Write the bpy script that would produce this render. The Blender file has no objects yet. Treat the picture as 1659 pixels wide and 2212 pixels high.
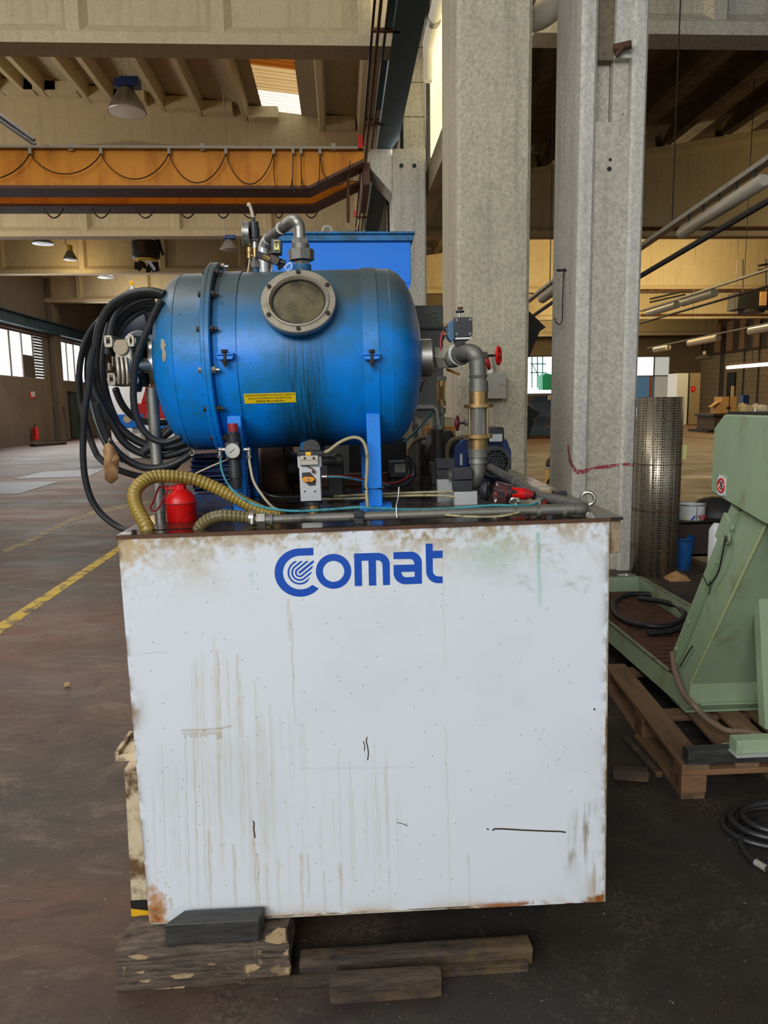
import bpy, bmesh, math, random
from math import sin, cos, pi, radians, sqrt
from mathutils import Vector as V, Matrix, noise
random.seed(7)
S = bpy.context.scene
COL = S.collection

# ------------------------------------------------------------ camera
F, CX, CY = 1640.0, 829.5, 1106.0
EYE = V((0, 0, 1.6))
CR = Matrix.Rotation(-radians(3.1), 3, 'Z') @ Matrix.Rotation(pi/2 - radians(8.12), 3, 'X') @ Matrix.Rotation(-radians(0.8), 3, 'Z')
cd = bpy.data.cameras.new('camera'); cam = bpy.data.objects.new('camera', cd); COL.objects.link(cam)
cam.matrix_world = Matrix.Translation(EYE) @ CR.to_4x4()
cd.sensor_fit = 'HORIZONTAL'; cd.sensor_width = 36; cd.lens = 36*F/1659; cd.clip_end = 300; cd.clip_start = .05
S.camera = cam

# ------------------------------------------------------------ exposure, sky, daylight
S.view_settings.view_transform = 'Standard'; S.view_settings.look = 'None'
S.view_settings.gamma = 1; S.view_settings.exposure = 0.0; S.view_settings.use_curve_mapping = False
W = bpy.data.worlds.new('sky'); S.world = W; W.use_nodes = True
wn = W.node_tree.nodes; bg = wn['Background']; bg.inputs[0].default_value = (.90, .95, 1, 1); bg.inputs[1].default_value = .55
try:
    S.cycles.use_denoising = True; S.cycles.max_bounces = 8; S.cycles.diffuse_bounces = 4
    S.cycles.sample_clamp_indirect = 6; S.cycles.caustics_reflective = False; S.cycles.caustics_refractive = False
except Exception: pass

def area(name, loc, target, sx, sy, power, col):
    l = bpy.data.lights.new(name, 'AREA'); l.shape = 'RECTANGLE'; l.size = sx; l.size_y = sy
    l.energy = power; l.color = col
    o = bpy.data.objects.new(name, l); COL.objects.link(o); o.location = loc
    o.rotation_euler = (V(target) - V(loc)).to_track_quat('-Z', 'Y').to_euler(); return o
def point(name, loc, power, col, r=.25):
    l = bpy.data.lights.new(name, 'POINT'); l.energy = power; l.color = col; l.shadow_soft_size = r
    o = bpy.data.objects.new(name, l); COL.objects.link(o); o.location = loc; return o
# daylight entering through the open gate behind the photographer and the roof lights of the left hall
area('gate_daylight', (-4.8, -8.0, 6.2), (.2, 3, 1.2), 9, 4.5, 1250, (.95, .98, 1))
area('rooflight_near', (-5.5, 4.5, 8.6), (-4, 5.5, 0), 9, 1.6, 330, (1, .98, .94))
area('rooflight_far', (-5.5, 17.5, 8.9), (-5.5, 17.5, 0), 9, 2.0, 420, (1, .95, .88))
area('rooflight_end', (-6.5, 34, 8.6), (-6.5, 34, 0), 9, 3.0, 260, (1, .95, .88))
area('upper_hall_fill', (-13.4, 17.5, 6.4), (0, 18, 9.6), 10, 2.0, 470, (1, .97, .9))  # unseen fill light added to brighten ceiling and girders, no window stands here
area('window_daylight', (-13.2, 36, 4.0), (0, 34, 1), 14, 2.2, 900, (.95, .98, 1))
area('clerestory_daylight', (1.55, 11.5, 7.2), (-4, 10.5, 7.0), 7, 2.2, 90, (1, .95, .85))
WARM = (1, .76, .38)

# ------------------------------------------------------------ pixel rays
def ray(x, y): return CR @ V(((x-CX)/F, -(y-CY)/F, -1))
def aY(x, y, Y): d = ray(x, y); return EYE + d*(Y/d.y)
def aZ(x, y, Z): d = ray(x, y); return EYE + d*((Z-1.6)/d.z)
def aX(x, y, X): d = ray(x, y); return EYE + d*(X/d.x)
# machine frame (the coolant tank stands a little tilted on its timbers)
MR = Matrix.Rotation(-.022, 3, 'Z') @ Matrix.Rotation(-.0172, 3, 'Y')
MO = V((.058, 2.0, 1.273)); MRT = MR.transposed()
MW = Matrix.Translation(MO) @ MR.to_4x4()
def mray(x, y): return MRT @ (EYE - MO), MRT @ ray(x, y)
def mY(x, y, Y): o, d = mray(x, y); return o + d*((Y-o.y)/d.y)
def mZ(x, y, Z=0): o, d = mray(x, y); return o + d*((Z-o.z)/d.z)
def PX(Y): return (Y+2.0)/F       # size of one pixel at machine depth Y

# ------------------------------------------------------------ materials
def lin(c):
    return tuple(((v/255)/12.92 if v/255 <= .04045 else ((v/255+.055)/1.055)**2.4) for v in c) + (1,)
class NT:
    def __init__(s, name):
        s.m = bpy.data.materials.new(name); s.m.use_nodes = True; s.t = s.m.node_tree; s.n = s.t.nodes; s.l = s.t.links
        s.b = s.n['Principled BSDF']
        s.tc = s.n.new('ShaderNodeTexCoord')
    def link(s, a, b): s.l.new(a, b)
    def mapping(s, scale=(1,1,1), loc=(0,0,0), src='Object'):
        m = s.n.new('ShaderNodeMapping'); m.inputs['Scale'].default_value = scale; m.inputs['Location'].default_value = loc
        s.link(s.tc.outputs[src], m.inputs[0]); return m.outputs[0]
    def noise(s, scale, detail=4, rough=.55, vec=None, dist=0):
        n = s.n.new('ShaderNodeTexNoise'); n.inputs['Scale'].default_value = scale; n.inputs['Detail'].default_value = detail
        n.inputs['Roughness'].default_value = rough; n.inputs['Distortion'].default_value = dist
        s.link(vec if vec is not None else s.tc.outputs['Object'], n.inputs['Vector']); return n.outputs['Fac']
    def ramp(s, fac, a, b, ca=(0,0,0,1), cb=(1,1,1,1)):
        r = s.n.new('ShaderNodeValToRGB'); r.color_ramp.elements[0].position = a; r.color_ramp.elements[1].position = b
        r.color_ramp.elements[0].color = ca; r.color_ramp.elements[1].color = cb
        s.link(fac, r.inputs[0]); return r.outputs[0]
    def math(s, op, a, b=None, clamp=False):
        m = s.n.new('ShaderNodeMath'); m.operation = op; m.use_clamp = clamp
        for i, v in enumerate((a, b)):
            if v is None: continue
            if isinstance(v, (int, float)): m.inputs[i].default_value = v
            else: s.link(v, m.inputs[i])
        return m.outputs[0]
    def mix(s, f, a, b):
        m = s.n.new('ShaderNodeMixRGB')
        for i, v in enumerate((f, a, b)):
            if isinstance(v, (int, float)): m.inputs[i].default_value = v
            elif isinstance(v, tuple): m.inputs[i].default_value = v
            else: s.link(v, m.inputs[i])
        return m.outputs[0]
    def xyz(s, src='Object'):
        x = s.n.new('ShaderNodeSeparateXYZ'); s.link(s.tc.outputs[src], x.inputs[0]); return x.outputs
    def bump(s, h, strength=.3, dist=.01):
        b = s.n.new('ShaderNodeBump'); b.inputs['Strength'].default_value = strength; b.inputs['Distance'].default_value = dist
        s.link(h, b.inputs['Height']); s.link(b.outputs[0], s.b.inputs['Normal'])
    def col(s, c):
        if isinstance(c, tuple): s.b.inputs['Base Color'].default_value = c
        else: s.link(c, s.b.inputs['Base Color'])
    def set(s, rough=None, metal=None, **k):
        for nm, v in (('Roughness', rough), ('Metallic', metal)):
            if v is None: continue
            if isinstance(v, (int, float)): s.b.inputs[nm].default_value = v
            else: s.link(v, s.b.inputs[nm])
def mul(c, k): return tuple(min(1, x*k) for x in c[:3]) + (1,)
_mc = {}
def mat(name, rgb, rough=.6, metal=0, var=.2, scale=12, dirt=None, dth=(.5,.7), dscale=5, bump=0, stretch=(1,1,1), linear=None):
    if name in _mc: return _mc[name]
    c = lin(rgb)
    t = NT(name); v = t.mapping(stretch)
    n1 = t.noise(scale, 5, .6, v)
    col = t.mix(n1, mul(c, 1-var), mul(c, 1+var))
    if dirt:
        d = t.ramp(t.noise(dscale, 6, .65, v), dth[0], dth[1])
        col = t.mix(d, col, lin(dirt))
    t.col(col); t.set(rough=t.ramp(n1, 0, 1, (max(0, rough-.12),)*3+(1,), (min(1, rough+.12),)*3+(1,)), metal=metal)
    if bump: t.bump(t.noise(scale*4, 5, .65, v), bump, .01)
    _mc[name] = t.m; return t.m
def emis(name, rgb, strength, lines=None):
    t = NT(name); c = lin(rgb); t.col(c); t.set(rough=.5)
    t.b.inputs['Emission Color'].default_value = c; t.b.inputs['Emission Strength'].default_value = strength
    if lines:
        w = t.n.new('ShaderNodeTexWave'); w.bands_direction = lines[0]; w.inputs['Scale'].default_value = lines[1]; w.inputs['Distortion'].default_value = .3
        t.link(t.tc.outputs['Object'], w.inputs[0])
        t.link(t.mix(w.outputs['Fac'], mul(c, lines[2]), c), t.b.inputs['Emission Color'])
    return t.m

def concrete(name, rgb, dark=.55, pits=True, streak=.35):
    t = NT(name); c = lin(rgb)
    big = t.noise(1.2, 6, .65); fine = t.noise(28, 6, .7)
    col = t.mix(big, mul(c, .72), mul(c, 1.18))
    col = t.mix(t.ramp(fine, .35, .7), mul(c, dark), col)
    st = t.ramp(t.noise(3, 5, .6, t.mapping((3, 3, .18))), .52, .75)
    col = t.mix(t.math('MULTIPLY', st, streak), col, lin((86, 78, 66)))
    blot = t.ramp(t.noise(6.5, 10, .82, None, .4), .53, .60)
    col = t.mix(t.math('MULTIPLY', blot, .42), col, mul(c, dark*.8))
    if pits:
        vo = t.n.new('ShaderNodeTexVoronoi'); vo.inputs['Scale'].default_value = 9; t.link(t.tc.outputs['Object'], vo.inputs['Vector'])
        p = t.ramp(vo.outputs['Distance'], .045, .075, (1,1,1,1), (0,0,0,1))
        p = t.math('MULTIPLY', p, t.ramp(t.noise(2.2, 2), .5, .6))
        col = t.mix(p, col, (.02, .018, .015, 1))
    t.col(col); t.set(rough=.9); t.bump(fine, .35, .008)
    return t.m
M = {}
M['concrete'] = concrete('concrete', (214, 203, 174))
M['concrete_light'] = concrete('concrete light', (232, 227, 214), .6)
M['concrete_beam'] = concrete('beam concrete', (206, 188, 150), .75, False, .25)
M['concrete_roof'] = concrete('roof concrete', (182, 168, 138), .6, False, .3)
M['concrete_wall'] = concrete('wall concrete', (132, 120, 104), .6, False, .8)
M['concrete_mid'] = concrete('recessed panel concrete', (222, 214, 194), .55)
M['galv'] = mat('galvanised steel', (150, 148, 138), .42, .75, .3, 30, (92, 84, 70), (.55, .8), 9, .05)
M['cast'] = mat('dull cast iron fitting', (120, 117, 108), .5, .6, .35, 40, (70, 62, 50), (.55, .75), 12, .15)
M['steel'] = mat('bright steel', (190, 186, 176), .3, .9, .2, 25)
M['alu'] = mat('cast aluminium', (178, 168, 150), .5, .4, .15, 40, (110, 98, 78), (.6, .8), 18, .08)
M['aluplate'] = mat('aluminium plate', (188, 188, 186), .4, .35, .08, 30, (140, 132, 118), (.62, .85), 14)
M['brass'] = mat('tarnished brass', (168, 138, 88), .35, .8, .3, 25, (90, 72, 44), (.5, .8), 16)
M['black'] = mat('black plastic', (38, 39, 42), .45, 0, .3, 20, (70, 66, 60), (.6, .9), 9)
M['rubber'] = mat('black rubber', (36, 36, 37), .42, 0, .35, 14, (88, 84, 78), (.6, .85), 6, .05)
M['iron'] = mat('dark oily iron', (48, 43, 38), .5, .3, .4, 14, (84, 62, 44), (.55, .8), 7, .1)
M['rust'] = mat('rusty steel', (96, 62, 42), .8, .1, .4, 12, (50, 36, 28), (.45, .7), 5, .2)
M['red'] = mat('oily red paint', (206, 18, 16), .35, 0, .2, 20, (60, 16, 12), (.56, .7), 22)
M['redk'] = mat('red knob', (150, 34, 36), .5, 0, .15, 20, (70, 24, 20), (.6, .8), 20)
M['yellow'] = mat('yellow paint', (232, 178, 28), .5, 0, .15, 14, (120, 84, 20), (.6, .8), 14)
M['teal'] = mat('teal plastic tube', (62, 140, 150), .35, 0, .25, 20, (30, 70, 76), (.5, .7), 30)
M['clearhose'] = mat('dull clear tube', (180, 168, 140), .35, 0, .15, 20)
M['braid'] = mat('braided hose', (178, 164, 124), .5, .2, .3, 120, (100, 88, 60), (.5, .7), 30, .3)
M['amberhose'] = mat('olive suction hose', (150, 124, 52), .32, 0, .25, 14, (84, 68, 30), (.5, .75), 9)
M['ribhose'] = mat('grey brown suction hose', (104, 92, 56), .35, 0, .25, 14, (60, 52, 34), (.5, .75), 9)
M['blue_motor'] = mat('motor blue paint', (12, 48, 108), .45, 0, .25, 14, (18, 26, 38), (.5, .7), 12)
M['blue_dark'] = mat('blue grey crane paint', (44, 74, 88), .6, 0, .2, 5, (30, 42, 46), (.5, .8), 2)
M['blue_hopper'] = mat('hopper blue paint', (0, 118, 224), .6, 0, .1, 3, (40, 140, 224), (.68, .8), 7)
M['blue_dirty'] = mat('dirty blue edge', (22, 112, 170), .6, 0, .2, 6, (36, 66, 66), (.4, .65), 12)
M['crane'] = mat('crane yellow', (226, 144, 4), .6, 0, .12, 3, (168, 88, 4), (.45, .8), 3, 0, (1, 1, .3))
M['crane_edge'] = mat('crane flange', (96, 66, 52), .7, 0, .2, 5)
M['green'] = mat('pale green machine paint', (150, 168, 134), .5, 0, .1, 8, (104, 100, 52), (.56, .75), 4, .05, (1, 1, .4))
M['mesh'] = mat('tray plate', (96, 62, 52), .7, .1, .3, 30, (50, 34, 30), (.5, .7), 20, .3)
M['paper'] = mat('brown paper', (176, 134, 90), .8, 0, .2, 18, (112, 76, 44), (.5, .7), 20, .3)
M['card'] = mat('cardboard', (190, 148, 96), .8, 0, .12, 8)
M['canvas'] = mat('pale cloth', (196, 184, 158), .9, 0, .2, 8)
M['white'] = mat('white enamel', (214, 216, 214), .4, 0, .06, 6, (140, 128, 104), (.62, .8), 6)
M['tape'] = mat('white sealing tape', (220, 218, 208), .6, 0, .1, 60)
M['darkmetal'] = mat('dark sheet metal', (52, 50, 48), .55, .3, .25, 6, (96, 84, 70), (.6, .8), 5)
M['grey'] = mat('grey painted box', (158, 152, 138), .55, 0, .12, 8, (110, 92, 66), (.56, .75), 8)
M['wood_old'] = mat('weathered timber', (112, 88, 66), .85, 0, .35, 10, (178, 152, 118), (.55, .72), 8, .5, (.35, 2.5, 2.5))
M['wood_dark'] = mat('dark oily timber', (74, 60, 48), .75, 0, .35, 10, (120, 92, 52), (.52, .72), 6, .45, (.35, 3, 3))
M['wood_black'] = mat('blackened timber', (58, 56, 54), .6, 0, .3, 12, (84, 80, 74), (.5, .8), 8, .3, (.4, 3, 3))
M['wood_raw'] = mat('splintered pale wood', (206, 172, 124), .85, 0, .25, 18, (140, 100, 62), (.5, .7), 12, .4, (.4, 3, 3))
M['wood_pallet'] = mat('pallet wood', (124, 94, 66), .8, 0, .3, 6, (76, 56, 40), (.45, .7), 4, .4, (3, .5, 3))
M['wood_pallet2'] = mat('pallet wood across', (128, 92, 62), .8, 0, .3, 6, (72, 52, 38), (.45, .7), 4, .4, (.5, 3, 3))
M['blockwall'] = None
M['logo'] = mat('logo blue', (10, 74, 172), .4, 0, .05, 10)
M['ink'] = mat('black ink', (24, 22, 18), .6, 0, .05, 10)
M['glassdark'] = mat('sooty glass', (106, 96, 70), .15, 0, .3, 8, (34, 32, 30), (.42, .62), 6)
def glassmat(name, rgb, alpha=.25, rough=.08):
    t = NT(name); t.col(lin(rgb)); t.set(rough=rough); t.b.inputs['Transmission Weight'].default_value = 1-alpha; t.b.inputs['IOR'].default_value = 1.45
    return t.m
M['glass'] = glassmat('clear glass', (230, 230, 222), .1)
M['smoke'] = glassmat('smoky plastic', (120, 84, 84), .35)

# ------------------------------------------------------------ mesh building
def frame(ax, up=None):
    ax = V(ax).normalized()
    u = V(up) if up is not None else (V((0,0,1)) if abs(ax.z) < .9 else V((1,0,0)))
    a = u.cross(ax)
    if a.length < 1e-6: a = V((1,0,0)).cross(ax)
    a.normalize(); return a, ax.cross(a).normalized()
class MB:
    def __init__(s): s.v = []; s.f = []; s.mi = []; s.cur = 0
    def add(s, vs, fs):
        o = len(s.v); s.v += [V(x) for x in vs]; s.f += [tuple(i+o for i in f) for f in fs]; s.mi += [s.cur]*len(fs); return s
    def box(s, a, b):
        x0, y0, z0 = (min(a[i], b[i]) for i in range(3)); x1, y1, z1 = (max(a[i], b[i]) for i in range(3))
        return s.add([(x0,y0,z0),(x1,y0,z0),(x1,y1,z0),(x0,y1,z0),(x0,y0,z1),(x1,y0,z1),(x1,y1,z1),(x0,y1,z1)],
                     [(0,3,2,1),(4,5,6,7),(0,1,5,4),(1,2,6,5),(2,3,7,6),(3,0,4,7)])
    def cbox(s, c, size, rot=None):
        c = V(c); h = V(size)/2; vs = []
        for z in (-1,1):
            for x, y in ((-1,-1),(1,-1),(1,1),(-1,1)):
                p = V((x*h.x, y*h.y, z*h.z)); vs.append(c + (rot @ p if rot is not None else p))
        return s.add(vs, [(0,3,2,1),(4,5,6,7),(0,1,5,4),(1,2,6,5),(2,3,7,6),(3,0,4,7)])
    def bar(s, p, q, w, h, up=None):
        p, q = V(p), V(q); a, b = frame(q-p, up); vs = []
        for c in (p, q):
            for x, y in ((-1,-1),(1,-1),(1,1),(-1,1)): vs.append(c + a*x*w/2 + b*y*h/2)
        return s.add(vs, [(0,3,2,1),(4,5,6,7),(0,1,5,4),(1,2,6,5),(2,3,7,6),(3,0,4,7)])
    def cyl(s, p, q, r, r2=None, n=16):
        return s.lathe([(0, r), ((V(q)-V(p)).length, r if r2 is None else r2)], p, V(q)-V(p), n)
    def lathe(s, prof, o, ax, n=24, caps=True, ph=0):
        o = V(o); ax = V(ax).normalized(); a, b = frame(ax); vs = []; fs = []
        for t, r in prof:
            for k in range(n):
                g = ph + 2*pi*k/n; vs.append(o + ax*t + (a*cos(g)+b*sin(g))*r)
        for i in range(len(prof)-1):
            for k in range(n):
                j = (k+1) % n; fs.append((i*n+k, i*n+j, (i+1)*n+j, (i+1)*n+k))
        if caps:
            fs.append(tuple(range(n-1, -1, -1))); m = (len(prof)-1)*n; fs.append(tuple(m+k for k in range(n)))
        return s.add(vs, fs)
    def hexa(s, p, q, r): return s.cyl(p, q, r, n=6)
    def tube(s, pts, r, n=8, flat=None, up=None, closed=False):
        pts = [V(p) for p in pts]; m = len(pts); vs = []; fs = []; a = None
        for i, p in enumerate(pts):
            t = (pts[(i+1) % m] - pts[i-1]) if closed else (pts[min(i+1, m-1)] - pts[max(i-1, 0)])
            if t.length < 1e-9: t = V((0,0,1))
            t.normalize()
            if up is not None: a = V(up) - t*V(up).dot(t)
            elif a is None: a, _ = frame(t)
            else: a = a - t*a.dot(t)
            if a.length < 1e-6: a, _ = frame(t)
            a.normalize(); b = t.cross(a); rr = r[i] if isinstance(r, (list, tuple)) else r
            for k in range(n):
                g = 2*pi*k/n; vs.append(p + a*cos(g)*rr + b*sin(g)*rr*(flat if flat else 1))
        for i in range(m if closed else m-1):
            for k in range(n):
                j = (k+1) % n; i2 = (i+1) % m; fs.append((i*n+k, i*n+j, i2*n+j, i2*n+k))
        if not closed:
            fs.append(tuple(range(n-1, -1, -1))); fs.append(tuple((m-1)*n+k for k in range(n)))
        return s.add(vs, fs)
    def prism(s, poly, ext):
        poly = [V(p) for p in poly]; n = len(poly); e = V(ext)
        nrm = sum((poly[i].cross(poly[(i+1) % n]) for i in range(n)), V((0,0,0)))
        if nrm.dot(e) > 0: poly = poly[::-1]
        return s.add(poly + [p+e for p in poly], [tuple(range(n)), tuple(range(2*n-1, n-1, -1))] + [(i, i+n, (i+1) % n + n, (i+1) % n) for i in range(n)])
    def torus(s, c, ax, R, r, n=28, m=8, a0=0, a1=2*pi):
        a, b = frame(ax); c = V(c); full = abs(a1-a0-2*pi) < 1e-6; k = n if full else n+1
        pts = [c + (a*cos(a0+(a1-a0)*i/n) + b*sin(a0+(a1-a0)*i/n))*R for i in range(k)]
        return s.tube(pts, r, m, closed=full)
    def sphere(s, c, r, n=16, m=10, sc=(1,1,1)):
        c = V(c); vs = []; fs = []
        for i in range(m+1):
            th = pi*i/m
            for k in range(n):
                g = 2*pi*k/n; vs.append(c + V((sin(th)*cos(g)*r*sc[0], sin(th)*sin(g)*r*sc[1], cos(th)*r*sc[2])))
        for i in range(m):
            for k in range(n): fs.append((i*n+k, (i+1)*n+k, (i+1)*n+(k+1) % n, i*n+(k+1) % n))
        return s.add(vs, fs)
    def build(s, name, material, parent=None, bevel=0, smooth=38, label=None, kind=None, weld=False):
        o0 = V(ORG.get(top(parent).name, (0,0,0))) if parent else V((0,0,0))
        me = bpy.data.meshes.new(name); me.from_pydata([v - o0 for v in s.v], [], s.f)
        mats = material if isinstance(material, (list, tuple)) else [material]
        for m_ in mats: me.materials.append(m_)
        if len(mats) > 1: me.polygons.foreach_set('material_index', s.mi)
        if weld:
            bm = bmesh.new(); bm.from_mesh(me); bmesh.ops.remove_doubles(bm, verts=bm.verts, dist=1e-5); bm.to_mesh(me); bm.free()
        me.update()
        if smooth:
            me.polygons.foreach_set('use_smooth', [True]*len(me.polygons))
            me.set_sharp_from_angle(angle=radians(smooth))
        o = bpy.data.objects.new(name, me); COL.objects.link(o)
        if parent: o.parent = parent
        if bevel:
            b = o.modifiers.new('bevel', 'BEVEL'); b.width = bevel; b.segments = 2; b.limit_method = 'ANGLE'; b.angle_limit = radians(40)
        if label: o['label'] = label
        if kind: o['kind'] = kind
        return o
ORG = {}
def top(o):
    while o.parent: o = o.parent
    return o
def thing(name, label, cat, base=(0,0,0), machine=False, group=None, kind=None):
    o = bpy.data.objects.new(name, None); COL.objects.link(o); o.empty_display_size = .1
    base = V(base); ORG[o.name] = base
    o.matrix_world = (MW if machine else Matrix.Identity(4)) @ Matrix.Translation(base)
    if label: o['label'] = label
    if cat: o['category'] = cat
    if group: o['group'] = group
    if kind: o['kind'] = kind
    return o
def struct(name, mb, material, parent=None, **k):
    o = mb.build(name, material, parent, **k)
    if not parent: o['kind'] = 'structure'
    return o
def tag(o, label, cat, group=None):
    o['label'] = label; o['category'] = cat
    if group: o['group'] = group
    return o
def smoothpath(p, k=6):
    p = [V(a) for a in p]; out = []
    for i in range(len(p)-1):
        a, b, c, d = p[max(i-1, 0)], p[i], p[i+1], p[min(i+2, len(p)-1)]
        for j in range(k):
            t = j/k; out.append(.5*((2*b) + (c-a)*t + (2*a-5*b+4*c-d)*t*t + (3*b-a-3*c+d)*t**3))
    out.append(p[-1]); return out
def text_mesh(s, size, align='CENTER', bold=0):
    cu = bpy.data.curves.new('t', 'FONT'); cu.body = s; cu.size = size; cu.align_x = align; cu.offset = bold; cu.resolution_u = 3
    return curve_mesh(cu)
def curve_mesh(cu):
    o = bpy.data.objects.new('t', cu); COL.objects.link(o); dg = bpy.context.evaluated_depsgraph_get(); dg.update()
    me = bpy.data.meshes.new_from_object(o.evaluated_get(dg)); vs = [v.co.copy() for v in me.vertices]; fs = [tuple(p.vertices) for p in me.polygons]
    bpy.data.objects.remove(o); bpy.data.curves.remove(cu); bpy.data.meshes.remove(me); return vs, fs
def poly2d(splines):
    cu = bpy.data.curves.new('p', 'CURVE'); cu.dimensions = '2D'; cu.fill_mode = 'BOTH'
    for sp in splines:
        q = cu.splines.new('POLY'); q.points.add(len(sp)-1); q.use_cyclic_u = True
        for i, (x, y) in enumerate(sp): q.points[i].co = (x, y, 0, 1)
    return curve_mesh(cu)
# ============================================================ floor
def floor_mat():
    t = NT('workshop floor')
    v = t.mapping((.55, 1.0, 1)); v2 = t.mapping((.18, .5, 1))
    a = t.noise(1.6, 8, .68, v, .6); b = t.noise(9, 7, .7, v); c = t.noise(.7, 5, .6, v2, .4)
    col = t.mix(t.ramp(a, .3, .7), lin((44, 40, 37)), lin((96, 80, 68)))
    col = t.mix(t.math('MULTIPLY', t.ramp(c, .45, .6), .7), col, lin((122, 82, 60)))
    f_ = t.noise(4.2, 9, .78, v, 1.2); col = t.mix(t.math('MULTIPLY', t.ramp(f_, .52, .66), .6), col, lin((132, 112, 92))); col = t.mix(t.math('MULTIPLY', t.ramp(f_, .36, .46, (1,1,1,1), (0,0,0,1)), .6), col, lin((40, 36, 33)))
    col = t.mix(t.math('MULTIPLY', t.ramp(b, .5, .75), .5), col, lin((44, 40, 37)))
    col = t.mix(t.math('MULTIPLY', t.ramp(t.noise(5, 8, .75, t.mapping((.5, 1.4, 1), (3, 1, 0))), .63, .72), .45), col, lin((166, 150, 128)))
    sp = t.ramp(t.noise(70, 2, .5), .74, .78); col = t.mix(t.math('MULTIPLY', sp, .6), col, lin((170, 160, 140)))
    base_ = col
    # oil soaked concrete round the machine and towards the right, light falloff painted in
    x = t.xyz(); g = t.math('ADD', t.math('MULTIPLY', x[0], .55), t.math('MULTIPLY', t.math('SUBTRACT', 3.4, x[1]), .35))
    g = t.math('ADD', g, t.math('MULTIPLY', t.math('SUBTRACT', t.noise(1.3, 6, .65), .5), 1.3))
    near = t.ramp(x[1], 0.0, 1.0)
    oil = t.math('MULTIPLY', t.ramp(t.math('ADD', g, .45), .35, 1.0), t.ramp(t.math('DIVIDE', x[1], 10), .5, .75, (1,1,1,1), (0,0,0,1)))
    col = t.mix(t.math('MULTIPLY', oil, .9), col, t.mix(b, lin((20, 19, 18)), lin((44, 40, 37))))
    dst = t.ramp(t.noise(2.2, 7, .7, None, .5), .5, .68); col = t.mix(t.math('MULTIPLY', t.math('MULTIPLY', dst, t.ramp(t.noise(60, 4, .6), .42, .6)), .5), col, lin((112, 100, 84)))
    sp3 = t.ramp(t.noise(130, 2, .5), .66, .72); col = t.mix(t.math('MULTIPLY', sp3, .35), col, lin((150, 140, 122)))
    sp4 = t.ramp(t.noise(45, 3, .6, t.mapping((1,1,1),(5,2,0))), .70, .74); col = t.mix(t.math('MULTIPLY', sp4, .6), col, lin((176, 166, 146)))
    # brown concrete of the far right hall
    far = t.math('MULTIPLY', t.ramp(t.math('DIVIDE', x[1], 20), .35, .6), t.ramp(t.math('ADD', t.math('DIVIDE', x[0], 10), .2), .3, .5))
    col = t.mix(t.math('MULTIPLY', far, .7), col, lin((112, 84, 58)))
    t.col(col); t.set(rough=t.ramp(a, .3, .75, (.5,)*3+(1,), (.8,)*3+(1,)))
    t.bump(b, .25, .006); return t.m
mb = MB().add([(-14.2,-6,0),(30,-6,0),(30,64,0),(-14.2,64,0)], [(0,1,2,3)])
floor = struct('floor', mb, floor_mat(), smooth=0); floor.modifiers.clear()
def decal(pxs, name, m, z0=0, h=.0015, parent=None, hgt=None, **k):
    mb = MB(); ps = [aZ(x, y, z0+h) for x, y in pxs]
    mb.prism(ps, (0, 0, -h)); return mb.build(name, m, parent, smooth=0, **k)
M['line'] = mat('worn yellow floor paint', (206, 172, 52), .65, 0, .2, 10, (92, 78, 60), (.5, .62), 7)
M['line2'] = mat('faded yellow floor paint', (150, 128, 66), .65, 0, .25, 10, (96, 84, 72), (.42, .58), 6)
decal([(-130,1429),(-130,1463),(0,1369),(255,1193),(400,1097),(396,1089),(255,1180),(0,1345)], 'floor_marking', M['line'], parent=floor, label='bright yellow painted line on the brown floor')
decal([(5,1188),(12,1194),(60,1176),(100,1154),(150,1130),(200,1112),(290,1094),(360,1080),(360,1076),(290,1086),(200,1103),(150,1121),(100,1144),(55,1168)], 'floor_marking', M['line2'], parent=floor, label='faded yellow painted line farther back')
M['plate'] = mat('floor plate steel', (104, 106, 112), .55, .1, .25, 3, (80, 76, 72), (.5, .7), 4)
o = decal([(30,1034),(92,1019),(228,1012),(192,1029)], 'steel_floor_plate', M['plate'], 0, .008)
tag(o, 'grey steel plate lying on the floor, farther of the two, partly behind the hose coil', 'floor plate')
o = decal([(-90,1043),(128,1040),(42,1066),(-110,1072)], 'steel_floor_plate', M['plate'], 0, .008)
tag(o, 'grey steel plate lying on the floor at the left picture edge, nearer of the two', 'floor plate')
o = MB().cbox(aZ(145,1479,.012), (.03,.016,.022), Matrix.Rotation(.5, 3, 'Z')).build('wood_chip', M['wood_raw'], bevel=.002)
tag(o, 'tiny pale wood chip lying alone on the left floor', 'debris')

# ============================================================ left hall shell
XL = -14.0
def zA(X): return 10.5 - .112*abs(X+9)
def zB(X): return 8.75 - .095*abs(X+6)
wl = MB()
def wallx(mb, y0, y1, z0, z1): mb.box((XL-.25, y0, z0), (XL, y1, z1))
wallx(wl, -6, 48, 0, 2.92); wallx(wl, -6, 48, 5.0, 10.6)
wallx(wl, -6, 24, 2.92, 5.0); wallx(wl, 37.7, 39.7, 2.92, 5.0); wallx(wl, 46.2, 48, 2.92, 5.0)
wall_left = struct('wall_left', wl, M['concrete_wall'], smooth=0)
for Y in (24.3, 31, 38.6, 46.8):
    MB().box((XL, Y-.45, 0), (XL+.3, Y+.45, 8.6)).build('pilaster', M['concrete_wall'], wall_left, bevel=.03)
MB().box((XL+.02, -6, 5.0), (XL+.12, 48, 5.12)).build('ledge', M['concrete_wall'], wall_left)
EW = emis('bright window pane', (236, 243, 255), 2.4)
EW2 = emis('ribbed window pane', (222, 226, 226), 1.6, ('Z', 3.0, .7))
DK = mat('dark shutter slats', (84, 76, 68), .6, 0, .2, 6)
fm = mat('window frame', (120, 112, 100), .6, 0, .1, 6)
wi = 0
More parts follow.
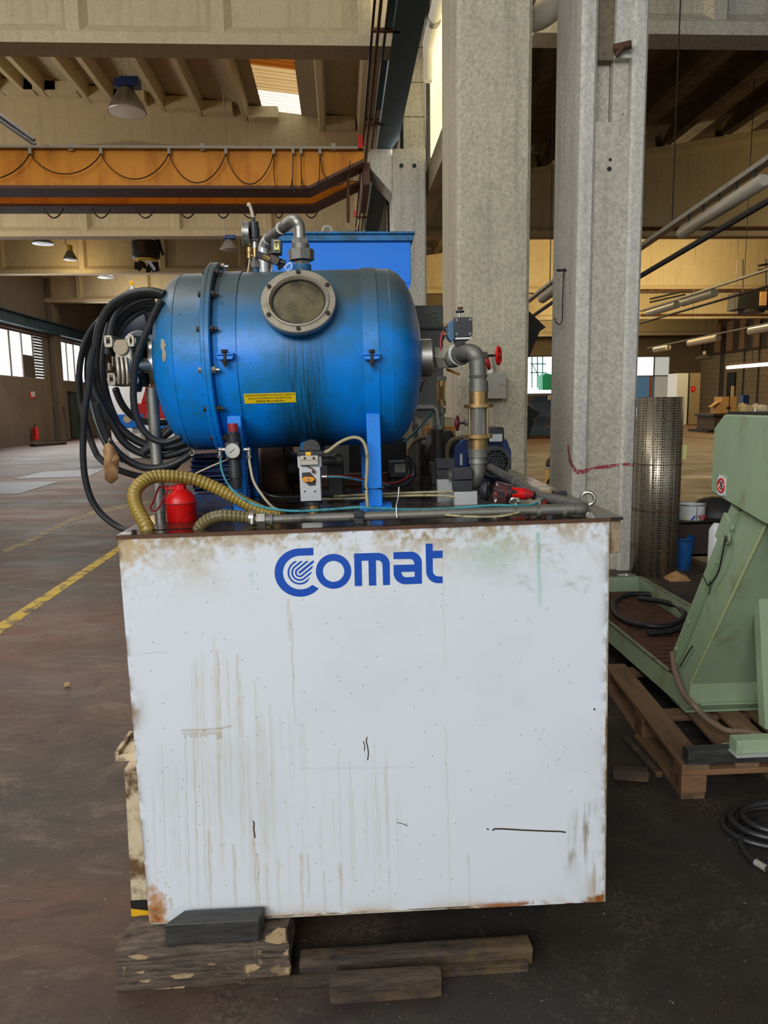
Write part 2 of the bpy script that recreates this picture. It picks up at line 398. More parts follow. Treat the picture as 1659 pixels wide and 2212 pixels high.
for y0, y1, n in ((24, 37.7, 11), (39.7, 46.2, 6)):
    wi += 1
    w = MB()
    for k in range(n+1):
        y = y0+(y1-y0)*k/n; w.box((XL-.14, y-.03, 2.92), (XL-.06, y+.03, 5.0))
    w.box((XL-.15, y0, 2.92), (XL-.05, y1, 3.0)); w.box((XL-.15, y0, 4.92), (XL-.05, y1, 5.0))
    wo = struct('window_%d' % wi, w, fm, smooth=0)
    for k in range(n):
        a = y0+(y1-y0)*k/n; b = y0+(y1-y0)*(k+1)/n
        shut = wi == 1 and k >= n-2
        if shut and k == n-1:
            for j in range(14):
                z = 3.05+j*.135; MB().add([(XL-.12, a+.05, z),(XL-.12, b-.05, z),(XL-.04, b-.05, z+.085),(XL-.04, a+.05, z+.085)], [(0,1,2,3)]).build('shutter_slat', DK, wo, smooth=0)
            MB().box((XL-.16, a, 2.95), (XL-.15, b, 4.95)).build('pane', EW2, wo, smooth=0)
        elif shut:
            MB().box((XL-.13, a+.03, 2.98), (XL-.12, b-.03, 4.0)).build('shutter', DK, wo, smooth=0)
            MB().box((XL-.13, a+.03, 4.0), (XL-.12, b-.03, 4.94)).build('pane', EW2, wo, smooth=0)
        else:
            MB().box((XL-.13, a+.03, 2.98), (XL-.12, b-.03, 4.94)).build('pane', EW2 if (wi == 1 and k == 7) or (wi == 2 and k % 3 == 1) else EW, wo, smooth=0)
# door in the left wall
d = MB().box((XL-.02, 40.4, 0), (XL+.04, 41.6, 2.35))
door1 = struct('door_1', d, mat('blue grey door', (58, 70, 74), .6, 0, .2, 5), bevel=.02)
MB().box((XL+.0, 40.3, 0), (XL+.06, 40.4, 2.45)).box((XL, 41.6, 0), (XL+.06, 41.7, 2.45)).box((XL, 40.3, 2.36), (XL+.06, 41.7, 2.45)).build('door_frame', M['darkmetal'], door1)
MB().box((XL+.04, 40.5, 1.0), (XL+.09, 40.65, 1.06)).build('handle', M['steel'], door1)
struct('wall_back', MB().box((XL-.2, 48, 0), (1.7, 48.3, 9.5)), M['concrete_wall'], smooth=0)

# roof
def roof_slab(name, xs, zf, y0, y1, m, skip=None):
    mb = MB()
    for a, b in zip(xs, xs[1:]):
        if skip and abs(a-skip[0]) < .01: continue
        mb.add([(a,y0,zf(a)+.38),(b,y0,zf(b)+.38),(b,y1,zf(b)+.38),(a,y1,zf(a)+.38),(a,y0,zf(a)+.5),(b,y0,zf(b)+.5),(b,y1,zf(b)+.5),(a,y1,zf(a)+.5)],
               [(0,1,2,3),(7,6,5,4),(0,4,5,1),(2,6,7,3)])
    return struct(name, mb, m, smooth=0)
ribpx = [(8,204),(57,203),(101,210),(193,215),(247,222),(355,235),(434,245),(532,257),(697,277)]
ribX = [aY(x, y, 23.7).x for x, y in ribpx]
skx = (aY(568,262,23.7).x, aY(652,272,23.7).x)
xsA = [-14.2, -9, skx[0], skx[1], 1.75]
roofA = roof_slab('ceiling', xsA, zA, -6, 23.7, M['concrete_roof'], skip=(skx[0],))
extra = [ribX[0]-1.3*k for k in range(1, 4)] + [.75]
for X in ribX + extra:
    mb = MB(); z = zA(X); mb.prism([(X-.07,12,z),(X+.07,12,z),(X+.13,12,z+.4),(X-.13,12,z+.4)], (0, 11.7, 0)); mb.build('roof_rib', M['concrete_beam'], roofA, smooth=0)
    MB().box((X+.05, 23.3, z), (X+.95, 23.7, z+.3)).build('end_block', M['concrete_beam'], roofA, smooth=0)
# the corrugated roof light between two ribs
sky = [(12.0, aZ(600,165,9.85).y, emis('brown stained roof light', (176, 98, 20), .5, ('Y', 3.2, .35))),
       (aZ(600,165,9.85).y, aZ(610,218,9.85).y, emis('yellowed roof light', (226, 190, 130), .8, ('Y', 3.2, .45))),
       (aZ(610,218,9.85).y, 23.7, emis('clear roof light', (250, 250, 240), 1.05, ('Y', 3.2, .7)))]
rl = thing('roof_light', 'corrugated roof light strip, brown near and bright white farther, between concrete ribs', 'skylight', ((skx[0]+skx[1])/2, 18, 9.9))
for y0, y1, m in sky:
    mb = MB(); n = max(6, int((y1-y0)/.09)); vs = []; fs = []
    for i in range(n+1):
        y = y0+(y1-y0)*i/n; dz = .03*sin(y*2*pi/.36)
        vs += [(skx[0], y, zA(skx[0])+.42+dz), (skx[1], y, zA(skx[1])+.42+dz)]
    fs = [(2*i, 2*i+1, 2*i+3, 2*i+2) for i in range(n)]
    mb.add(vs, fs).build('corrugated_panel', m, rl)
MB().prism([(-14.2,23.72,9.3),(1.75,23.72,8.6),(1.75,23.72,zA(1.75)+.5),(-9,23.72,zA(-9)+.5),(-14.2,23.72,zA(-14.2)+.5)], (0,.12,0)).build('gable_strip', M['concrete_beam'], roofA, smooth=0)
roofB = roof_slab('ceiling_far', [-14.2, -6, 1.75], zB, 23.7, 48.3, M['concrete_roof'])
for i in range(9):
    X = -13.3 + i*1.75; z = zB(X); mb = MB(); mb.prism([(X-.11,23.9,z),(X+.11,23.9,z),(X+.17,23.9,z+.4),(X-.17,23.9,z+.4)], (0, 24, 0)); mb.build('roof_rib', M['concrete_beam'], roofB, smooth=0)

# ------------------------------------------------------------ girders
def girder(name, Y, x0, x1, zf, zb, stiff, label, depth=.45, web=.14, peak=None, flange=.26, mt='concrete_beam'):
    xs = sorted(set([x0, x1] + ([peak] if peak is not None and x0 < peak < x1 else [])))
    t = thing(name, label, 'roof beam', ((x0+x1)/2, Y, zb))
    mb = MB()
    for a, b in zip(xs, xs[1:]):
        mb.add([(a,Y-web/2,zb+flange),(b,Y-web/2,zb+flange),(b,Y-web/2,zf(b)),(a,Y-web/2,zf(a)),(a,Y+web/2,zb+flange),(b,Y+web/2,zb+flange),(b,Y+web/2,zf(b)),(a,Y+web/2,zf(a))],
               [(0,1,2,3),(7,6,5,4),(3,2,6,7),(0,3,7,4),(1,5,6,2)])
    mb.build('web', M[mt], t, smooth=0)
    fl = MB()
    fl.prism([(x0,Y-depth/2,zb),(x0,Y+depth/2,zb),(x0,Y+depth/2,zb+flange*.62),(x0,Y+web/2,zb+flange+.06),(x0,Y-web/2,zb+flange+.06),(x0,Y-depth/2,zb+flange*.62)], (x1-x0,0,0))
    fl.build('bottom_flange', M[mt], t, smooth=0)
    tp = MB()
    for a, b in zip(xs, xs[1:]):
        h = .2; tp.add([(a,Y-depth/2,zf(a)-h),(b,Y-depth/2,zf(b)-h),(b,Y-depth/2,zf(b)),(a,Y-depth/2,zf(a)),(a,Y+depth/2,zf(a)-h),(b,Y+depth/2,zf(b)-h),(b,Y+depth/2,zf(b)),(a,Y+depth/2,zf(a)),
                    (a,Y-web/2,zf(a)-h-.12),(b,Y-web/2,zf(b)-h-.12),(b,Y+web/2,zf(b)-h-.12),(a,Y+web/2,zf(a)-h-.12)],
                   [(0,1,2,3),(7,6,5,4),(3,2,6,7),(0,8,9,1),(8,11,10,9),(11,4,5,10),(0,3,7,4),(1,5,6,2)])
    tp.build('top_flange', M[mt], t, smooth=0)
    for X in stiff:
        z1 = zf(X)-.15; mb = MB()
        mb.prism([(X-.09,Y-depth/2+.02,zb+flange*.6),(X+.09,Y-depth/2+.02,zb+flange*.6),(X+.18,Y-web/2,zb+flange*.6),(X-.18,Y-web/2,zb+flange*.6)], (0,0,z1-zb-flange*.6)); mb.build('stiffener', M[mt], t, smooth=0)
    return t
girder('roof_girder', 11.75, -14, 1.05, zA, 6.6, [aY(x, 30, 11.6).x for x in (-465,-155,157,470,786)], 'nearest panelled concrete roof girder across the top left of the picture', peak=-9, flange=.24)
girder('roof_girder', 23.95, -14, 1.05, lambda X: zA(X), 6.6, [aY(x, 250, 23.8).x for x in (-40,167,370,572,775)], 'pitched concrete roof girder right behind the yellow crane', peak=-9, flange=.24)
girder('roof_girder', 30.3, -14, 1.05, zB, 6.6, [-12.6,-9.6,-6.6,-3.6,-.9], 'concrete girder behind the fan heater and a yellow-topped lamp', peak=-6, flange=.24)
girder('roof_girder', 38.3, -14, 1.05, zB, 6.6, [-12.4,-9.2,-6.0,-2.8], 'farthest visible concrete girder of the left hall, ending at the left wall', peak=-6, flange=.24)

# ------------------------------------------------------------ columns between the halls
def colbox(mb, x0, x1, y0, y1, z0, z1, ch=.03):
    p = [(x0+ch,y0),(x1-ch,y0),(x1,y0+ch),(x1,y1),(x0,y1),(x0,y0+ch)]
    mb.prism([(x,y,z0) for x, y in p], (0,0,z1-z0))
c1 = struct('column_1', (lambda m: (colbox(m, aY(988,600,7.0).x, aY(1145,600,7.0).x, 7.0, 8.0, 0, 8.6, .035), m)[1])(MB()), M['concrete'], smooth=0)
c1['label'] = 'broad bare concrete column behind the blue pressure vessel'
# right column, built up of two ribs with a recessed panel and a pocket
XA, XB, XC, XD = (aY(x, 600, 6.95).x for x in (1247, 1281, 1352, 1384))
m_ = MB(); colbox(m_, XA, XB, 6.95, 7.75, 0, 9, .03)
c2 = struct('column_2', m_, M['concrete_light'], smooth=0); c2['label'] = 'right hand concrete column with red paint streak and recessed panel'
zp0, zp1 = aY(1322,265,7.0).z, aY(1322,128,7.0).z
MB().box((XB,6.99,0),(XC,7.75,zp0)).box((XB,7.12,zp0),(XB+.16,7.75,zp1)).box((XB+.17,7.05,zp0),(XC,7.75,zp1)).build('recessed_panel', M['concrete_mid'], c2, smooth=0)
MB().box((XB,7.02,zp1),(XB+.155,7.75,9)).build('infill', concrete('brown concrete', (138, 124, 98)), c2, smooth=0)
MB().box((XB+.16,6.97,zp1),(XC,7.75,9)).build('recessed_panel', M['concrete_light'], c2, smooth=0)
mm = MB(); colbox(mm, XC, XD, 6.93, 7.75, 0, 9, .025); mm.build('rib', M['concrete_light'], c2, smooth=0)
# iron stub, holes and hook on it
q = aY(1343,105,6.93); MB().cyl(q+V((-.07,0,.0)), q+V((.07,-.03,.02)), .035).cbox(q+V((.0,-.01,.02)), (.10,.04,.02)).cyl(q+V((-.05,0,-.06)), q+V((.0,-.03,.0)), .022).build('iron_stub', M['rust'], c2)
for x, y, r in ((1318,345,.014),(1316,365,.02)):
    q = aY(x, y, 6.99); MB().cyl(q+V((0,.004,0)), q+V((0,-.004,0)), r, n=14).build('anchor_hole', M['ink'], c2)
q = aY(1222,600,7.35); X0 = XA
hk = [V((X0-.02, 7.3, q.z+.08)), V((X0-.03, 7.28, q.z-.02)), V((X0-.04, 7.26, q.z-.2)), V((X0-.04, 7.26, q.z-.38)), V((X0-.06, 7.26, q.z-.44)), V((X0-.10, 7.26, q.z-.42)), V((X0-.11, 7.26, q.z-.38))]
t = thing('wire_hook', 'thin bent wire hook hanging on the left face of the right column', 'hook', hk[0])
MB().tube(smoothpath(hk), .006, 6).build('wire', M['ink'], t); MB().cyl(V((X0, 7.3, q.z+.06)), V((X0-.09, 7.3, q.z+.06)), .012).build('pin', M['ink'], t)
# red spray mark, thin paint film on the faces it crosses
RP = mat('red spray paint', (168, 52, 66), .8, 0, .2, 30, (170, 160, 146), (.5, .56), 40)
def spray(pts, Y, nm='spray_mark'):
    mb = MB()
    for (x, y, w), (x2, y2, w2) in zip(pts, pts[1:]):
        a, b, c, d_ = aY(x, y-w, Y), aY(x2, y2-w2, Y), aY(x2, y2+w2, Y), aY(x, y+w, Y)
        mb.add([a, b, c, d_], [(0,1,2,3)])
    return mb.build(nm, RP, c2, smooth=0)
spray([(1236,1009,4),(1245,1018,5),(1255,1020,5),(1266,1017,5),(1272,1013,3)], 6.946)
spray([(1272,1013,1),(1290,1010,3),(1310,1008,4),(1330,1005,3),(1345,1003,2)], 6.986)
spray([(1345,1003,3),(1357,1003,3),(1370,1004,2)], 6.926)
mb = MB()
for (y0_, z_a, w_) in ((0,1,2),): pass
lf = [aX(x, y, XA-.003) for x, y in ((1225,960),(1229,960),(1232,990),(1240,1006),(1236,1012),(1228,995))]
mb.add(lf, [tuple(range(len(lf)))]).build('spray_mark', RP, c2, smooth=0)
# third column with corbel carrying the blue crane rail
x0, x1 = aY(848,500,14.6).x, aY(921,500,14.6).x
m_ = MB(); colbox(m_, x0, x1, 14.6, 15.4, 0, 6.2, .03)
c3 = struct('column_3', m_, M['concrete_light'], smooth=0); c3['label'] = 'farther concrete column with corbel below the blue crane rail'
zc = 6.2
MB().prism([(x0,14.6,zc),(x0-.42,14.6,zc),(x0-.42,14.6,zc-.32),(x0,14.6,zc-.78)], (0,.7,0)).build('corbel', M['concrete_light'], c3, bevel=.015)
hz = [aY(868,0,14.7).x, x1]
zz = 6.2
while zz < 10:
    MB().box((hz[0], 14.7, zz), (hz[1], 15.4, zz+.58)).build('block', M['concrete_light'], c3, bevel=.012); zz += .59
for x in (867, 895):
    q = aY(x, 358, 14.6); MB().cyl(q+V((0,.004,0)), q+V((0,-.006,0)), .04, n=14).build('anchor_hole', M['ink'], c3)
m_ = MB(); colbox(m_, x0, x1, 26.6, 27.4, 0, 9.2, .03); c4 = struct('column_4', m_, M['concrete_light'], smooth=0)
c4['label'] = 'farthest pale column seen past the crane rail'
t = thing('curved_vent_pipe', 'cream curved pipe passing between the two columns at the top', 'pipe', aY(1180,10,8.4))
MB().tube(smoothpath([aY(1130,44,8.6), aY(1165,36,8.5), aY(1200,8,8.4), aY(1222,-40,8.3), aY(1230,-120,8.2)], 6), .13, 18).build('pipe', M['tape'], t)
# longitudinal beam, clerestory and gutter pipe between the halls
struct('trim_1', MB().box((1.72, 8.0, 5.5), (2.0, 48, 5.98)), M['concrete_beam'], smooth=0)['label'] = 'longitudinal concrete edge beam below the translucent strip'
EW3 = emis('cream translucent sheet', (255, 240, 196), 1.0)
ob = struct('window_3', MB().box((1.74, 8, 5.98), (1.8, 14.6, 6.03)).box((1.74, 8, 7.75), (1.8, 14.6, 7.85)), fm, smooth=0)
for k in range(22):
    y = 8 + k*.3; mb = MB(); mb.add([(1.76,y,6.02),(1.72,y+.08,6.02),(1.72,y+.2,6.02),(1.76,y+.28,6.02),(1.76,y,7.76),(1.72,y+.08,7.76),(1.72,y+.2,7.76),(1.76,y+.28,7.76)], [(0,1,5,4),(1,2,6,5),(2,3,7,6)])
    mb.build('pane', EW3, ob, smooth=0)
struct('wall_between', MB().box((1.75, 8, 7.85), (1.95, 48, 10)).box((1.75, 15.4, 5.98), (1.95, 48, 7.85)), M['concrete_light'], smooth=0)
gp = thing('gutter_pipe', 'white downpipe running back above the translucent strip', 'pipe', (1.6, 8, 7.7))
MB().cyl((1.62, 8.0, 7.68), (1.62, 13.9, 7.68), .1, n=16).build('pipe', M['tape'], gp); MB().cyl((1.62, 13.0, 7.68), (1.62, 13.15, 7.68), .115, n=16).build('clip', M['galv'], gp)
MB().tube(smoothpath([(1.62,13.9,7.68),(1.64,14.1,7.66),(1.66,14.2,7.55),(1.66,14.22,7.2)]), .09, 12).build('bend', M['tape'], gp)

# ------------------------------------------------------------ crane rails
rt = thing('crane_rail', 'dark blue steel crane rail beam running back beside the broad column', 'crane rail', (.95, 14, 6.2))
MB().box((.755, -2, 6.2), (1.115, 14.72, 6.23)).build('bottom_flange', M['blue_dark'], rt, smooth=0)
MB().box((.84, -2, 6.23), (1.03, 14.72, 6.9)).build('web', M['blue_dark'], rt, smooth=0)
MB().box((.755, -2, 6.9), (1.115, 14.72, 6.93)).build('top_flange', M['blue_dark'], rt, smooth=0)
MB().box((.755, 14.74, 6.2), (1.115, 44, 6.23)).box((.84, 14.74, 6.23), (1.03, 44, 6.9)).build('far_span', M['blue_dark'], rt, smooth=0)
MB().box((.93, -2, 6.93), (.99, 44, 6.99)).build('rail', M['rust'], rt, smooth=0)
cb = thing('conductor_bar', 'brown and black power feed bars hung beside the blue crane rail', 'power rail', (.55, 14, 6.2))
MB().bar((.56,5,6.18), (.56,40,6.18), .035, .05).build('bar', M['rust'], cb); MB().bar((.66,5,6.24), (.66,40,6.24), .03, .05).build('bar', M['ink'], cb)
MB().bar((.50,5,6.30), (.50,40,6.30), .03, .03).build('bar', M['ink'], cb)
for k in range(9): MB().box((.5, 7+k*3.2, 6.2), (.84, 7.05+k*3.2, 6.24)).build('bracket', M['rust'], cb)
t = thing('crane_rail', 'blue grey crane rail beam along the left wall above the windows', 'crane rail', (-13.6, 30, 5.2))
MB().box((-13.9, 0, 5.12), (-13.5, 47.5, 5.16)).build('bottom_flange', M['blue_dark'], t, smooth=0)
MB().box((-13.78, 0, 5.16), (-13.66, 47.5, 5.6)).build('web', M['blue_dark'], t, smooth=0)
MB().box((-13.9, 0, 5.6), (-13.5, 47.5, 5.64)).build('top_flange', M['blue_dark'], t, smooth=0)

# ------------------------------------------------------------ yellow overhead crane
YC = 14.2
zt_, zb_ = aY(200,323,YC).z, aY(200,402,YC).z
xk, xe = aY(668,400,YC).x, aY(786,360,YC).x
cr = thing('overhead_crane', 'yellow double girder bridge crane with dark lower flanges and looped cables', 'crane', (-6, YC, zb_))
for Y0, dz, nm in ((YC, 0, 1), (YC+1.9, .12, 2)):
    zt2, zb2 = (zt_, zb_) if nm == 1 else (zt_, aY(200,447,Y0).z+.05)
    mb = MB().prism([(-13.4,Y0,zb2),(xk,Y0,zb2),(xe,Y0,zb2+.45),(xe,Y0,zt2),(-13.4,Y0,zt2)], (0,.5,0)); mb.build('girder', M['crane'], cr, smooth=0)
    mb = MB().prism([(-13.4,Y0-.05,zb2-.05),(xk,Y0-.05,zb2-.05),(xe,Y0-.05,zb2+.4),(xe,Y0-.05,zb2+.46),(xk,Y0-.05,zb2),(-13.4,Y0-.05,zb2)], (0,.6,0)); mb.build('lower_flange', M['crane_edge'], cr, smooth=0)
MB().box((-13.4,YC-.1,zt_),(xe,YC+.6,zt_+.03)).build('walkway', M['grey'], cr, smooth=0)
MB().box((xe-.02,YC+.3,zt_-.5),(xe+.12,YC+2.4,zt_-.1)).build('end_carriage', M['crane_edge'], cr, bevel=.02)
MB().box((-13.4,YC-.16,zt_-.02),(xe,YC-.1,zt_+.02)).build('cable_rail', M['grey'], cr, smooth=0)
for x in (152, 437, 720):
    q = aY(x, 314, YC-.1); MB().box(q-V((.04,0,.08)), q+V((.04,.05,.04))).build('rail_clip', M['grey'], cr)
MB().box((xe-.10,YC-.2,zt_-.02),(xe-.02,YC-.1,zt_+.2)).build('end_stop', M['red'], cr)
hooks = [-110, 65, 218, 365, 488, 591, 633, 650, 691, 757]
sag = [400, 387, 376, 387, 395, 398, 414, 416, 408, 392]
for i, x in enumerate(hooks[:-1]):
    x2 = hooks[i+1]; q = aY(x, 326, YC-.13)
    MB().box(q-V((.025,.02,.05)), q+V((.025,.02,.05))).build('cable_trolley', M['grey'], cr)
    s_ = sag[i+1] if i < 8 else 392
    y2 = 330 if i < 8 else 345
    pts = []
    for k in range(15):
        u = k/14; w = 4*u*(1-u); w = w**(.8 if x2-x > 80 else .45)
        pts.append(aY(x+(x2-x)*u + (0 if x2-x > 60 else (sin(u*2*pi)*-5)), 332+(y2-330)*u + (s_-332)*w, YC-.15))
    MB().tube(pts, .017, 6, flat=.5, up=(0,1,0)).build('festoon_cable', M['rubber'], cr)
for i, (a, b) in enumerate(((95,138),(198,240),(293,336),(385,425),(465,500),(520,560),(590,615),(655,690))):
    pts = [aY(a+(b-a)*k/10, 449+22*4*(k/10)*(1-k/10), YC+1.8) for k in range(11)]
    MB().tube(pts, .014, 6).build('festoon_cable', M['rubber'], cr)
# red conductor bracket at the crane end
t = thing('collector_bracket', 'rusty red feed bracket hanging at the crane end beside the power bars', 'bracket', aY(752,460,YC+.2))
MB().tube([aY(752,372,YC+.2), aY(752,480,YC+.2)], .03, 8).build('rod', M['rust'], t)
MB().tube(smoothpath([aY(745,482,YC+.2), aY(755,492,YC+.2), aY(770,494,YC+.2), aY(775,475,YC+.2)]), .012, 6).build('cable', M['clearhose'], t)
MB().box(aY(764,468,YC+.2), aY(769,456,YC+.25)).build('plug', M['red'], t)
# ============================================================ right hall
gR = lambda X: min(aY(1390,325,24).z + (X-aY(1390,325,24).x)*(aY(1659,280,24).z-aY(1390,325,24).z)/(aY(1659,280,24).x-aY(1390,325,24).x), 99)
XPk = 16.0
def zR(X): return gR(X) if X < XPk else gR(2*XPk-X)
MR_ = mat('dark sooty roof slabs', (98, 84, 66), .9, 0, .25, 3, (60, 50, 40), (.45, .7), 2)
rr = roof_slab('ceiling_right', [1.9, XPk, 30], lambda X: zR(X), -6, 62.3, MR_)
for i in range(15):
    X = 2.6 + i*1.85; z = zR(X)
    for a, b in ((3.2, 11.2), (11.9, 23.8), (24.2, 35.9)):
        MB().prism([(X-.12,a,z),(X+.12,a,z),(X+.2,a,z+.4),(X-.2,a,z+.4)], (0, b-a, 0)).build('roof_rib', MR_, rr, smooth=0)
for Y, lb, sp in ((11.3,'near concrete girder crossing the top right corner of the picture',1), (24.1,'concrete girder of the right hall behind the nearest hanging light strip',0), (36.1,'yellow lit concrete girder of the right hall, second behind the light strip',0), (47.8,'yellow lit concrete girder of the right hall behind the hanging fan heater',0), (59.4,'last and smallest lit girder of the right hall near its end wall',0)):
    girder('roof_girder', Y, 1.9 if Y > 12 else XD+.02, 29.6, zR, 6.6, [x for x in (aY(1548,60,11.2).x, aY(1800,60,11.2).x)] if sp else [], lb, peak=XPk, flange=.28, mt='concrete_beam' if Y > 12 else 'concrete_light')
wm = NT('painted block wall'); br = wm.n.new('ShaderNodeTexBrick'); br.inputs['Scale'].default_value = 1.0
br.inputs['Color1'].default_value = lin((132, 118, 94)); br.inputs['Color2'].default_value = lin((126, 112, 88)); br.inputs['Mortar'].default_value = lin((104, 92, 73))
br.inputs['Brick Width'].default_value = .8; br.inputs['Row Height'].default_value = .4; br.inputs['Mortar Size'].default_value = .025
mp = wm.n.new('ShaderNodeCombineXYZ'); xx = wm.xyz(); wm.link(wm.math('ADD', xx[0], xx[1]), mp.inputs[0]); wm.link(xx[2], mp.inputs[1]); wm.link(mp.outputs[0], br.inputs[0]); wm.col(br.outputs['Color']); wm.set(rough=.9)
blockm = wm.m
struct('wall_right', MB().box((29.6, -6, 0), (29.9, 62, 5.0)), blockm, smooth=0)
ub = struct('wall_right_band', MB().box((29.6, -6, 5.0), (29.9, 62, 9)), mat('dark cladding', (56, 44, 34), .8, 0, .2, 4), smooth=0); ub['kind'] = 'structure'
for k in range(14): MB().box((29.5, 34+k*1.9, 5.2), (29.62, 34.9+k*1.9, 7.4)).build('cladding_panel', mat('tan cladding', (120, 92, 62), .8), ub, smooth=0)
YF = 62
xw = [aY(1120,830,YF).x, aY(1207,830,YF).x, aY(1372,800,YF).x, aY(1447,800,YF).x]
zd1 = aY(1170,768,YF).z; zw1 = aY(1420,770,YF).z; zw0 = .15
fb = MB()
fb.box((1.9,YF,0),(xw[0],YF+.3,9)); fb.box((xw[0],YF,zd1),(xw[1],YF+.3,9)); fb.box((xw[1],YF,0),(xw[2],YF+.3,9)); fb.box((xw[2],YF,zw1),(xw[3],YF+.3,9)); fb.box((xw[3],YF,0),(30,YF+.3,9))
far_wall = struct('wall_far', fb, concrete('far wall concrete', (120, 106, 84), .7, False, .4), smooth=0)
# bright gate opening with the yard outside
OUT = emis('bright yard daylight', (240, 250, 255), 3.2)
yd = struct('door_2', MB().box((xw[0]-.1,YF+.05,0),(xw[0],YF+.25,zd1)).box((xw[1],YF+.05,0),(xw[1]+.1,YF+.25,zd1)).box((xw[0],YF+.05,zd1-.1),(xw[1],YF+.25,zd1)), M['darkmetal'], smooth=0)
MB().box((xw[0]-3,YF+14,0),(xw[1]+6,YF+14.2,9)).build('bright_yard', OUT, yd, smooth=0)
MB().box((xw[0]-4,YF+.3,-.02),(xw[1]+6,YF+14,0)).build('yard_ground', M['concrete_light'], yd, smooth=0)
yf = thing('yard_frame', 'pale green scaffold frame outside the far gate opening', 'scaffold', aY(1160,830,YF+8))
gm = mat('pale green steel frame', (120, 196, 186), .5)
for x in (1149, 1161, 1172): MB().bar(aY(x,765,YF+8), aY(x,838,YF+8), .1, .1).build('post', gm, yf)
for y in (786, 805): MB().bar(aY(1145,y,YF+8), aY(1180,y,YF+8), .1, .1).build('rail', gm, yf)
MB().bar(aY(1149,786,YF+8), aY(1172,826,YF+8), .08, .08).build('brace', gm, yf)
tp = thing('green_tarpaulin', 'green tarpaulin draped over a heap outside the far gate', 'tarpaulin', aY(1190,840,YF+5))
MB().prism([aY(x,y,YF+5) for x, y in ((1172,842),(1172,812),(1180,806),(1190,808),(1196,816),(1208,812),(1212,842))], (0,1.5,0)).build('sheet', mat('green sheet', (40, 190, 130), .6, 0, .3, 3), tp)
# window in the far wall
wf = MB()
for x in (1372, 1413, 1447): wf.box((aY(x,800,YF).x-.06,YF+.02,zw0),(aY(x,800,YF).x+.06,YF+.1,zw1))
for z in (zw0, aY(1400,812,YF).z, zw1): wf.box((xw[2],YF+.02,z-.05),(xw[3],YF+.1,z+.05))
w4 = struct('window_4', wf, mat('grey window frame', (120, 126, 130), .5), smooth=0)
for a, b, c, d_, m in ((1372,1413,770,812,EW),(1413,1447,770,812,emis('dim pane', (176,178,176), .8)),(1372,1413,812,880,emis('blue pane', (70,104,130), .55)),(1413,1447,812,880,emis('greyish pane', (150,146,134), .6))):
    p, q = aY(a,c,YF+.08), aY(b,d_,YF+.08); z_ = max(q.z, zw0); MB().box((p.x,YF+.08,z_),(q.x,YF+.09,p.z)).build('pane', m, w4, smooth=0)
MB().box((aY(1403,830,YF+.04).x,YF+.03,.2),(aY(1408,830,YF+.04).x,YF+.06,aY(1400,812,YF).z)).build('door_edge', mat('orange post', (196, 84, 54), .6), w4)

def pbox(name, label, cat, x0, y0, x1, y1, Y, depth, m, part='body', bevel=.01, group=None):
    a, b = aY(x0, y1, Y), aY(x1, y0, Y); c = V(((a.x+b.x)/2, Y, a.z))
    t = thing(name, label, cat, c, group=group); MB().box((a.x, Y, a.z), (b.x, Y+depth, b.z)).build(part, m, t, bevel=bevel); return t
def ground_Y(x, y): return aZ(x, y, 0).y
# locker
Yl = ground_Y(1480, 918)
t = pbox('tall_locker', 'tall white metal cabinet with dark edge and small red sign, far right hall', 'cabinet', 1459, 806, 1488, 918, Yl, 1.4, M['white'])
q = aY(1488, 806, Yl); q2 = aY(1509, 918, Yl)
MB().box((q.x+.06, Yl, .02), (q2.x, Yl+1.2, q.z)).build('side_door', mat('tan door', (150,134,106), .6), t, bevel=.01)
MB().box((q.x-.02, Yl-.02, .02), (q.x+.07, Yl+.4, q.z)).build('edge_post', M['ink'], t)
p = aY(1493, 835, Yl-.02); p2 = aY(1501, 846, Yl-.02); MB().box((p.x, Yl-.03, p2.z), (p2.x, Yl, p.z)).build('sign', M['red'], t)
MB().box((p.x+.12, Yl-.04, p2.z+.1), (p2.x-.1, Yl-.03, p.z-.1)).build('sign_symbol', M['white'], t)
# steel table with boxes and cloths
Yt = ground_Y(1560, 934); zt = aY(1600, 893, Yt).z
tb = thing('steel_bench', 'long dark steel bench loaded with boxes and cloths in the right hall', 'workbench', aZ(1600, 934, 0))
p, q = aY(1541, 900, Yt), aY(1700, 900, Yt)
MB().box((p.x,Yt,zt-.12),(q.x,Yt+2,zt)).build('worktop', M['darkmetal'], tb, bevel=.01)
MB().box((p.x+.1,Yt+.1,.12),(q.x-.1,Yt+1.9,zt-.12)).build('body', mat('brown steel panels', (72,58,46), .7, 0, .2, 5), tb, bevel=.01)
MB().box((p.x-.3,Yt-.1,0),(q.x,Yt+2,.12)).build('base', M['ink'], tb)
def onbench(name, label, cat, x0, y0, x1, m, dy=.4, h=None, dep=.7):
    Y = Yt+dy; a = aY(x0, y0, Y); b = aY(x1, y0, Y); t = thing(name, label, cat, ((a.x+b.x)/2, Y+dep/2, zt))
    return t, a, b, Y
t, a, b, Y = onbench('cardboard_box', 'closed cardboard box with a slat standing behind it, on the steel bench', 'box', 1560, 857, 1592, M['card'])
MB().box((a.x,Y,zt),(b.x,Y+.8,a.z)).build('carton', M['card'], t, bevel=.01); MB().box(((a.x+b.x)/2-.02,Y-.01,zt),((a.x+b.x)/2+.02,Y+.8,a.z+.01)).build('strap', M['ink'], t)
MB().box((a.x+.25,Y-.012,zt+.2),(b.x-.3,Y,zt+.32)).build('print', M['ink'], t)
t = thing('wooden_stick', 'upright pale wooden stick behind the cardboard box on the bench', 'slat', (aY(1583,840,Y+1).x, Y+1, zt)); q = aY(1583,834,Y+1)
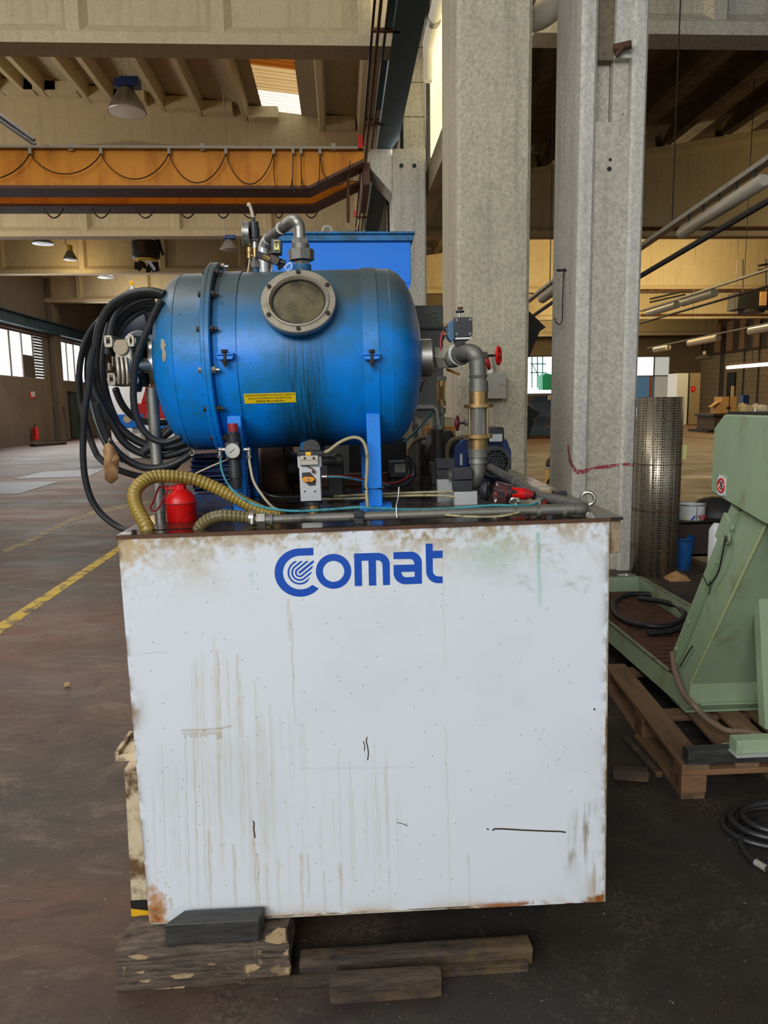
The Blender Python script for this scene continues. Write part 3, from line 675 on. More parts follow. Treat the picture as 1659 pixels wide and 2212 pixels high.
MB().box((q.x-.06,Y+.95,zt),(q.x+.06,Y+1.05,q.z)).build('slat', M['wood_raw'], t)
t, a, b, Y = onbench('open_carton', 'small open cardboard carton left of the closed box on the bench', 'box', 1544, 868, 1559, M['card'])
MB().prism([(a.x+.1,Y,zt),(b.x,Y,zt),(b.x,Y,a.z+.05),(a.x+.1,Y,a.z-.15)], (0,.6,0)).build('carton', M['card'], t); MB().add([(a.x-.2,Y-.1,a.z-.25),(a.x+.2,Y-.1,a.z+.0),(a.x+.3,Y+.5,a.z+.0),(a.x-.1,Y+.5,a.z-.25)], [(0,1,2,3)]).build('flap', M['card'], t)
def lumpcloth(name, label, x0, x1, yt, m, Y):
    a, b = aY(x0, yt, Y), aY(x1, yt, Y); t = thing(name, label, 'cloth', ((a.x+b.x)/2, Y+.4, zt)); mb = MB(); nx, ny = 22, 10; vs = []
    for j in range(ny):
        for i in range(nx):
            u, v = i/(nx-1), j/(ny-1); h = (a.z-zt)*(sin(pi*u)*sin(pi*v))**.35*(.65+.5*noise.noise(V((u*5, v*4, x0)))) if 0 < u < 1 and 0 < v < 1 else 0
            vs.append((a.x+(b.x-a.x)*u, Y+.9*v, zt+.005+max(0, h)))
    mb.add(vs, [(j*nx+i, j*nx+i+1, (j+1)*nx+i+1, (j+1)*nx+i) for j in range(ny-1) for i in range(nx-1)]).build('cloth', m, t); return t
lumpcloth('crumpled_cloth', 'crumpled beige cloth heap on the steel bench', 1604, 1636, 864, M['canvas'], Yt+.3)
lumpcloth('crumpled_cloth', 'white and dark crumpled wrap at the right picture edge on the bench', 1634, 1672, 866, M['white'], Yt+.6)
t = pbox('blue_crate', 'small dark blue crate behind the beige cloth on the bench', 'crate', 1605, 853, 1619, 872, Yt+1.3, .4, M['blue_motor'])
p = t.matrix_world.translation
# dumpster on planks, left of the right column
Yd = ground_Y(1165, 948)
t = thing('waste_skip', 'blue grey steel skip with rust patch seen between the two columns', 'skip', aZ(1170, 948, 0))
SK = mat('skip blue grey paint', (62, 82, 100), .6, 0, .2, 2, (128, 104, 72), (.52, .62), 1.2)
a, b = aY(1128, 944, Yd), aY(1225, 852, Yd)
MB().prism([(a.x,Yd,.12),(b.x,Yd,.12),(b.x,Yd,b.z),(a.x-.3,Yd,b.z)], (0,2.2,0)).build('body', SK, t, bevel=.02)
for z in (b.z, (b.z+.12)/2): MB().box((a.x-.3,Yd-.06,z-.06),(b.x,Yd,z+.06)).build('rim', SK, t)
p, q = aY(1183,854,Yd-.07), aY(1203,864,Yd-.07); MB().box((p.x,Yd-.08,q.z),(q.x,Yd-.06,p.z)).build('label_plate', M['canvas'], t); MB().cyl(V(((p.x+q.x)/2,Yd-.09,(p.z+q.z)/2)), V(((p.x+q.x)/2,Yd-.07,(p.z+q.z)/2)), .07, n=10).build('label_symbol', mat('leaf green', (60,90,40)), t)
MB().box((a.x,Yd-.05,0),(b.x,Yd+.3,.12)).build('skid', M['rust'], t)
# black folded sheet metal poking out behind the first column
t = thing('black_sheet_metal', 'black bent sheet metal scrap with two points sticking out behind the broad column', 'sheet metal', (1.5,8.6,0))
MB().box((1.35,8.6,0),(1.62,8.66,2.7)).build('backing', M['ink'], t)
MB().prism([aY(x,y,8.6) for x, y in ((1120,655),(1141,670),(1179,707),(1166,716),(1143,772),(1120,780))], (0,.05,0)).build('plate', M['ink'], t, bevel=.004)
MB().prism([aY(x,y,8.6) for x, y in ((1120,868),(1137,875),(1168,893),(1155,903),(1137,960),(1120,968))], (0,.05,0)).build('plate', M['ink'], t, bevel=.004)
# yellow drum with grille lid
Yb = 8.7; r = .29
a = aY(1179,975,Yb); cx = a.x+r; ztp = aY(1190,1012,Yb-r*.4).z
t = thing('yellow_drum', 'yellow drum with black round badge and brown bulging lid left of the right column', 'drum', (cx, Yb, 0))
MB().lathe([(0,r*.97),(.02,r),(ztp-.02,r),(ztp,r*.98)], (cx,Yb,0), (0,0,1), 32).build('drum', M['yellow'], t)
MB().torus((cx,Yb,ztp), (0,0,1), r, .012).build('rim', M['steel'], t)
MB().lathe([(0,r*.98),(.08,r*.93),(.14,r*.75),(.19,r*.4),(.2,.01)], (cx,Yb,ztp), (0,0,1), 24).build('lid', M['rust'], t)
ang = -1.05
bd = V((cx+r*sin(ang), Yb-r*cos(ang), ztp-.19)); nrm = V((sin(ang), -cos(ang), 0))
MB().cyl(bd-nrm*.01, bd+nrm*.006, .085, n=24).build('badge', M['ink'], t)
def label_on(txt, size, c, nrm, m, parent, name='lettering', roll=0, bold=0, up=V((0,0,1)), th=.0008):
    vs, fs = text_mesh(txt, size, bold=bold); nrm = V(nrm).normalized(); u = up.cross(nrm).normalized()*1.0; w = nrm.cross(u)
    cr_, sr_ = cos(roll), sin(roll); c = V(c)
    P = [c + u*(p.x*cr_-p.y*sr_) + w*(p.x*sr_+p.y*cr_) + nrm*th for p in vs]
    return MB().add(P, fs).build(name, m, parent, smooth=0)
label_on('cbc', .09, bd+nrm*.008+V((0,0,-.02)), nrm, M['yellow'], t, bold=.002)
# perforated steel roll
RC = aZ(1412, 1246, 0); Rr = .155; Yr = RC.y+Rr
pr = NT('perforated steel sheet'); ua = pr.n.new('ShaderNodeTexVoronoi'); ua.feature = 'F1'; ua.inputs['Scale'].default_value = 55; ua.inputs['Randomness'].default_value = .15
pr.link(pr.mapping((1,1,.8)), ua.inputs['Vector']); hh = pr.ramp(ua.outputs['Distance'], .3, .42, (1,1,1,1), (0,0,0,1))
pr.col(pr.mix(hh, lin((168,156,136)), lin((40,36,32)))); pr.set(rough=.36, metal=.75); pr.bump(hh, .3, .004)
xr = (aY(1371,1050,Yr).x + aY(1467,1050,Yr).x)/2; Rr = (aY(1467,900,Yr).x-aY(1371,900,Yr).x)/2
zt2 = aY(1420,858,Yr).z
t = thing('perforated_sheet_roll', 'tall upright roll of perforated steel sheet beside the right column', 'metal roll', (xr, Yr, 0))
mb = MB(); nn = 90; vs = []; fs = []
for k in range(nn+1):
    g = -2.2 + 2*pi*1.35*k/nn; rr_ = Rr*(.96-.06*k/nn) if k > 66 else Rr*(1-.04*(k/66))
    for z in (0, zt2): vs.append((xr+cos(g)*rr_, Yr+sin(g)*rr_, z))
fs = [(2*k, 2*k+2, 2*k+3, 2*k+1) for k in range(nn)]
o = mb.add(vs, fs).build('sheet', pr.m, t); sm = o.modifiers.new('solid', 'SOLIDIFY'); sm.thickness = .003
for z in (zt2*.63, zt2*.37, .25): MB().torus((xr,Yr,z), (.02,.0,1), Rr+.004, .003, 40, 5).build('binding_wire', M['rust'], t)
MB().box((xr+Rr-.01,Yr-.06,zt2*.655),(xr+Rr+.03,Yr-.055,zt2*.655+.13)).build('paper_tag', mat('yellow tag', (214,208,130), .7), t)
for k in range(5):
    q = V((xr+.02+.03*k, Yr-Rr-.01, .06)); MB().tube(smoothpath([q+V((0,0,.03)), q+V((.01,-.03,.0)), q+V((.02+.01*k,-.06,-.045))]), .004, 5).build('wire_end', M['rust'], t)
rag = MB(); 
t = thing('brown_rag', 'crumpled brown paper scrap at the foot of the perforated roll', 'paper scrap', (xr+.16, Yr-.1, 0))
vs = []; 
for j in range(9):
    for i in range(11):
        u, v = i/10, j/8; h = .075*(sin(pi*u)*sin(pi*v))**.5*(.8+.5*noise.noise(V((u*3+2, v*3, 1)))); vs.append((xr+.0+.2*u, Yr-.36+.19*v, max(.001, h)))
rag.add(vs, [(j*11+i, j*11+i+1, (j+1)*11+i+1, (j+1)*11+i) for j in range(8) for i in range(10)]).build('paper', M['paper'], t)
# dark steel trough with pail and lid, blue bucket
Yq = 7.0; zq = aY(1500,1128,Yq).z
a, b = aY(1462,1128,Yq), aY(1583,1128,Yq)
t = thing('steel_trough', 'dark rusty steel trough behind the blue bucket', 'trough', ((a.x+b.x)/2,Yq,0))
MB().box((a.x,Yq,.1),(b.x,Yq+.9,.13)).box((a.x,Yq,.1),(b.x,Yq+.03,zq)).box((a.x,Yq+.87,.1),(b.x,Yq+.9,zq)).box((a.x,Yq,.1),(a.x+.03,Yq+.9,zq)).box((b.x-.03,Yq,.1),(b.x,Yq+.9,zq)).build('tub', mat('brown rusted tub', (54,38,30), .7, .1, .3, 6), t, bevel=.005)
MB().box((a.x+.02,Yq,zq-.02),(b.x+.03,Yq+.9,zq)).build('deck', M['iron'], t)
for x in (a.x+.08, b.x-.12):
    for y in (Yq+.04, Yq+.8): MB().box((x,y,0),(x+.06,y+.06,.1)).build('leg', M['ink'], t)
cx_, cy_, r_ = aY(1492,1105,Yq+.2).x, Yq+.2, .128
t = thing('paint_pail', 'white metal pail with blue and red lettering standing on the steel trough', 'pail', (cx_, cy_, zq)); hp = aY(1492,1092,Yq+.1).z-zq
MB().lathe([(0,r_*.96),(.005,r_),(hp*.92,r_*1.03),(hp*.94,r_*1.07),(hp,r_*1.07),(hp,r_*.98),(hp*.3,r_*.95),(hp*.29,.01)], (cx_,cy_,zq), (0,0,1), 30, caps=False).build('can', M['white'], t)
MB().box((cx_-.002,cy_-r_*1.06,zq+.01),(cx_+.002,cy_-r_,zq+hp*.92)).build('seam', M['ink'], t)
MB().torus((cx_,cy_,zq+hp), (0,0,1), r_*1.05, .006).build('rim', M['steel'], t)
MB().tube(smoothpath([(cx_+.07,cy_-.1,zq+hp*.8),(cx_+.04,cy_-.13,zq+hp*.4),(cx_-.03,cy_-.135,zq+hp*.15)]), .003, 5).build('handle', M['steel'], t)
label_on('ROL', .06, (cx_+.062,cy_-r_*.86-.012,zq+.015), (.5,-.86,0), M['red'], t, bold=.002); label_on('IL', .06, (cx_-.09,cy_-r_*.62-.012,zq+.015), (-.7,-.72,0), M['yellow'], t)
MB().add([(cx_-.06,cy_-r_-.004,zq+.01),(cx_-.035,cy_-r_-.006,zq+.01),(cx_-.01,cy_-r_-.008,zq+.055),(cx_-.022,cy_-r_-.006,zq+.055)], [(0,1,2,3)]).build('blue_stripe', M['logo'], t)
q = aY(1540,1105,Yq+.5); t = thing('dark_bowl', 'upturned dark metal bowl lying behind the white pail', 'bowl', (q.x, Yq+.45, zq))
MB().lathe([(0,.3),(.03,.3),(.1,.26),(.16,.18),(.185,.06),(.187,.005)], (q.x+.02,Yq+.45,zq), (.0,0,1), 30).build('shell', M['darkmetal'], t)
bq = aZ(1483,1240,0)+V((.05,.12,0))
t = thing('blue_bucket', 'blue plastic bucket on the floor behind the green chip conveyor', 'bucket', (bq.x, bq.y+.1, 0)); hb = aY(1480,1163,bq.y).z
BB = mat('blue bucket plastic', (24,84,146), .4, 0, .15, 8, (20,50,84), (.5,.7), 6)
MB().lathe([(0,.078),(hb*.95,.104),(hb*.96,.112),(hb,.112),(hb,.104),(.02,.075)], (bq.x,bq.y+.1,0), (0,0,1), 28).build('pail', BB, t); MB().tube(smoothpath([(bq.x-.11,bq.y+.1,hb),(bq.x,bq.y-.02,hb-.03),(bq.x+.11,bq.y+.1,hb)]), .004, 5).build('handle', M['ink'], t)
q = aY(1562,1150,5.2); t = thing('white_canister', 'small white canister behind the bolted conveyor edge', 'canister', (q.x,5.3,0)); MB().lathe([(0,.05),(q.z,.05),(q.z+.02,.04),(q.z+.05,.02)], (q.x,5.3,0), (0,0,1), 18).build('bottle', M['white'], t)

# hanging light strips: tray, fittings
def px_on(x, y, X): return aX(x, y, X)
def light_strip(label, pa, pb, lamps, off, X, rods=(), r=.05, pipes=True):
    A, B = px_on(*pa, X), px_on(*pb, X); t = thing('light_track', label, 'light track', (A+B)/2)
    d0 = (B-A).normalized(); A2 = A-d0*2.5; B2 = B+d0*(3.5 if X < 5 else 0); MB().bar(A2, B2, .1, .05).build('tray', M['galv'], t)
    if pipes:
        MB().tube([A2+V((-.05,0,-.42)), B2+V((-.05,0,-.42))], .035, 8).build('pipe', M['ink'], t)
    d = (B-A).normalized(); L = (B-A).length
    for u0, u1 in lamps:
        p, q = A+d*L*u0+V((0,0,-off)), A+d*L*u1+V((0,0,-off))
        h = thing('tube_light', label.replace(label.split(',')[0], 'sealed fluorescent light fitting under the track') if 0 else None, None, p) if 0 else None
        ob = MB().tube([p, p+d*.03, q-d*.03, q], [r*.7, r, r, r*.7], 12, up=(0,0,1)).build('fitting', mat('lamp housing', (178,168,150), .4, 0, .08, 8), t)
        n = 5
        for k in range(n): 
            c = p+(q-p)*((k+.5)/n); MB().box(c+V((-.012,-.012,0)), c+V((.012,.012,off+.02))).build('clip', M['darkmetal'], t)
    for u in rods:
        c = A+d*L*u; MB().tube([c, V((c.x, c.y, zR(c.x)+.375))], .009, 5).build('rod', M['ink'], t)
    return t
# strips run along the hall; X found from their slope
light_strip('nearest hanging cable track with large sealed light fitting, upper right edge', (1700,318), (1380,537), [(.10,.62)], .17, 4.2, (.70,), .075)
light_strip('far cable track with small light fittings in front of the lit girders', (1690,572), (1385,672), [(.38,.62),(.66,.92)], .16, 10.5, (.2,), .12)
light_strip('third cable track with dim fittings below the last lit girder', (1700,690), (1400,752), [(.02,.2),(.40,.62),(.8,.93)], .16, 15.0, (.3,.6), .14, False)
light_strip('cable track with light fitting seen between the two columns', (1215,592), (1135,655), [(.05,.5)], .17, 4.1, (.3,), .1)
t = thing('tube_lamp', 'bare white fluorescent tube hung before the block wall', 'lamp', aY(1620,788,40))
TL = emis('lit tube', (255,252,240), 1.5)
MB().tube([aY(1571,794,40), aY(1690,784,36)], .09, 8).build('tube', TL, t); MB().bar(aY(1580,787,40), aY(1690,778,36), .12, .08).build('holder', M['rust'], t)
MB().tube([aY(1625,780,38.5), aY(1625,700,38.5)], .02, 5).build('rod', M['ink'], t)
# fan heater hung from the roof
t = thing('fan_heater', 'black hanging fan heater before the lit girders at the right edge', 'heater', aY(1630,650,33))
a, b = aY(1592,668,33), aY(1675,630,33); MB().box((a.x,33,a.z),(b.x,33.9,b.z)).build('housing', M['ink'], t, bevel=.03)
a2, b2 = aY(1641,660,32.96), aY(1657,630,32.96); MB().box((a2.x,32.95,a2.z),(b2.x,33,b2.z)).build('plate', M['card'], t)
MB().cyl(V(((a.x+b.x)/2,33.4,a.z-.12)), V(((a.x+b.x)/2,33.4,a.z)), .55, .6, 20).build('fan_ring', M['darkmetal'], t)
for x in (1605, 1655): MB().tube([aY(x,630,33.3), aY(x,560,33.3)], .03, 6).build('rod', M['ink'], t)
MB().tube([aY(1638,574,33), aY(1690,566,33)], .05, 6).tube([aY(1638,584,33), aY(1690,577,33)], .05, 6).build('pipe', M['ink'], t)
t = thing('heating_pipes', 'pair of black pipe ends sticking out before the lit girders', 'pipes', aY(1430,648,35))
MB().tube([aY(1404,646,35), aY(1475,630,35)], .05, 6).build('pipe', M['ink'], t); MB().tube([aY(1404,653,35), aY(1480,636,35)], .05, 6).build('pipe', M['ink'], t)
# conduits along the girders
for (y, Y, nm) in ((494,23.8,'thin conduit along the near lit girder'), (627,35.8,'thin conduit along the second lit girder'), (681,47.5,'thin conduit along the girder behind the fan heater')):
    a, b = aY(1385,y,Y), aY(1750,y-1,Y); t = thing('conduit', nm, 'conduit', a); MB().tube([a, b], .03+.001*Y, 6).build('tube', M['rust'], t)
# wires and pipes on the far right walls, dim lamp
t = thing('wall_conduits', 'vertical conduits running down the block wall by the dark doorway', 'conduit', (29.5,55,2))
for x in (1558,1563,1608,1640): 
    p = aX(x, 760, 29.5); MB().tube([(29.5,p.y,1.2),(29.5,p.y,7)], .05, 6).build('tube', M['ink'], t)
dd = struct('door_3', MB().box((29.45, aX(1586,850,29.5).y, 0), (29.6, aX(1570,850,29.5).y, aX(1578,805,29.5).z)), M['ink'], smooth=0)
q = aY(1522,772,50); t = thing('bell_lamp', 'small dim bell lamp hanging in the far right hall corner', 'lamp', q); MB().lathe([(0,.12),(.2,.15),(.35,.45),(.5,.6),(.5,.55),(.36,.4),(.22,.1)], q+V((0,0,.4)), (0,0,-1), 20, caps=False).build('reflector', M['galv'], t); MB().tube([q+V((0,0,.4)), V((q.x,q.y,zR(q.x)+.4))], .02, 5).build('cord', M['ink'], t)

# warm lamps of the right hall (sodium lamps hung between the girders)
for i, (x, y, z, pw) in enumerate(((15.0,31.5,6.9,1000),(8.5,31.5,6.9,500),(15.0,43.5,6.8,1000),(22,43,6.8,600),(13,55,6.8,650),(20,55,6.8,300),(15.5,20.0,7.0,170),(3.5,31,6.6,160))):
    point('hall_lamp_light', (x, y, z), pw, WARM, .3)
area('right_hall_daylight', (16, 61, 2.6), (14, 30, 0), 6, 4, 220, (.9, .96, 1))
# ============================================================ left hall contents
def bell_lamp(px, py, wpx, hpx, Y, label, top_rgb=None, cord=True, blue=False):
    k = Y/F; c = aY(px, py, Y); r = wpx*k/2; h = hpx*k
    t = thing('hanging_lamp', label, 'lamp', c, group=None)
    MB().lathe([(0,r),(.02,r*1.02),(h*.35,r*.86),(h*.7,r*.6),(h,r*.38),(h*1.02,r*.1)], c, (0,0,1), 28, caps=False).lathe([(.01,r*.98),(h*.35,r*.82),(h*.7,r*.55),(h*.98,r*.3)], c, (0,0,1), 28, caps=False).build('reflector', M['galv'], t)
    g = glassmat('lamp glass', (220,222,214), .6) if 'lampglass' not in M else M['lampglass']; M['lampglass'] = g
    MB().lathe([(.0,r*.97),(-.02,r*.5),(-.03,.01)], c, (0,0,1), 28, caps=False).build('lens', M['white'], t)
    if blue:
        MB().cbox(c+V((r*.25,0,h*1.25)), (r*1.0,r*.7,h*.4)).cbox(c+V((-r*.4,0,h*1.2)), (r*.3,r*.7,h*.35)).build('ballast_box', M['blue_motor'], t, bevel=.01)
    elif top_rgb: MB().lathe([(h*.95,r*.4),(h*1.1,r*.42),(h*1.5,r*.42),(h*1.6,r*.3),(h*1.65,.02)], c, (0,0,1), 16).build('lamp_cap', M[top_rgb], t)
    if cord:
        mb = MB(); z0 = c.z+h*1.5; zt_ = (zA(c.x) if Y < 23.7 else zB(c.x))+.4
        mb.tube(smoothpath([(c.x-.1,Y,z0),(c.x-.14,Y,z0+(zt_-z0)*.3),(c.x+.03,Y,z0+(zt_-z0)*.6),(c.x,Y,zt_)]), .008+.0004*Y, 5).build('cord', M['grey'], t)
    return t
bell_lamp(275, 243, 74, 44, 20, 'large hanging bell lamp with blue ballast box above the crane', None, True, True)
bell_lamp(152, 561, 27, 18, 27.5, 'yellow topped bell lamp hanging left of the fan heater', 'yellow')
bell_lamp(285, 632, 21, 14, 35, 'small yellow topped bell lamp hanging just above the hose coil', 'yellow')
bell_lamp(495, 540, 37, 20, 22, 'blue topped bell lamp hanging beside the pressure gauge', None, True, True)
bell_lamp(93, 527, 43, 13, 25.5, 'plain bell lamp half hidden under a girder at the far left', None)
bell_lamp(229, 600, 34, 9, 32.5, 'plain bell lamp half hidden under the girder above the coil', None)
point('hanging_lamp_glow', aY(150, 578, 29.0), 55, WARM, .15); point('hanging_lamp_glow', aY(285, 640, 37), 40, WARM, .15)
# fan heater left hall
Y = 27.2; c = aY(316, 560, Y); r = 28*Y/F
t = thing('fan_heater', 'round black ceiling fan heater hanging from pipes in the left hall', 'heater', c)
MB().lathe([(0,r*.8),(.05,r),(.55,r),(.58,r*.9)], c+V((0,0,.0)), (0,0,1), 26).build('drum', M['ink'], t)
MB().cyl(c-V((0,0,.05)), c, r*.75, n=24).build('yellow_ring', M['yellow'], t)
for k in range(6):
    g = k*pi/3; d_ = V((cos(g), sin(g), 0)); MB().add([c+d_*r*.2+V((0,0,-.1)), c+d_*r*.85+V((0,0,-.08)), c+d_*r*.8+V((-.2*sin(g),.2*cos(g),-.36)), c+d_*r*.3+V((-.2*sin(g),.2*cos(g),-.4))], [(0,1,2,3)]).build('vane', M['ink'], t, smooth=0)
MB().box(c+V((-.12,-r-.02,.1)), c+V((.1,-r+.02,.5))).build('terminal_plate', M['rust'], t)
for dx in (-.15, .12): MB().tube([c+V((dx,0,.55)), V((c.x+dx,c.y,zB(c.x)+.4))], .03, 6).build('rod', M['ink'], t)
MB().tube([c+V((.1,0,1.25)), aY(351,545,Y)], .05, 6).build('pipe', M['ink'], t); MB().tube([c+V((.3,0,1.25)), aY(352,551,Y)], .05, 6).build('pipe', M['ink'], t)
t = thing('heating_pipes', 'pair of black pipe ends sticking down at the upper left picture edge', 'pipes', aY(60,305,18))
MB().tube([aY(-60,205,18), aY(74,303,18)], .045, 8).build('pipe', M['ink'], t); MB().tube([aY(-60,218,18), aY(76,313,18)], .045, 8).build('pipe', M['ink'], t)
# sign and extinguisher on the left wall
t = thing('wall_sign', 'small red and white extinguisher sign on the left wall', 'sign', aX(72,853,XL+.02)); a, b = aX(66,860,XL+.03), aX(77,846,XL+.03)
MB().box((XL,a.y,a.z),(XL+.02,b.y,b.z)).build('plate', M['red'], t); MB().box((XL+.02,a.y+.1,a.z+.06),(XL+.03,b.y-.1,a.z+.3)).build('symbol', M['white'], t)
a = aX(78,951,XL+.2); t = thing('fire_extinguisher', 'red fire extinguisher hung on the left wall below the sign', 'extinguisher', a); h = aX(78,918,XL+.2).z-a.z
MB().lathe([(0,.1),(.03,.13),(h*.75,.13),(h*.88,.08),(h*.9,.03),(h,.03)], a, (0,0,1), 18).build('cylinder', M['red'], t); MB().box(a+V((-.03,-.1,h*.93)), a+V((.03,.12,h)) ).build('valve', M['ink'], t)
MB().tube(smoothpath([a+V((0,-.05,h*.93)), a+V((.05,-.16,h*.7)), a+V((.03,-.15,h*.3))]), .02, 6).build('hose', M['ink'], t)
# leaning sticks and a beam at the foot of the left wall
for x0, y0, x1, y1, lb in ((117,880,128,953,'thin dark rod leaning on the left wall, left one'),(137,878,147,950,'thin dark rod leaning on the left wall by the door')):
    p, q = aX(x0,y0,XL+.38), aX(x1,y1,XL+.75); t = thing('leaning_rod', lb, 'rod', q); MB().tube([q, p], .035, 6).build('rod', M['iron'], t)
p, q = aZ(70,962,.06), aZ(138,957,.06); t = thing('floor_beam', 'dark iron bar lying along the foot of the left wall', 'bar', (p+q)/2-V((0,0,.06))); MB().bar(p, q, .3, .12).build('bar', M['iron'], t)
# vehicles and containers far behind the coil
Y = 30
t = thing('red_van', 'red and white parked van seen through the coil and vessel gap', 'van', aZ(345,935,0))
a, b = aY(298,928,Y), aY(372,840,Y)
MB().box((a.x,Y,a.z+.35),(b.x,Y+4,a.z+1.0)).build('lower_body', M['red'], t, bevel=.05)
MB().prism([(a.x+.15,Y+.05,a.z+1.0),(b.x,Y+.05,a.z+1.0),(b.x,Y+.05,b.z+.1),(a.x+.35,Y+.05,b.z+.1)], (0,3.8,0)).build('cabin', M['red'], t, bevel=.04)
MB().prism([(a.x+.35,Y+.03,a.z+1.05),(b.x-.1,Y+.03,a.z+1.05),(b.x-.1,Y+.03,b.z-.15),(a.x+.5,Y+.03,b.z-.15)], (0,.03,0)).build('windscreen', M['ink'], t)
for x in (a.x+.3, b.x-.3): MB().cyl((x-.12,Y+.6,.32),(x+.12,Y+.6,.32),.32,n=18).build('wheel', M['rubber'], t)
MB().box((b.x-1,Y-.02,a.z+.45),(b.x-.7,Y,a.z+.6)).build('headlight', M['white'], t)
t = thing('white_partition', 'cream partition panel behind the red van', 'partition', aZ(320,925,0)); a, b = aY(240,926,36), aY(425,812,36)
MB().box((a.x,36,0),(b.x,36.1,b.z)).build('panel', M['white'], t); 
for k in range(3):
    q = aY(338+k*7,830,35.9); MB().add([q+V((0,0,-.1)), q+V((.12,0,-.1)), q+V((.3,0,.2)), q+V((.18,0,.2))], [(0,1,2,3)]).build('red_stripe', M['red'], t, smooth=0)
Y = 27; a, b = aY(252,925,Y), aY(296,895,Y); t = thing('blue_trolley', 'blue container with oval badge on a white stand, behind the coil', 'container', aZ(275,955,0))
MB().prism([(a.x+.2,Y,a.z),(b.x,Y,a.z),(b.x,Y,b.z),(a.x,Y,b.z)], (0,1,0)).build('body', M['blue_hopper'], t, bevel=.03)
q = aY(275,905,Y-.01); MB().lathe([(0,.14),(.012,.14)], q, (0,-1,0), 20).build('badge', M['canvas'], t)
a2 = aY(290,870,Y); MB().box((a.x+.45,Y+.3,0),(b.x,Y+.9,a.z)).build('stand', M['white'], t); MB().box((a.x+.55,Y+.3,b.z),(b.x-.1,Y+.35,a2.z)).build('glass_panel', M['grey'], t); MB().cyl((b.x-.3,Y+.5,b.z),(b.x-.3,Y+.5,a2.z+.2),.04).build('beacon_post', M['ink'], t)
q = aY(290,1000,14); t = thing('white_carton', 'white box standing on the floor behind the hose coil', 'box', aZ(291,990,0)); Yw = aZ(291,990,0).y; a, b = aY(279,990,Yw), aY(303,938,Yw); MB().box((a.x,Yw,0),(b.x,Yw+.5,b.z)).build('carton', M['white'], t, bevel=.01)
a, b = aY(312,1010,Yw), aY(380,905,Yw+1); t = thing('white_cabinet', 'white cabinet with blue panel behind the steel post', 'cabinet', (a.x,Yw+1,0)); MB().box((a.x,Yw+1,0),(b.x,Yw+2,b.z)).build('body', M['white'], t, bevel=.01); MB().box((a.x+.1,Yw+.98,b.z-.35),(b.x-.15,Yw+1,b.z-.1)).build('blue_panel', M['blue_hopper'], t)
# blue hopper machine behind the vessel (stands on its own on the floor)
t = thing('blue_hopper', 'tall bright blue sheet metal hopper standing behind the pressure vessel', 'hopper', (0.05, 4.2, 0))
Y = 4.2; zt_ = aY(700,503,Y).z; xl, xr_ = aY(585,510,Y).x, aY(887,510,Y).x; zk = aY(880,612,Y).z
MB().prism([(xl,Y,zk),(xr_,Y,zk),(xr_,Y,zt_-.04),(xl,Y,zt_-.04)], (0,.9,0)).build('bin', M['blue_hopper'], t, bevel=.004)
MB().prism([(xl+.15,Y,zk-.5),(xr_-.2,Y,zk-.5),(xr_,Y,zk),(xl,Y,zk)], (0,.9,0)).build('lower_bin', M['blue_hopper'], t)
MB().box((xl-.01,Y-.02,zt_-.045),(xr_+.012,Y+.92,zt_-.005)).box((xl-.02,Y-.035,zt_-.012),(xr_+.02,Y+.935,zt_)).build('rim', M['blue_dirty'], t, bevel=.003)
MB().box((xl+.2,Y+.05,0),(xr_-.25,Y+.85,zk-.5)).build('stand', M['darkmetal'], t)
q = aY(707,499,Y); MB().torus(q+V((0,.01,0)), (0,1,0), .025, .008, 14, 6).build('lifting_eye', M['grey'], t)
# dark machines between vessel and columns
def ybox(name, label, cat, x0, y0, x1, y1, Y, dep, m, z0=0, part='body'):
    a, b = aY(x0, y0, Y), aY(x1, y1, Y); t = thing(name, label, cat, ((a.x+b.x)/2, Y, z0)); MB().box((a.x, Y, z0), (b.x, Y+dep, a.z)).build(part, m, t, bevel=.008); return t, a, b
t, a, b = ybox('grey_machine_cabinet', 'dark grey machine cabinet with pale scrawl behind the right end of the vessel', 'cabinet', 850, 660, 958, 900, 5.2, .8, mat('smoked grey panel', (70,68,62), .5, 0, .2, 4))
for k in range(3):
    q = aY(925+k*4, 680+k*9, 5.19); MB().tube(smoothpath([q, q+V((.04,0,.02)), q+V((.08,0,-.01)), q+V((.07,0,-.05))]), .0025, 4).build('chalk_mark', mat('pale green mark', (130,150,120), .8), t)
MB().box((a.x,5.18,aY(900,712,5.2).z),(b.x,5.2,aY(900,708,5.2).z)).build('seam', M['ink'], t)
t, a, b = ybox('light_brick_base', 'pale block plinth behind the pumps beside the broad column', 'plinth', 850, 905, 985, 1000, 4.9, .3, blockm)
# ============================================================ coolant tank (machine frame)
import numpy as np
TW, TH, TD = 1.311, 1.125, 1.6
HW = TW/2
tank = thing('coolant_tank', 'white steel coolant tank with rust stains and blue logo lettering', 'tank', (0, 0, -TH), True)
rs = np.random.RandomState(5)
def vnoise(u, v, f, oct=5, seed=1):
    r = np.random.RandomState(seed); out = 0; amp = 1; tot = 0
    for o in range(oct):
        n = 256; g = r.rand(n, n); x, y = u*f, v*f; xi, yi = np.floor(x).astype(int), np.floor(y).astype(int); fx, fy = x-xi, y-yi
        fx = fx*fx*(3-2*fx); fy = fy*fy*(3-2*fy)
        a = g[xi % n, yi % n]; b = g[(xi+1) % n, yi % n]; c = g[xi % n, (yi+1) % n]; d = g[(xi+1) % n, (yi+1) % n]
        out = out + amp*((a*(1-fx)+b*fx)*(1-fy) + (c*(1-fx)+d*fx)*fy); tot += amp; amp *= .55; f *= 2
    return out/tot
def sst(x, a, b): t = np.clip((x-a)/(b-a), 0, 1); return t*t*(3-2*t)
nx, nz = 440, 378
gx = np.linspace(-HW, HW, nx); gz = np.linspace(0, -TH, nz)
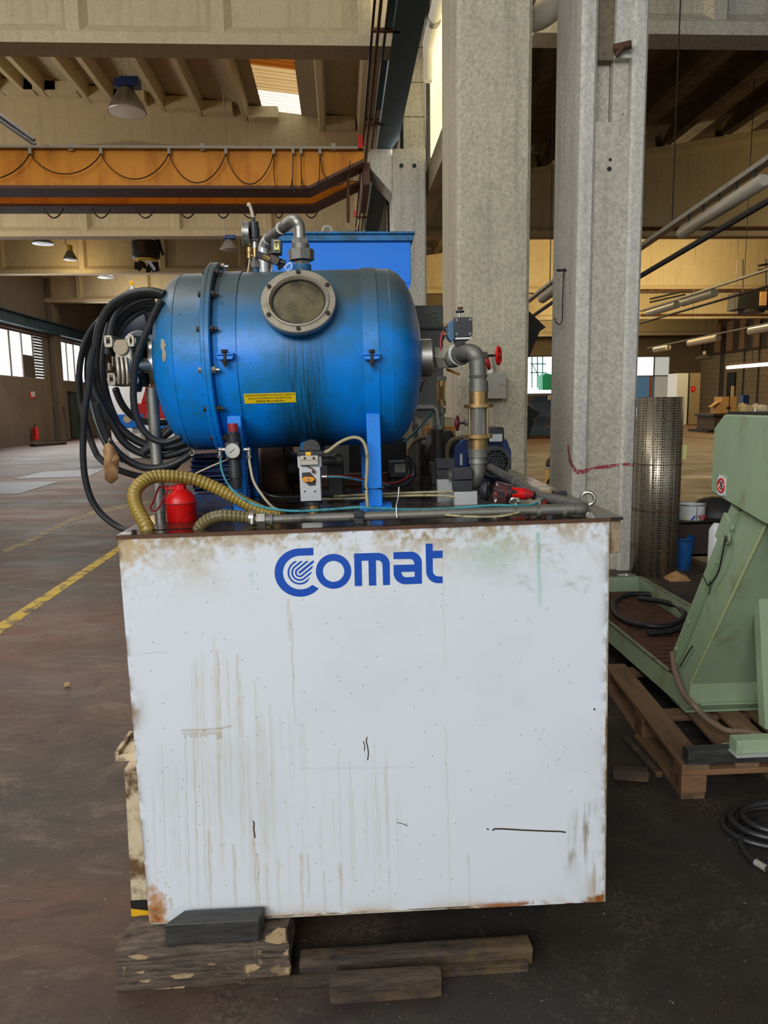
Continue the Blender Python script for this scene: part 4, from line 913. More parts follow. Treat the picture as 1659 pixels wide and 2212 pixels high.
X, Z = np.meshgrid(gx, gz)
C = np.zeros(X.shape+(3,)); C[:] = lin((218, 222, 226))[:3]
def bl(m, rgb): 
    global C
    m = np.clip(m, 0, 1)[..., None]; C = C*(1-m) + np.array(lin(rgb)[:3])*m
N1 = vnoise(X+3, Z+7, 9, 6, 2); N2 = vnoise(X+3, Z+7, 38, 4, 3); N3 = vnoise(X*8+3, Z*.6+7, 9, 4, 4); N4 = vnoise(X+9, Z+2, 3, 5, 9); N5 = vnoise(X+4, Z+8, 90, 3, 21); NF = .45*N1+.3*N2+.25*N5
bl(sst(N4, .5, .75)*.25, (196, 200, 200))
def L(px, py): p = mY(px, py, 0); return p.x, p.z
def drip(px, y0, y1, w, s, rgb=(170, 150, 112), seed=0):
    xa, za = L(px, y0); xb, zb = L(px + (y1-y0)*.03, y1)
    t = np.clip((Z-za)/(zb-za), 0, 1); xc = xa+(xb-xa)*t + .0012*np.sin(Z*60+px)
    ww = w/820/2*(1+.5*(vnoise(Z*0+px, Z, 30, 2, 8)-.5))
    m = np.exp(-((X-xc)/ww)**2)*(Z < za)*(Z > zb)*(.55+.45*sst(Z, zb, zb+.15))*sst(za-Z, 0, .01)
    bl(m*s*(.5+N2), rgb)
# broad faint wash with many runs
for k in range(46):
    px = rs.uniform(400, 660); u = (px-400)/260; y0 = 1450-55*sin(min(1, u*1.9)*pi/1)*(u < .53) + max(0, u-.35)*190 + rs.uniform(-25, 45)
    drip(px, y0, rs.uniform(1560, 1960), rs.uniform(3, 6), rs.uniform(.08, .34), (196, 184, 156))
for k in range(60):
    px = rs.uniform(330, 880); drip(px, rs.uniform(1560, 1760), rs.uniform(1800, 1980), rs.uniform(3, 6), rs.uniform(.05, .28), (192, 174, 136))
for px, y0, y1, w, s in ((622,1290,1385,5,.8),(629,1320,1560,4,.75),(512,1410,1640,7,.6),(470,1400,1640,6,.6),(548,1772,1960,5,.9),(556,1840,1985,7,.8),(650,1840,1985,8,.7),(665,1840,1940,6,.7),(505,1820,1985,8,.7),(450,1790,1985,6,.7),(400,1590,1960,4,.6),(418,1590,1960,4,.6),(955,1190,1450,4,.4),(962,1560,1960,5,.35),(1012,1840,1950,7,.45),(735,1860,1970,9,.7),(700,1880,1975,6,.6),(600,1850,1985,6,.6),(575,1860,1985,7,.6)):
    drip(px, y0, y1, w*.8, s*.7, (184, 160, 118))
drip(1162, 1145, 1310, 9, .75, (120, 190, 160)); drip(545, 1228, 1265, 9, .5, (120, 190, 160))
x0, z0 = L(1060, 1185); bl(np.exp(-((X-x0)/.075)**2-((Z-z0)/.07)**2)*sst(N1, .35, .65)*.5, (150, 196, 172))
x0, z0 = L(620, 1240); x1_, z1_ = L(450, 1215); bl(np.exp(-((X-x1_)/.09)**2-((Z-z1_)/.06)**2)*sst(N1, .45, .7)*.5, (196, 186, 160))
# grime and rust along the edges
edge = np.exp(Z/.03); bl(edge*sst(NF, .38, .6)*1.1, (170, 138, 90)); bl(np.exp(Z/.010)*sst(N2, .4, .62), (112, 76, 44)); bl(np.exp(Z/.07)*sst(NF, .46, .56)*.6, (198, 182, 146)); bl(np.exp(Z/.05)*sst(N5*.5+N1*.5, .54, .62)*.6, (140, 120, 88))
dl = np.sqrt(((X+HW)/.09)**2 + (Z/.11)**2); bl(sst(np.exp(-dl**2)+(NF-.5)*1.6, .35, .75)*.8, (192, 162, 114)); bl(sst(np.exp(-(dl*1.3)**2)+(N2-.5)*1.6, .75, 1.0)*.6, (140, 116, 82))
xr1, zr1 = L(945, 1140); bl(np.exp(-((X-xr1)/.1)**2-((Z-zr1)/.04)**2)*sst(NF, .46, .56)*.8, (150, 118, 70))
bl(np.exp(-(X+HW)/.006)*sst(N2, .35, .6)*.8, (120, 96, 66)); bl(np.exp(-(HW-X)/.008)*sst(N2, .4, .6)*.8, (96, 80, 64))
_, ze = L(290, 1530); bl(np.exp(-((X+HW)/.025)**2-((Z-ze)/.05)**2)*sst(N1, .35, .6), (140, 112, 72))
db = Z+TH; bl(np.exp(-db/.016)*sst(N1, .3, .6)*.9, (186, 150, 100)); bl(np.exp(-db/.006)*sst(N2, .45, .6), (120, 66, 30))
xc, zc_ = L(335, 1975); d_ = np.sqrt(((X-xc)/.04)**2+((Z-zc_)/.075)**2); bl(sst(np.exp(-d_**2)*1.25+(NF-.5)*1.9, .35, .8)*.9, (190, 120, 56)); bl(sst(np.exp(-d_**2)*1.2+(NF-.5)*2.4, .7, 1.05), (142, 68, 22)); bl(sst(np.exp(-d_**2)+(N5*.5+N2*.5-.5)*2.2, .95, 1.2)*.8, (78, 40, 20)); bl(sst(np.exp(-(d_/1.6)**2)*.8+(N5-.5)*1.6, .62, .8)*.5, (176, 150, 110))
xc, zc_ = L(1300, 1945); d_ = np.sqrt(((X-xc)/.05)**2+((Z-zc_)/.025)**2); bl(sst(np.exp(-d_**2)*1.2+(NF-.5)*2, .5, .9), (140, 80, 32))
for px, py, sx, sy in ((1075,1955,.07,.008),(1130,1952,.05,.006)):
    xc, zc_ = L(px, py); bl(np.exp(-((X-xc)/sx)**2-((Z-zc_)/sy)**2)*sst(N2, .4, .55), (150, 92, 40))
xc, zc_ = L(1275, 1790); m = np.exp(-((X-xc)/.042)**2-((Z-zc_)/.06)**2); bl(m*sst(N1*.5+N3*.5, .42, .56)*.9, (140, 124, 98))
xc, zc_ = L(1245, 1835); m = np.exp(-((X-xc)/.05)**2-((Z-zc_)/.055)**2); bl(m*sst(N3, .45, .62)*.9, (146, 128, 98))
xc, zc_ = L(1290, 1900); m = np.exp(-((X-xc)/.03)**2-((Z-zc_)/.09)**2); bl(m*sst(N3, .4, .65)*.8, (170, 146, 108))
for k in range(26):
    px, py = rs.uniform(1100, 1280), rs.uniform(1160, 1340); xc, zc_ = L(px, py); a_ = rs.uniform(0, pi); u = (X-xc)*cos(a_)+(Z-zc_)*sin(a_); v = -(X-xc)*sin(a_)+(Z-zc_)*cos(a_)
    bl(np.exp(-(u/.02)**2-(v/.005)**2)*sst(N2, .4, .6)*.3, (150, 146, 140))
def scratch(pts, w, rgb, s=1):
    for (x0, y0), (x1, y1) in zip(pts, pts[1:]):
        a, b = np.array(L(x0, y0)), np.array(L(x1, y1)); dv = b-a; t = np.clip(((X-a[0])*dv[0]+(Z-a[1])*dv[1])/(dv@dv), 0, 1)
        dd = np.hypot(X-a[0]-t*dv[0], Z-a[1]-t*dv[1]); bl(s*(dd < w/820/2)*1.0 + s*.5*np.exp(-(dd/(w/820))**2)*(dd >= w/820/2), rgb)
scratch([(393,1577),(440,1577),(480,1573),(500,1568)], 2.5, (160,134,92), .6)
for k in range(14): drip(393+k*6.4, 1577, 1577+rs.uniform(8, 22), 4, .9, (140,112,70))
scratch([(650,1660),(760,1659),(900,1657)], 3, (170,170,166), .2)
scratch([(300,1413),(365,1408)], 2, (150,150,148), .25)
for k in range(170):
    px, py = rs.uniform(280, 1300), rs.uniform(1170, 1940); xc, zc_ = L(px, py); i = int((xc+HW)/TW*(nx-1)); j = int(-zc_/TH*(nz-1)); 
    if 0 <= i < nx and 0 <= j < nz: C[j, i] = C[j, i]*.35
def paneldata():
    vs = np.zeros((nx*nz, 3)); vs[:, 0] = X.ravel(); vs[:, 2] = Z.ravel(); vs -= np.array(ORG[tank.name])[None]
    vs[:, 1] = .0006*(vnoise(X+1, Z+5, 4, 3, 12).ravel()-.5)
    xn, zn = L(1015, 1960); low = (X.ravel() < xn) & (Z.ravel() < -TH+.004)
    vs[low, 2] += .006
    idx = np.arange(nx*nz).reshape(nz, nx); q = np.stack([idx[1:, :-1], idx[1:, 1:], idx[:-1, 1:], idx[:-1, :-1]], -1).reshape(-1, 4)
    me = bpy.data.meshes.new('front_panel'); me.vertices.add(nx*nz); me.vertices.foreach_set('co', vs.ravel())
    me.loops.add(q.size); me.loops.foreach_set('vertex_index', q.ravel()); me.polygons.add(len(q)); me.polygons.foreach_set('loop_start', np.arange(0, q.size, 4))
    me.update(calc_edges=True); me.polygons.foreach_set('use_smooth', [True]*len(q))
    ca = me.color_attributes.new('stain', 'FLOAT_COLOR', 'POINT'); ca.data.foreach_set('color', np.concatenate([C.reshape(-1, 3), np.ones((nx*nz, 1))], 1).ravel())
    return me
pm = NT('stained white enamel'); at_ = pm.n.new('ShaderNodeVertexColor'); at_.layer_name = 'stain'
sp_ = pm.ramp(pm.noise(160, 2, .5), .72, .76); sp2 = pm.math('MULTIPLY', sp_, pm.ramp(pm.noise(9, 3, .5), .45, .65))
pm.col(pm.mix(pm.math('MULTIPLY', sp2, .7), at_.outputs['Color'], lin((96, 92, 86)))); pm.set(rough=.42)
fp = bpy.data.objects.new('front_panel', paneldata()); fp.data.materials.append(pm.m); COL.objects.link(fp); fp.parent = tank
WE = mat('grimy white enamel side', (196,188,170), .5, 0, .1, 8, (120,90,56), (.45,.62), 7)
mb = MB(); r_ = .012
# side walls with rounded front edge, back, bottom
mb.box((-HW,.0015,-TH),(-HW+.004,TD,0)).box((HW-.004,.0015,-TH),(HW+.0,TD,0)).box((-HW,TD-.004,-TH),(HW,TD,0)).box((-HW,.0015,-TH),(HW,TD,-TH+.004))
mb.build('side_walls', WE, tank, smooth=0)
MB().cyl((HW-.001,.006,-TH),(HW-.001,.006,0),.0062,n=16).build('corner_bead', WE, tank)
# oily top plate
ot = NT('oily black top plate'); n_ = ot.noise(6, 7, .7); n2 = ot.noise(30, 5, .7)
ot.col(ot.mix(ot.ramp(n_, .35, .7), lin((26,22,19)), lin((62,48,38)))); ot.set(rough=ot.ramp(n_, .4, .7, (.06,)*3+(1,), (.4,)*3+(1,))); ot.bump(n2, .12, .004)
MB().box((-HW-.003,-.004,0),(HW+.003,.05,.004)).box((-HW-.003,.05,0),(-.61,.075,.004)).box((-.46,.05,0),(HW+.003,.075,.004)).box((-HW-.003,.075,0),(HW+.003,TD,.004)).build('top_plate', ot.m, tank, smooth=0)
MB().box((-.61,.05,-.03),(-.46,.075,-.028)).build('slot_floor', M['ink'], tank); 
MB().box((-HW-.004,-.005,-.006),(HW+.004,-.001,.003)).build('top_edge', M['rust'], tank)
MB().box((HW+.004,.012,-.098),(HW+.038,TD-.05,-.004)).build('side_channel', mat('rust stained channel', (150,132,104), .6, 0, .2, 12, (100,70,44), (.45,.6), 16), tank, bevel=.002)
MB().box((HW+.003,.0,-.004),(HW+.04,TD,.004)).build('top_plate_edge', ot.m, tank)
for x, y in ((-.62,.03),(.60,.05),(.45,.06),(.0,.04),(.63,.35),(.0,.6),(-.3,.7)):
    MB().hexa((x,y,.003),(x,y,.012),.007).build('bolt', M['iron'], tank)
# left side fittings: gusset bracket and hazard taped post
gb = mY(246,1630,.25); gt = mY(285,1570,.25); yb_ = .22
STN = mat('stained cream steel', (206,188,156), .55, 0, .2, 16, (104,76,48), (.44,.6), 14)
g0 = V((-HW, yb_, mY(260,1632,yb_).z)); gx_ = mY(248,1632,yb_).x
MB().prism([(gx_,yb_,g0.z),(-HW,yb_,g0.z),(-HW,yb_,g0.z-.02),(gx_,yb_,g0.z-.02)], (0,.16,0)).build('bracket_plate', STN, tank, bevel=.001)
MB().prism([(gx_,yb_+.15,g0.z),(gx_+.018,yb_+.15,g0.z),(-HW,yb_+.15,g0.z+.075),(-HW,yb_+.15,g0.z+.10)], (0,.008,0)).prism([(gx_,yb_+.0,g0.z),(gx_+.012,yb_,g0.z),(gx_+.012,yb_+.15,g0.z+.0),(gx_,yb_+.15,g0.z)],(0,0,.012)).build('bracket_gusset', STN, tank)
xt_, xb_ = mY(268,1652,.17), mY(286,1985,.17)
def PX0(z): return xt_.x + (xb_.x-xt_.x)*(z-xt_.z)/(xb_.z-xt_.z)
def post(z0, z1, m, nm):
    MB().prism([(PX0(z0),.17,z0),(-HW,.17,z0),(-HW,.17,z1),(PX0(z1),.17,z1)], (0,.12,0)).build(nm, m, tank, bevel=.001)
zz1 = mY(290,1945,.17).z; zz2 = mY(300,1990,.17).z
post(zz1, g0.z-.02, STN, 'side_post'); MB().box((xb_.x-.001,.168,zz2),(-HW,.29,zz1)).build('post_foot', M['ink'], tank)
a = V((xb_.x-.001,.167,0)); MB().add([(a.x,.167,zz1-.025),(-HW,.167,zz1-.045),(-HW,.167,zz2+.016),(a.x,.167,zz2+.0)], [(0,1,2,3)]).build('hazard_stripe', M['yellow'], tank, smooth=0)
MB().add([(a.x,.1665,zz2+.0),(-HW,.1665,zz2),(-HW,.1665,zz2+.014),(a.x,.1665,zz2+.008)], [(0,1,2,3)]).build('post_foot_base', STN, tank, smooth=0)
# feet under the tank, hidden in its shadow
for x, y in ((.5,.35),(.5,1.3),(-.5,1.3)): MB().box((x-.06,y-.06,-TH-.1475-(.012 if x>0 else -.0)),(x+.06,y+.06,-TH)).build('foot', M['iron'], tank)
# scratches as shallow grooves in the paint
def groove(pts, w, nm='scratch', m='ink'):
    mb = MB(); P = [mY(x, y, 0) for x, y in pts]
    for p, q in zip(P, P[1:]):
        d = (q-p).normalized(); n = V((-d.z, 0, d.x))*w/820/2; mb.add([V((p.x+n.x,-.0006,p.z+n.z)), V((q.x+n.x,-.0006,q.z+n.z)), V((q.x-n.x,-.0006,q.z-n.z)), V((p.x-n.x,-.0006,p.z-n.z))], [(0,1,2,3)])
    return mb.build(nm, M[m], tank, smooth=0)
M['scr'] = mat('dark brown scratch', (58,44,34), .7, 0, .3, 60)
groove([(1064,1794),(1068,1790),(1090,1790.5),(1130,1793),(1180,1795),(1212,1796),(1222,1798)], 4, m='scr'); groove([(1051,1790),(1056,1791.5)], 3, m='scr')
groove([(793,1592),(791,1601),(794,1612),(796,1628),(794,1642)], 2.5, m='scr'); groove([(785,1601),(788,1612),(787,1622)], 2, m='scr')
groove([(547,1773),(549,1779),(548,1790),(551,1810)], 3, m='scr'); groove([(1283,1530),(1285,1534)], 4, m='scr'); groove([(857,1776),(872,1780),(880,1784)], 1.6, m='scr')
# ---- logo (thin vinyl letters on the panel)
def LZ(x, y): p = mY(560+x/3.770, 1120+y/3.773, 0); return (p.x, p.z)
def arc(cx, cy, r, a0, a1, n=24, ry=None): return [(cx+r*cos(radians(a0+(a1-a0)*i/n)), cy+(ry or r)*sin(radians(a0+(a1-a0)*i/n))) for i in range(n+1)]
def vinyl(splines, nm, thick=.0007):
    vs, fs = poly2d([[LZ(*p) for p in sp] for sp in splines]); mb = MB()
    mb.add([(v.x, -.0009, v.y) for v in vs], fs); return mb.build(nm, M['logo'], tank, smooth=0)
vinyl([[(441,238),(441,299)] + arc(335,440,142,-90,-270,40,137) + arc(335,440,142,90,47,14,137) + [(480,567)] + arc(333,440,201,41,90,14,197) + arc(333,440,208,90,270,44,197) + [(333,243)]], 'letter')
vinyl([arc(605,430,144,0,360,64,142)[:-1], arc(605,430,87,0,360,48,85)[::-1][:-1]], 'letter')
vinyl([[(772,285),(965,279)] + arc(965,372,97,-88,0,12,93) + [(1065,540),(1008,543),(1003,380)] + arc(966,378,37,0,-90,8) + [(950,341),(953,545),(893,547),(889,343),(833,344),(838,549),(778,551)]], 'letter')
vinyl([[(1092,274),(1235,270)] + arc(1235,358,88,-88,0,12) + [(1325,530),(1190,536)] + arc(1190,442,96,90,180,12,94) + [(1093,378),(1262,374)] + arc(1225,366,37,0,-90,8) + [(1093,331)],
       [(1155,436),(1160,450)] + arc(1198,438,40,165,90,8)+ [(1265,474),(1265,433)]], 'letter')
vinyl([[(1354,205),(1411,204),(1412,263),(1493,261),(1493,322),(1412,324),(1414,428)] + arc(1457,428,43,180,90,8) + [(1493,471),(1493,526),(1457,527)] + arc(1457,430,98,90,180,12,97)], 'letter')
def LE(x, y): p = mY(585+x/13.825, 1170+y/13.823, 0); return (p.x, p.z)
def stripe(ro, ri, tail_o, tail_i):
    dx, dy = .766, -.643; pt = lambda r, s: (860+s*r*.643, 920+s*r*.766)
    a, b = pt(ro, -1), pt(ri, -1); ka, kb = (a[1]-578)/.643, (b[1]-578)/.643
    pts = [(a[0]+dx*ka, 578)] + arc(860, 920, ro, 230, 50, 26) + [tail_o, tail_i] + arc(860, 920, ri, 50, 230, 26) + [(b[0]+dx*kb, 578)]
    vs, fs = poly2d([[LE(*p) for p in pts]]); MB().add([(v.x, -.0009, v.y) for v in vs], fs).build('emblem_stripe', M['logo'], tank, smooth=0)
stripe(360, 308, (1162,1085), (1172,1062)); stripe(250, 197, (1200,960), (1217,884)); stripe(140, 87, (1240,790), (1257,705))
vs, fs = poly2d([[LE(*p) for p in [(1240,566),(1290,566),(1280,622)] + arc(860, 920, 34, 50, 230, 12)]]); MB().add([(v.x, -.0009, v.y) for v in vs], fs).build('emblem_stripe', M['logo'], tank, smooth=0)
# ============================================================ blue pressure vessel
VY, VZ, VR = .58, .476, .285
vx0, vx1 = mY(342,775,VY).x, mY(911,765,VY).x
ves = thing('pressure_vessel', 'horizontal blue pressure vessel with round sight glass, flange and grime streaks', 'vessel', ((vx0+vx1)/2, VY, 0), True)
vm = NT('grimy blue vessel paint'); x_ = vm.xyz()
blue = vm.mix(vm.noise(3, 5, .6), lin((0, 118, 212)), lin((0, 136, 226)))
nz_ = vm.noise(5, 7, .7); nz2 = vm.noise(22, 5, .7)
teal = vm.ramp(vm.math('ADD', vm.math('MULTIPLY', nz_, .75), vm.math('MULTIPLY', nz2, .25)), .46, .62)
col = vm.mix(vm.math('MULTIPLY', teal, .7), blue, lin((14, 104, 132)))
# dust settled on the upward faces
hgt = vm.math('ADD', vm.math('MULTIPLY', vm.math('SUBTRACT', x_[2], VZ), 3.4), vm.math('MULTIPLY', vm.math('SUBTRACT', nz_, .5), .7))
dust = vm.ramp(hgt, .16, .68)
col = vm.mix(vm.math('MULTIPLY', vm.ramp(hgt, -.3, .3), .6), col, lin((22, 106, 138)))
col = vm.mix(vm.math('MULTIPLY', dust, .95), col, lin((72, 80, 76)))
# oil runs below the sight glass, front side only
sx0 = mY(655, 850, .3).x - (vx0+vx1)/2
run = vm.ramp(vm.noise(4, 6, .7, vm.mapping((30, .1, 1.2))), .42, .62)
run = vm.math('MULTIPLY', run, vm.ramp(vm.math('ADD', vm.math('ABSOLUTE', vm.math('SUBTRACT', x_[0], sx0)), vm.math('MULTIPLY', nz2, .03)), .055, .095, (1,1,1,1), (0,0,0,1)))
run = vm.math('MULTIPLY', run, vm.ramp(x_[1], -.02, .0, (1,1,1,1), (0,0,0,1)))
run = vm.math('MULTIPLY', run, vm.ramp(vm.math('SUBTRACT', VZ+.14, x_[2]), 0, .14))
col = vm.mix(vm.math('MULTIPLY', vm.ramp(vm.math('ABSOLUTE', vm.math('SUBTRACT', x_[0], sx0)), .05, .13, (1,1,1,1), (0,0,0,1)), .45), col, lin((8, 92, 120)))
col = vm.mix(vm.math('MULTIPLY', run, .85), col, lin((20, 54, 50)))
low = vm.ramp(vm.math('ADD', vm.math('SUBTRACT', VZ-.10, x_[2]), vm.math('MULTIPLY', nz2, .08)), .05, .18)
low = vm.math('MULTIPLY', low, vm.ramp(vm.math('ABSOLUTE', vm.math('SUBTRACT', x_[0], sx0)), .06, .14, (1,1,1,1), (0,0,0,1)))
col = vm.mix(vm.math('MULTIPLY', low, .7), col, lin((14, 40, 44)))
dots = vm.math('MULTIPLY', vm.ramp(vm.noise(60, 2, .5), .70, .73), .5)
col = vm.mix(dots, col, lin((20, 60, 84)))
vm.b.inputs['Specular IOR Level'].default_value = .4; vm.col(col); vm.set(rough=vm.ramp(nz_, .3, .7, (.33,)*3+(1,), (.5,)*3+(1,))); vm.bump(vm.noise(150, 3, .6), .12, .002)
M['vessel'] = vm.m
L_ = vx1-vx0
prof = [(0,.004),(.003,.05),(.010,.11),(.022,.165),(.036,.205),(.055,.243),(.075,.266),(.095,.279),(.112,VR),(.114,VR-.0015),(.117,VR)]
pr2 = prof + [(L_-t, r) for t, r in prof[::-1]]
pr2[-1] = (L_, .004)
MB().lathe(pr2, (vx0,VY,VZ), (1,0,0), 96).build('shell', M['vessel'], ves, smooth=50)
# chipped paint patch on the left dome
fx = mY(433,770,.27).x
FR = .317
MB().lathe([(0,VR-.01),(0,FR-.003),(.003,FR),(.012,FR),(.0125,FR-.002),(.0135,FR-.002),(.014,FR),(.026,FR),(.029,FR-.003),(.029,VR-.01)], (fx,VY,VZ), (1,0,0), 72).build('flange', M['vessel'], ves); flg = [o for o in ves.children if o.name.startswith('flange')][0]
MB().lathe([(0,VR),(.0,VR+.006),(.022,VR+.002),(.024,VR)], (fx+.034,VY,VZ), (1,0,0), 72, caps=False).build('flange_hub', M['vessel'], ves)
for k in range(16):
    g = 2*pi*k/16 + .12; c = V((fx, VY+cos(g)*(FR-.013), VZ+sin(g)*(FR-.013)))
    MB().hexa(c-V((.009,0,0)), c, .0095).cyl(c-V((.004,0,0)), c+V((.052,0,0)), .005, n=10).hexa(c+V((.029,0,0)), c+V((.040,0,0)), .0105).build('flange_bolt', M['iron'] if k % 4 else M['steel'], flg)
for x0, x1 in ((mY(471,800,.3).x, mY(513,800,.3).x), (mY(786,800,.3).x, mY(820,800,.3).x)):
    MB().lathe([(0,VR),(0,VR+.0035),(x1-x0,VR+.0035),(x1-x0,VR)], (x0,VY,VZ), (1,0,0), 96, caps=False).build('strap', M['vessel'], ves)
BLP = mat('support blue paint', (0,124,222), .45, 0, .12, 6, (16,84,110), (.58,.8), 14)
for px_, sx in ((487, 1), (803, 1)):
    yl = VY-VR-.004; c = mY(px_, 768, yl-.01); w = .026
    lug = MB().box((c.x-w,yl-.024,c.z+.001),(c.x+w,yl+.02,c.z+.007)).prism([(c.x-w,yl-.022,c.z-.001),(c.x+w,yl-.022,c.z-.001),(c.x+w*.75,yl-.022,c.z-.012),(c.x-w*.75,yl-.022,c.z-.012)], (0,.04,0)).build('strap_lug', BLP, ves, bevel=.001)
    b = c+V((0,-.012,0)); MB().hexa(b+V((0,0,.007)), b+V((0,0,.016)), .0105).cyl(b+V((0,0,-.034)), b+V((0,0,.01)), .0045, n=10).hexa(b+V((0,0,-.026)), b+V((0,0,-.013)), .0085).build('lug_bolt', M['iron'], lug)
def leg(pt, pb, w, Y0, Y1, nm='leg', ztop=None):
    a, b = mY(*pt, Y0), mZ(*pb, 0); zt = a.z if ztop is None else ztop
    xa, xb = a.x, mY(*pb, Y0).x
    MB().prism([(xb-w,Y0,.004),(xb+w,Y0,.004),(xa+w,Y0,zt),(xa-w,Y0,zt)], (0,Y1-Y0,0)).build(nm, BLP, ves, bevel=.003)
leg((505,898), (520,1112), .021, .335, .40); leg((806,893), (812,1100), .0215, .345, .41)
leg((540,960), (548,1080), .02, .76, .82, ztop=.31); leg((790,960), (795,1080), .02, .76, .82, ztop=.31)
for x in (mY(520,1112,.335).x, mY(812,1100,.345).x, mY(548,1080,.76).x): MB().box((x-.05,.32,.004),(x+.05,.43,.012)).build('foot_plate', BLP, ves)
# sight glass
ph = radians(29); n_ = V((0,-cos(ph),sin(ph))); sgx = mY(645,648,.31).x
c0 = V((sgx,VY,VZ)) + n_*(VR-.03)
GM = mat('scratched zinc ring', (168,158,140), .42, .6, .12, 30, (120,104,82), (.55,.8), 14, .04)
MB().lathe([(0,.088),(.052,.088),(.052,.109),(.054,.110),(.068,.110),(.070,.108)], c0, n_, 64, caps=False).lathe([(.070,.108),(.0705,.092),(.074,.090),(.0745,.086),(.068,.080),(.060,.078)], c0, n_, 64, caps=False).build('sight_glass_ring', GM, ves); sgr = [o for o in ves.children if o.name.startswith('sight_glass_ring')][0]
MB().lathe([(.060,.0795),(.0605,.001)], c0, n_, 48).build('sight_glass', M['glassdark'], ves)
MB().torus(c0+n_*.063, n_, .0775, .0025, 48, 6).build('gasket', M['ink'], ves)
MB().lathe([(.044,.106),(.044,.108),(.052,.109)], c0, n_, 64).build('counter_flange', M['blue_dirty'], ves)
a_, b_ = frame(n_)
for k in range(6):
    g = k*pi/3+pi/2; p = c0 + (a_*cos(g)+b_*sin(g))*.099 + n_*.070
    MB().cyl(p, p+n_*.006, .0065, n=12).build('ring_screw', M['iron'], sgr); MB().cyl(p+n_*.006, p+n_*.0064, .003, n=6).build('screw_socket', M['ink'], sgr)
# yellow warning label wrapped on the shell
def wrap(x, s, r): g = s/VR; return V((x, VY-cos(g)*r, VZ-sin(g)*r))
def label_s(px, py):   # arc length below the axis for a pixel on the shell
    best = None
    for k in range(400):
        s = -.3+k*.0018; p = wrap(0, s, VR); q = mY(px, py, p.y)
        e = abs(q.z-p.z); 
        if best is None or e < best[0]: best = (e, s, q.x)
    return best[1], best[2]
(s0, xa_), (s1, xb_) = label_s(526, 850), label_s(640, 868)
mb = MB(); ns = 6; vs = [wrap(x, s0+(s1-s0)*i/ns, VR+.0012) for i in range(ns+1) for x in (xa_, xb_)]
mb.add(vs, [(2*i, 2*i+2, 2*i+3, 2*i+1) for i in range(ns)]).build('warning_label', mat('yellow label', (226,190,16), .5, 0, .06, 20), ves); wlb = [o for o in ves.children if o.name.startswith('warning_label')][0]
for txt, fy, wfr, bo in (('ALIMENTARE ESCLUSIVAMENTE CON ARIA SECCA E LUBRIFICATA', .26, .97, 0), ('USARE OLIO NON DETERGENTE O COMPATIBILE CON N.B.R.', .56, .84, 0), ('PRESSIONE: MIN 3 bar MAX.8 bar', .86, .55, .01)):
    vs, fs = text_mesh(txt, 1, bold=bo); w = max(v.x for v in vs)-min(v.x for v in vs); k = (xb_-xa_)*wfr/w; ky = (s1-s0)*.24
    MB().add([wrap((xa_+xb_)/2+v.x*k, s0+(s1-s0)*fy-v.y*ky, VR+.0018) for v in vs], fs).build('lettering', M['ink'], wlb, smooth=0)
# bare patch on the left dome
pp = []
cp = MB()
for (x, y) in ((348,732),(354,733),(356,742),(359,744),(355,752),(359,764),(357,780),(352,782),(350,770),(351,758),(347,750)):
    o_, d_ = mray(x, y); lo = None
    for k in range(500):
        p = o_+d_*(2.2+k*.0012); t_ = p.x-vx0; rr_ = sqrt((p.y-VY)**2+(p.z-VZ)**2)
        R_ = 0
        for (ta, ra), (tb, rb) in zip(prof, prof[1:]):
            if ta <= t_ <= tb: R_ = ra+(rb-ra)*(t_-ta)/(tb-ta+1e-9)
        if t_ > .117: R_ = VR
        if rr_ <= R_: lo = p-d_*.0022; break
    if lo is not None: pp.append(lo)
if len(pp) > 4: cp.add(pp, [tuple(range(len(pp)))]).build('bare_patch', mat('bare primer', (160,140,118), .6), ves, smooth=0, label='bare patch where the blue paint has flaked off')
# top nozzles
def nozzle(px_, Y, r, h=.06): 
    x = mY(px_, 590, Y).x; MB().cyl((x,Y,VZ+VR-.05),(x,Y,VZ+VR+h), r, n=24).build('nozzle', M['blue_dirty'], ves); return x
nx1 = nozzle(653, .58, .030, .022); nx2 = nozzle(553, .58, .010, .02)
bx = mY(672,960,VY).x; MB().cyl((bx,VY-.08,VZ-VR-.035),(bx,VY-.08,VZ-VR+.03), .032, n=24).build('nozzle', M['blue_dirty'], ves)
# right end hub
hc = V((vx1,VY,mY(925,773,VY).z)); 
MB().lathe([(-.03,.062),(.030,.062),(.034,.058),(.034,.03)], hc, (1,0,0), 40).build('end_hub', M['steel'], ves)

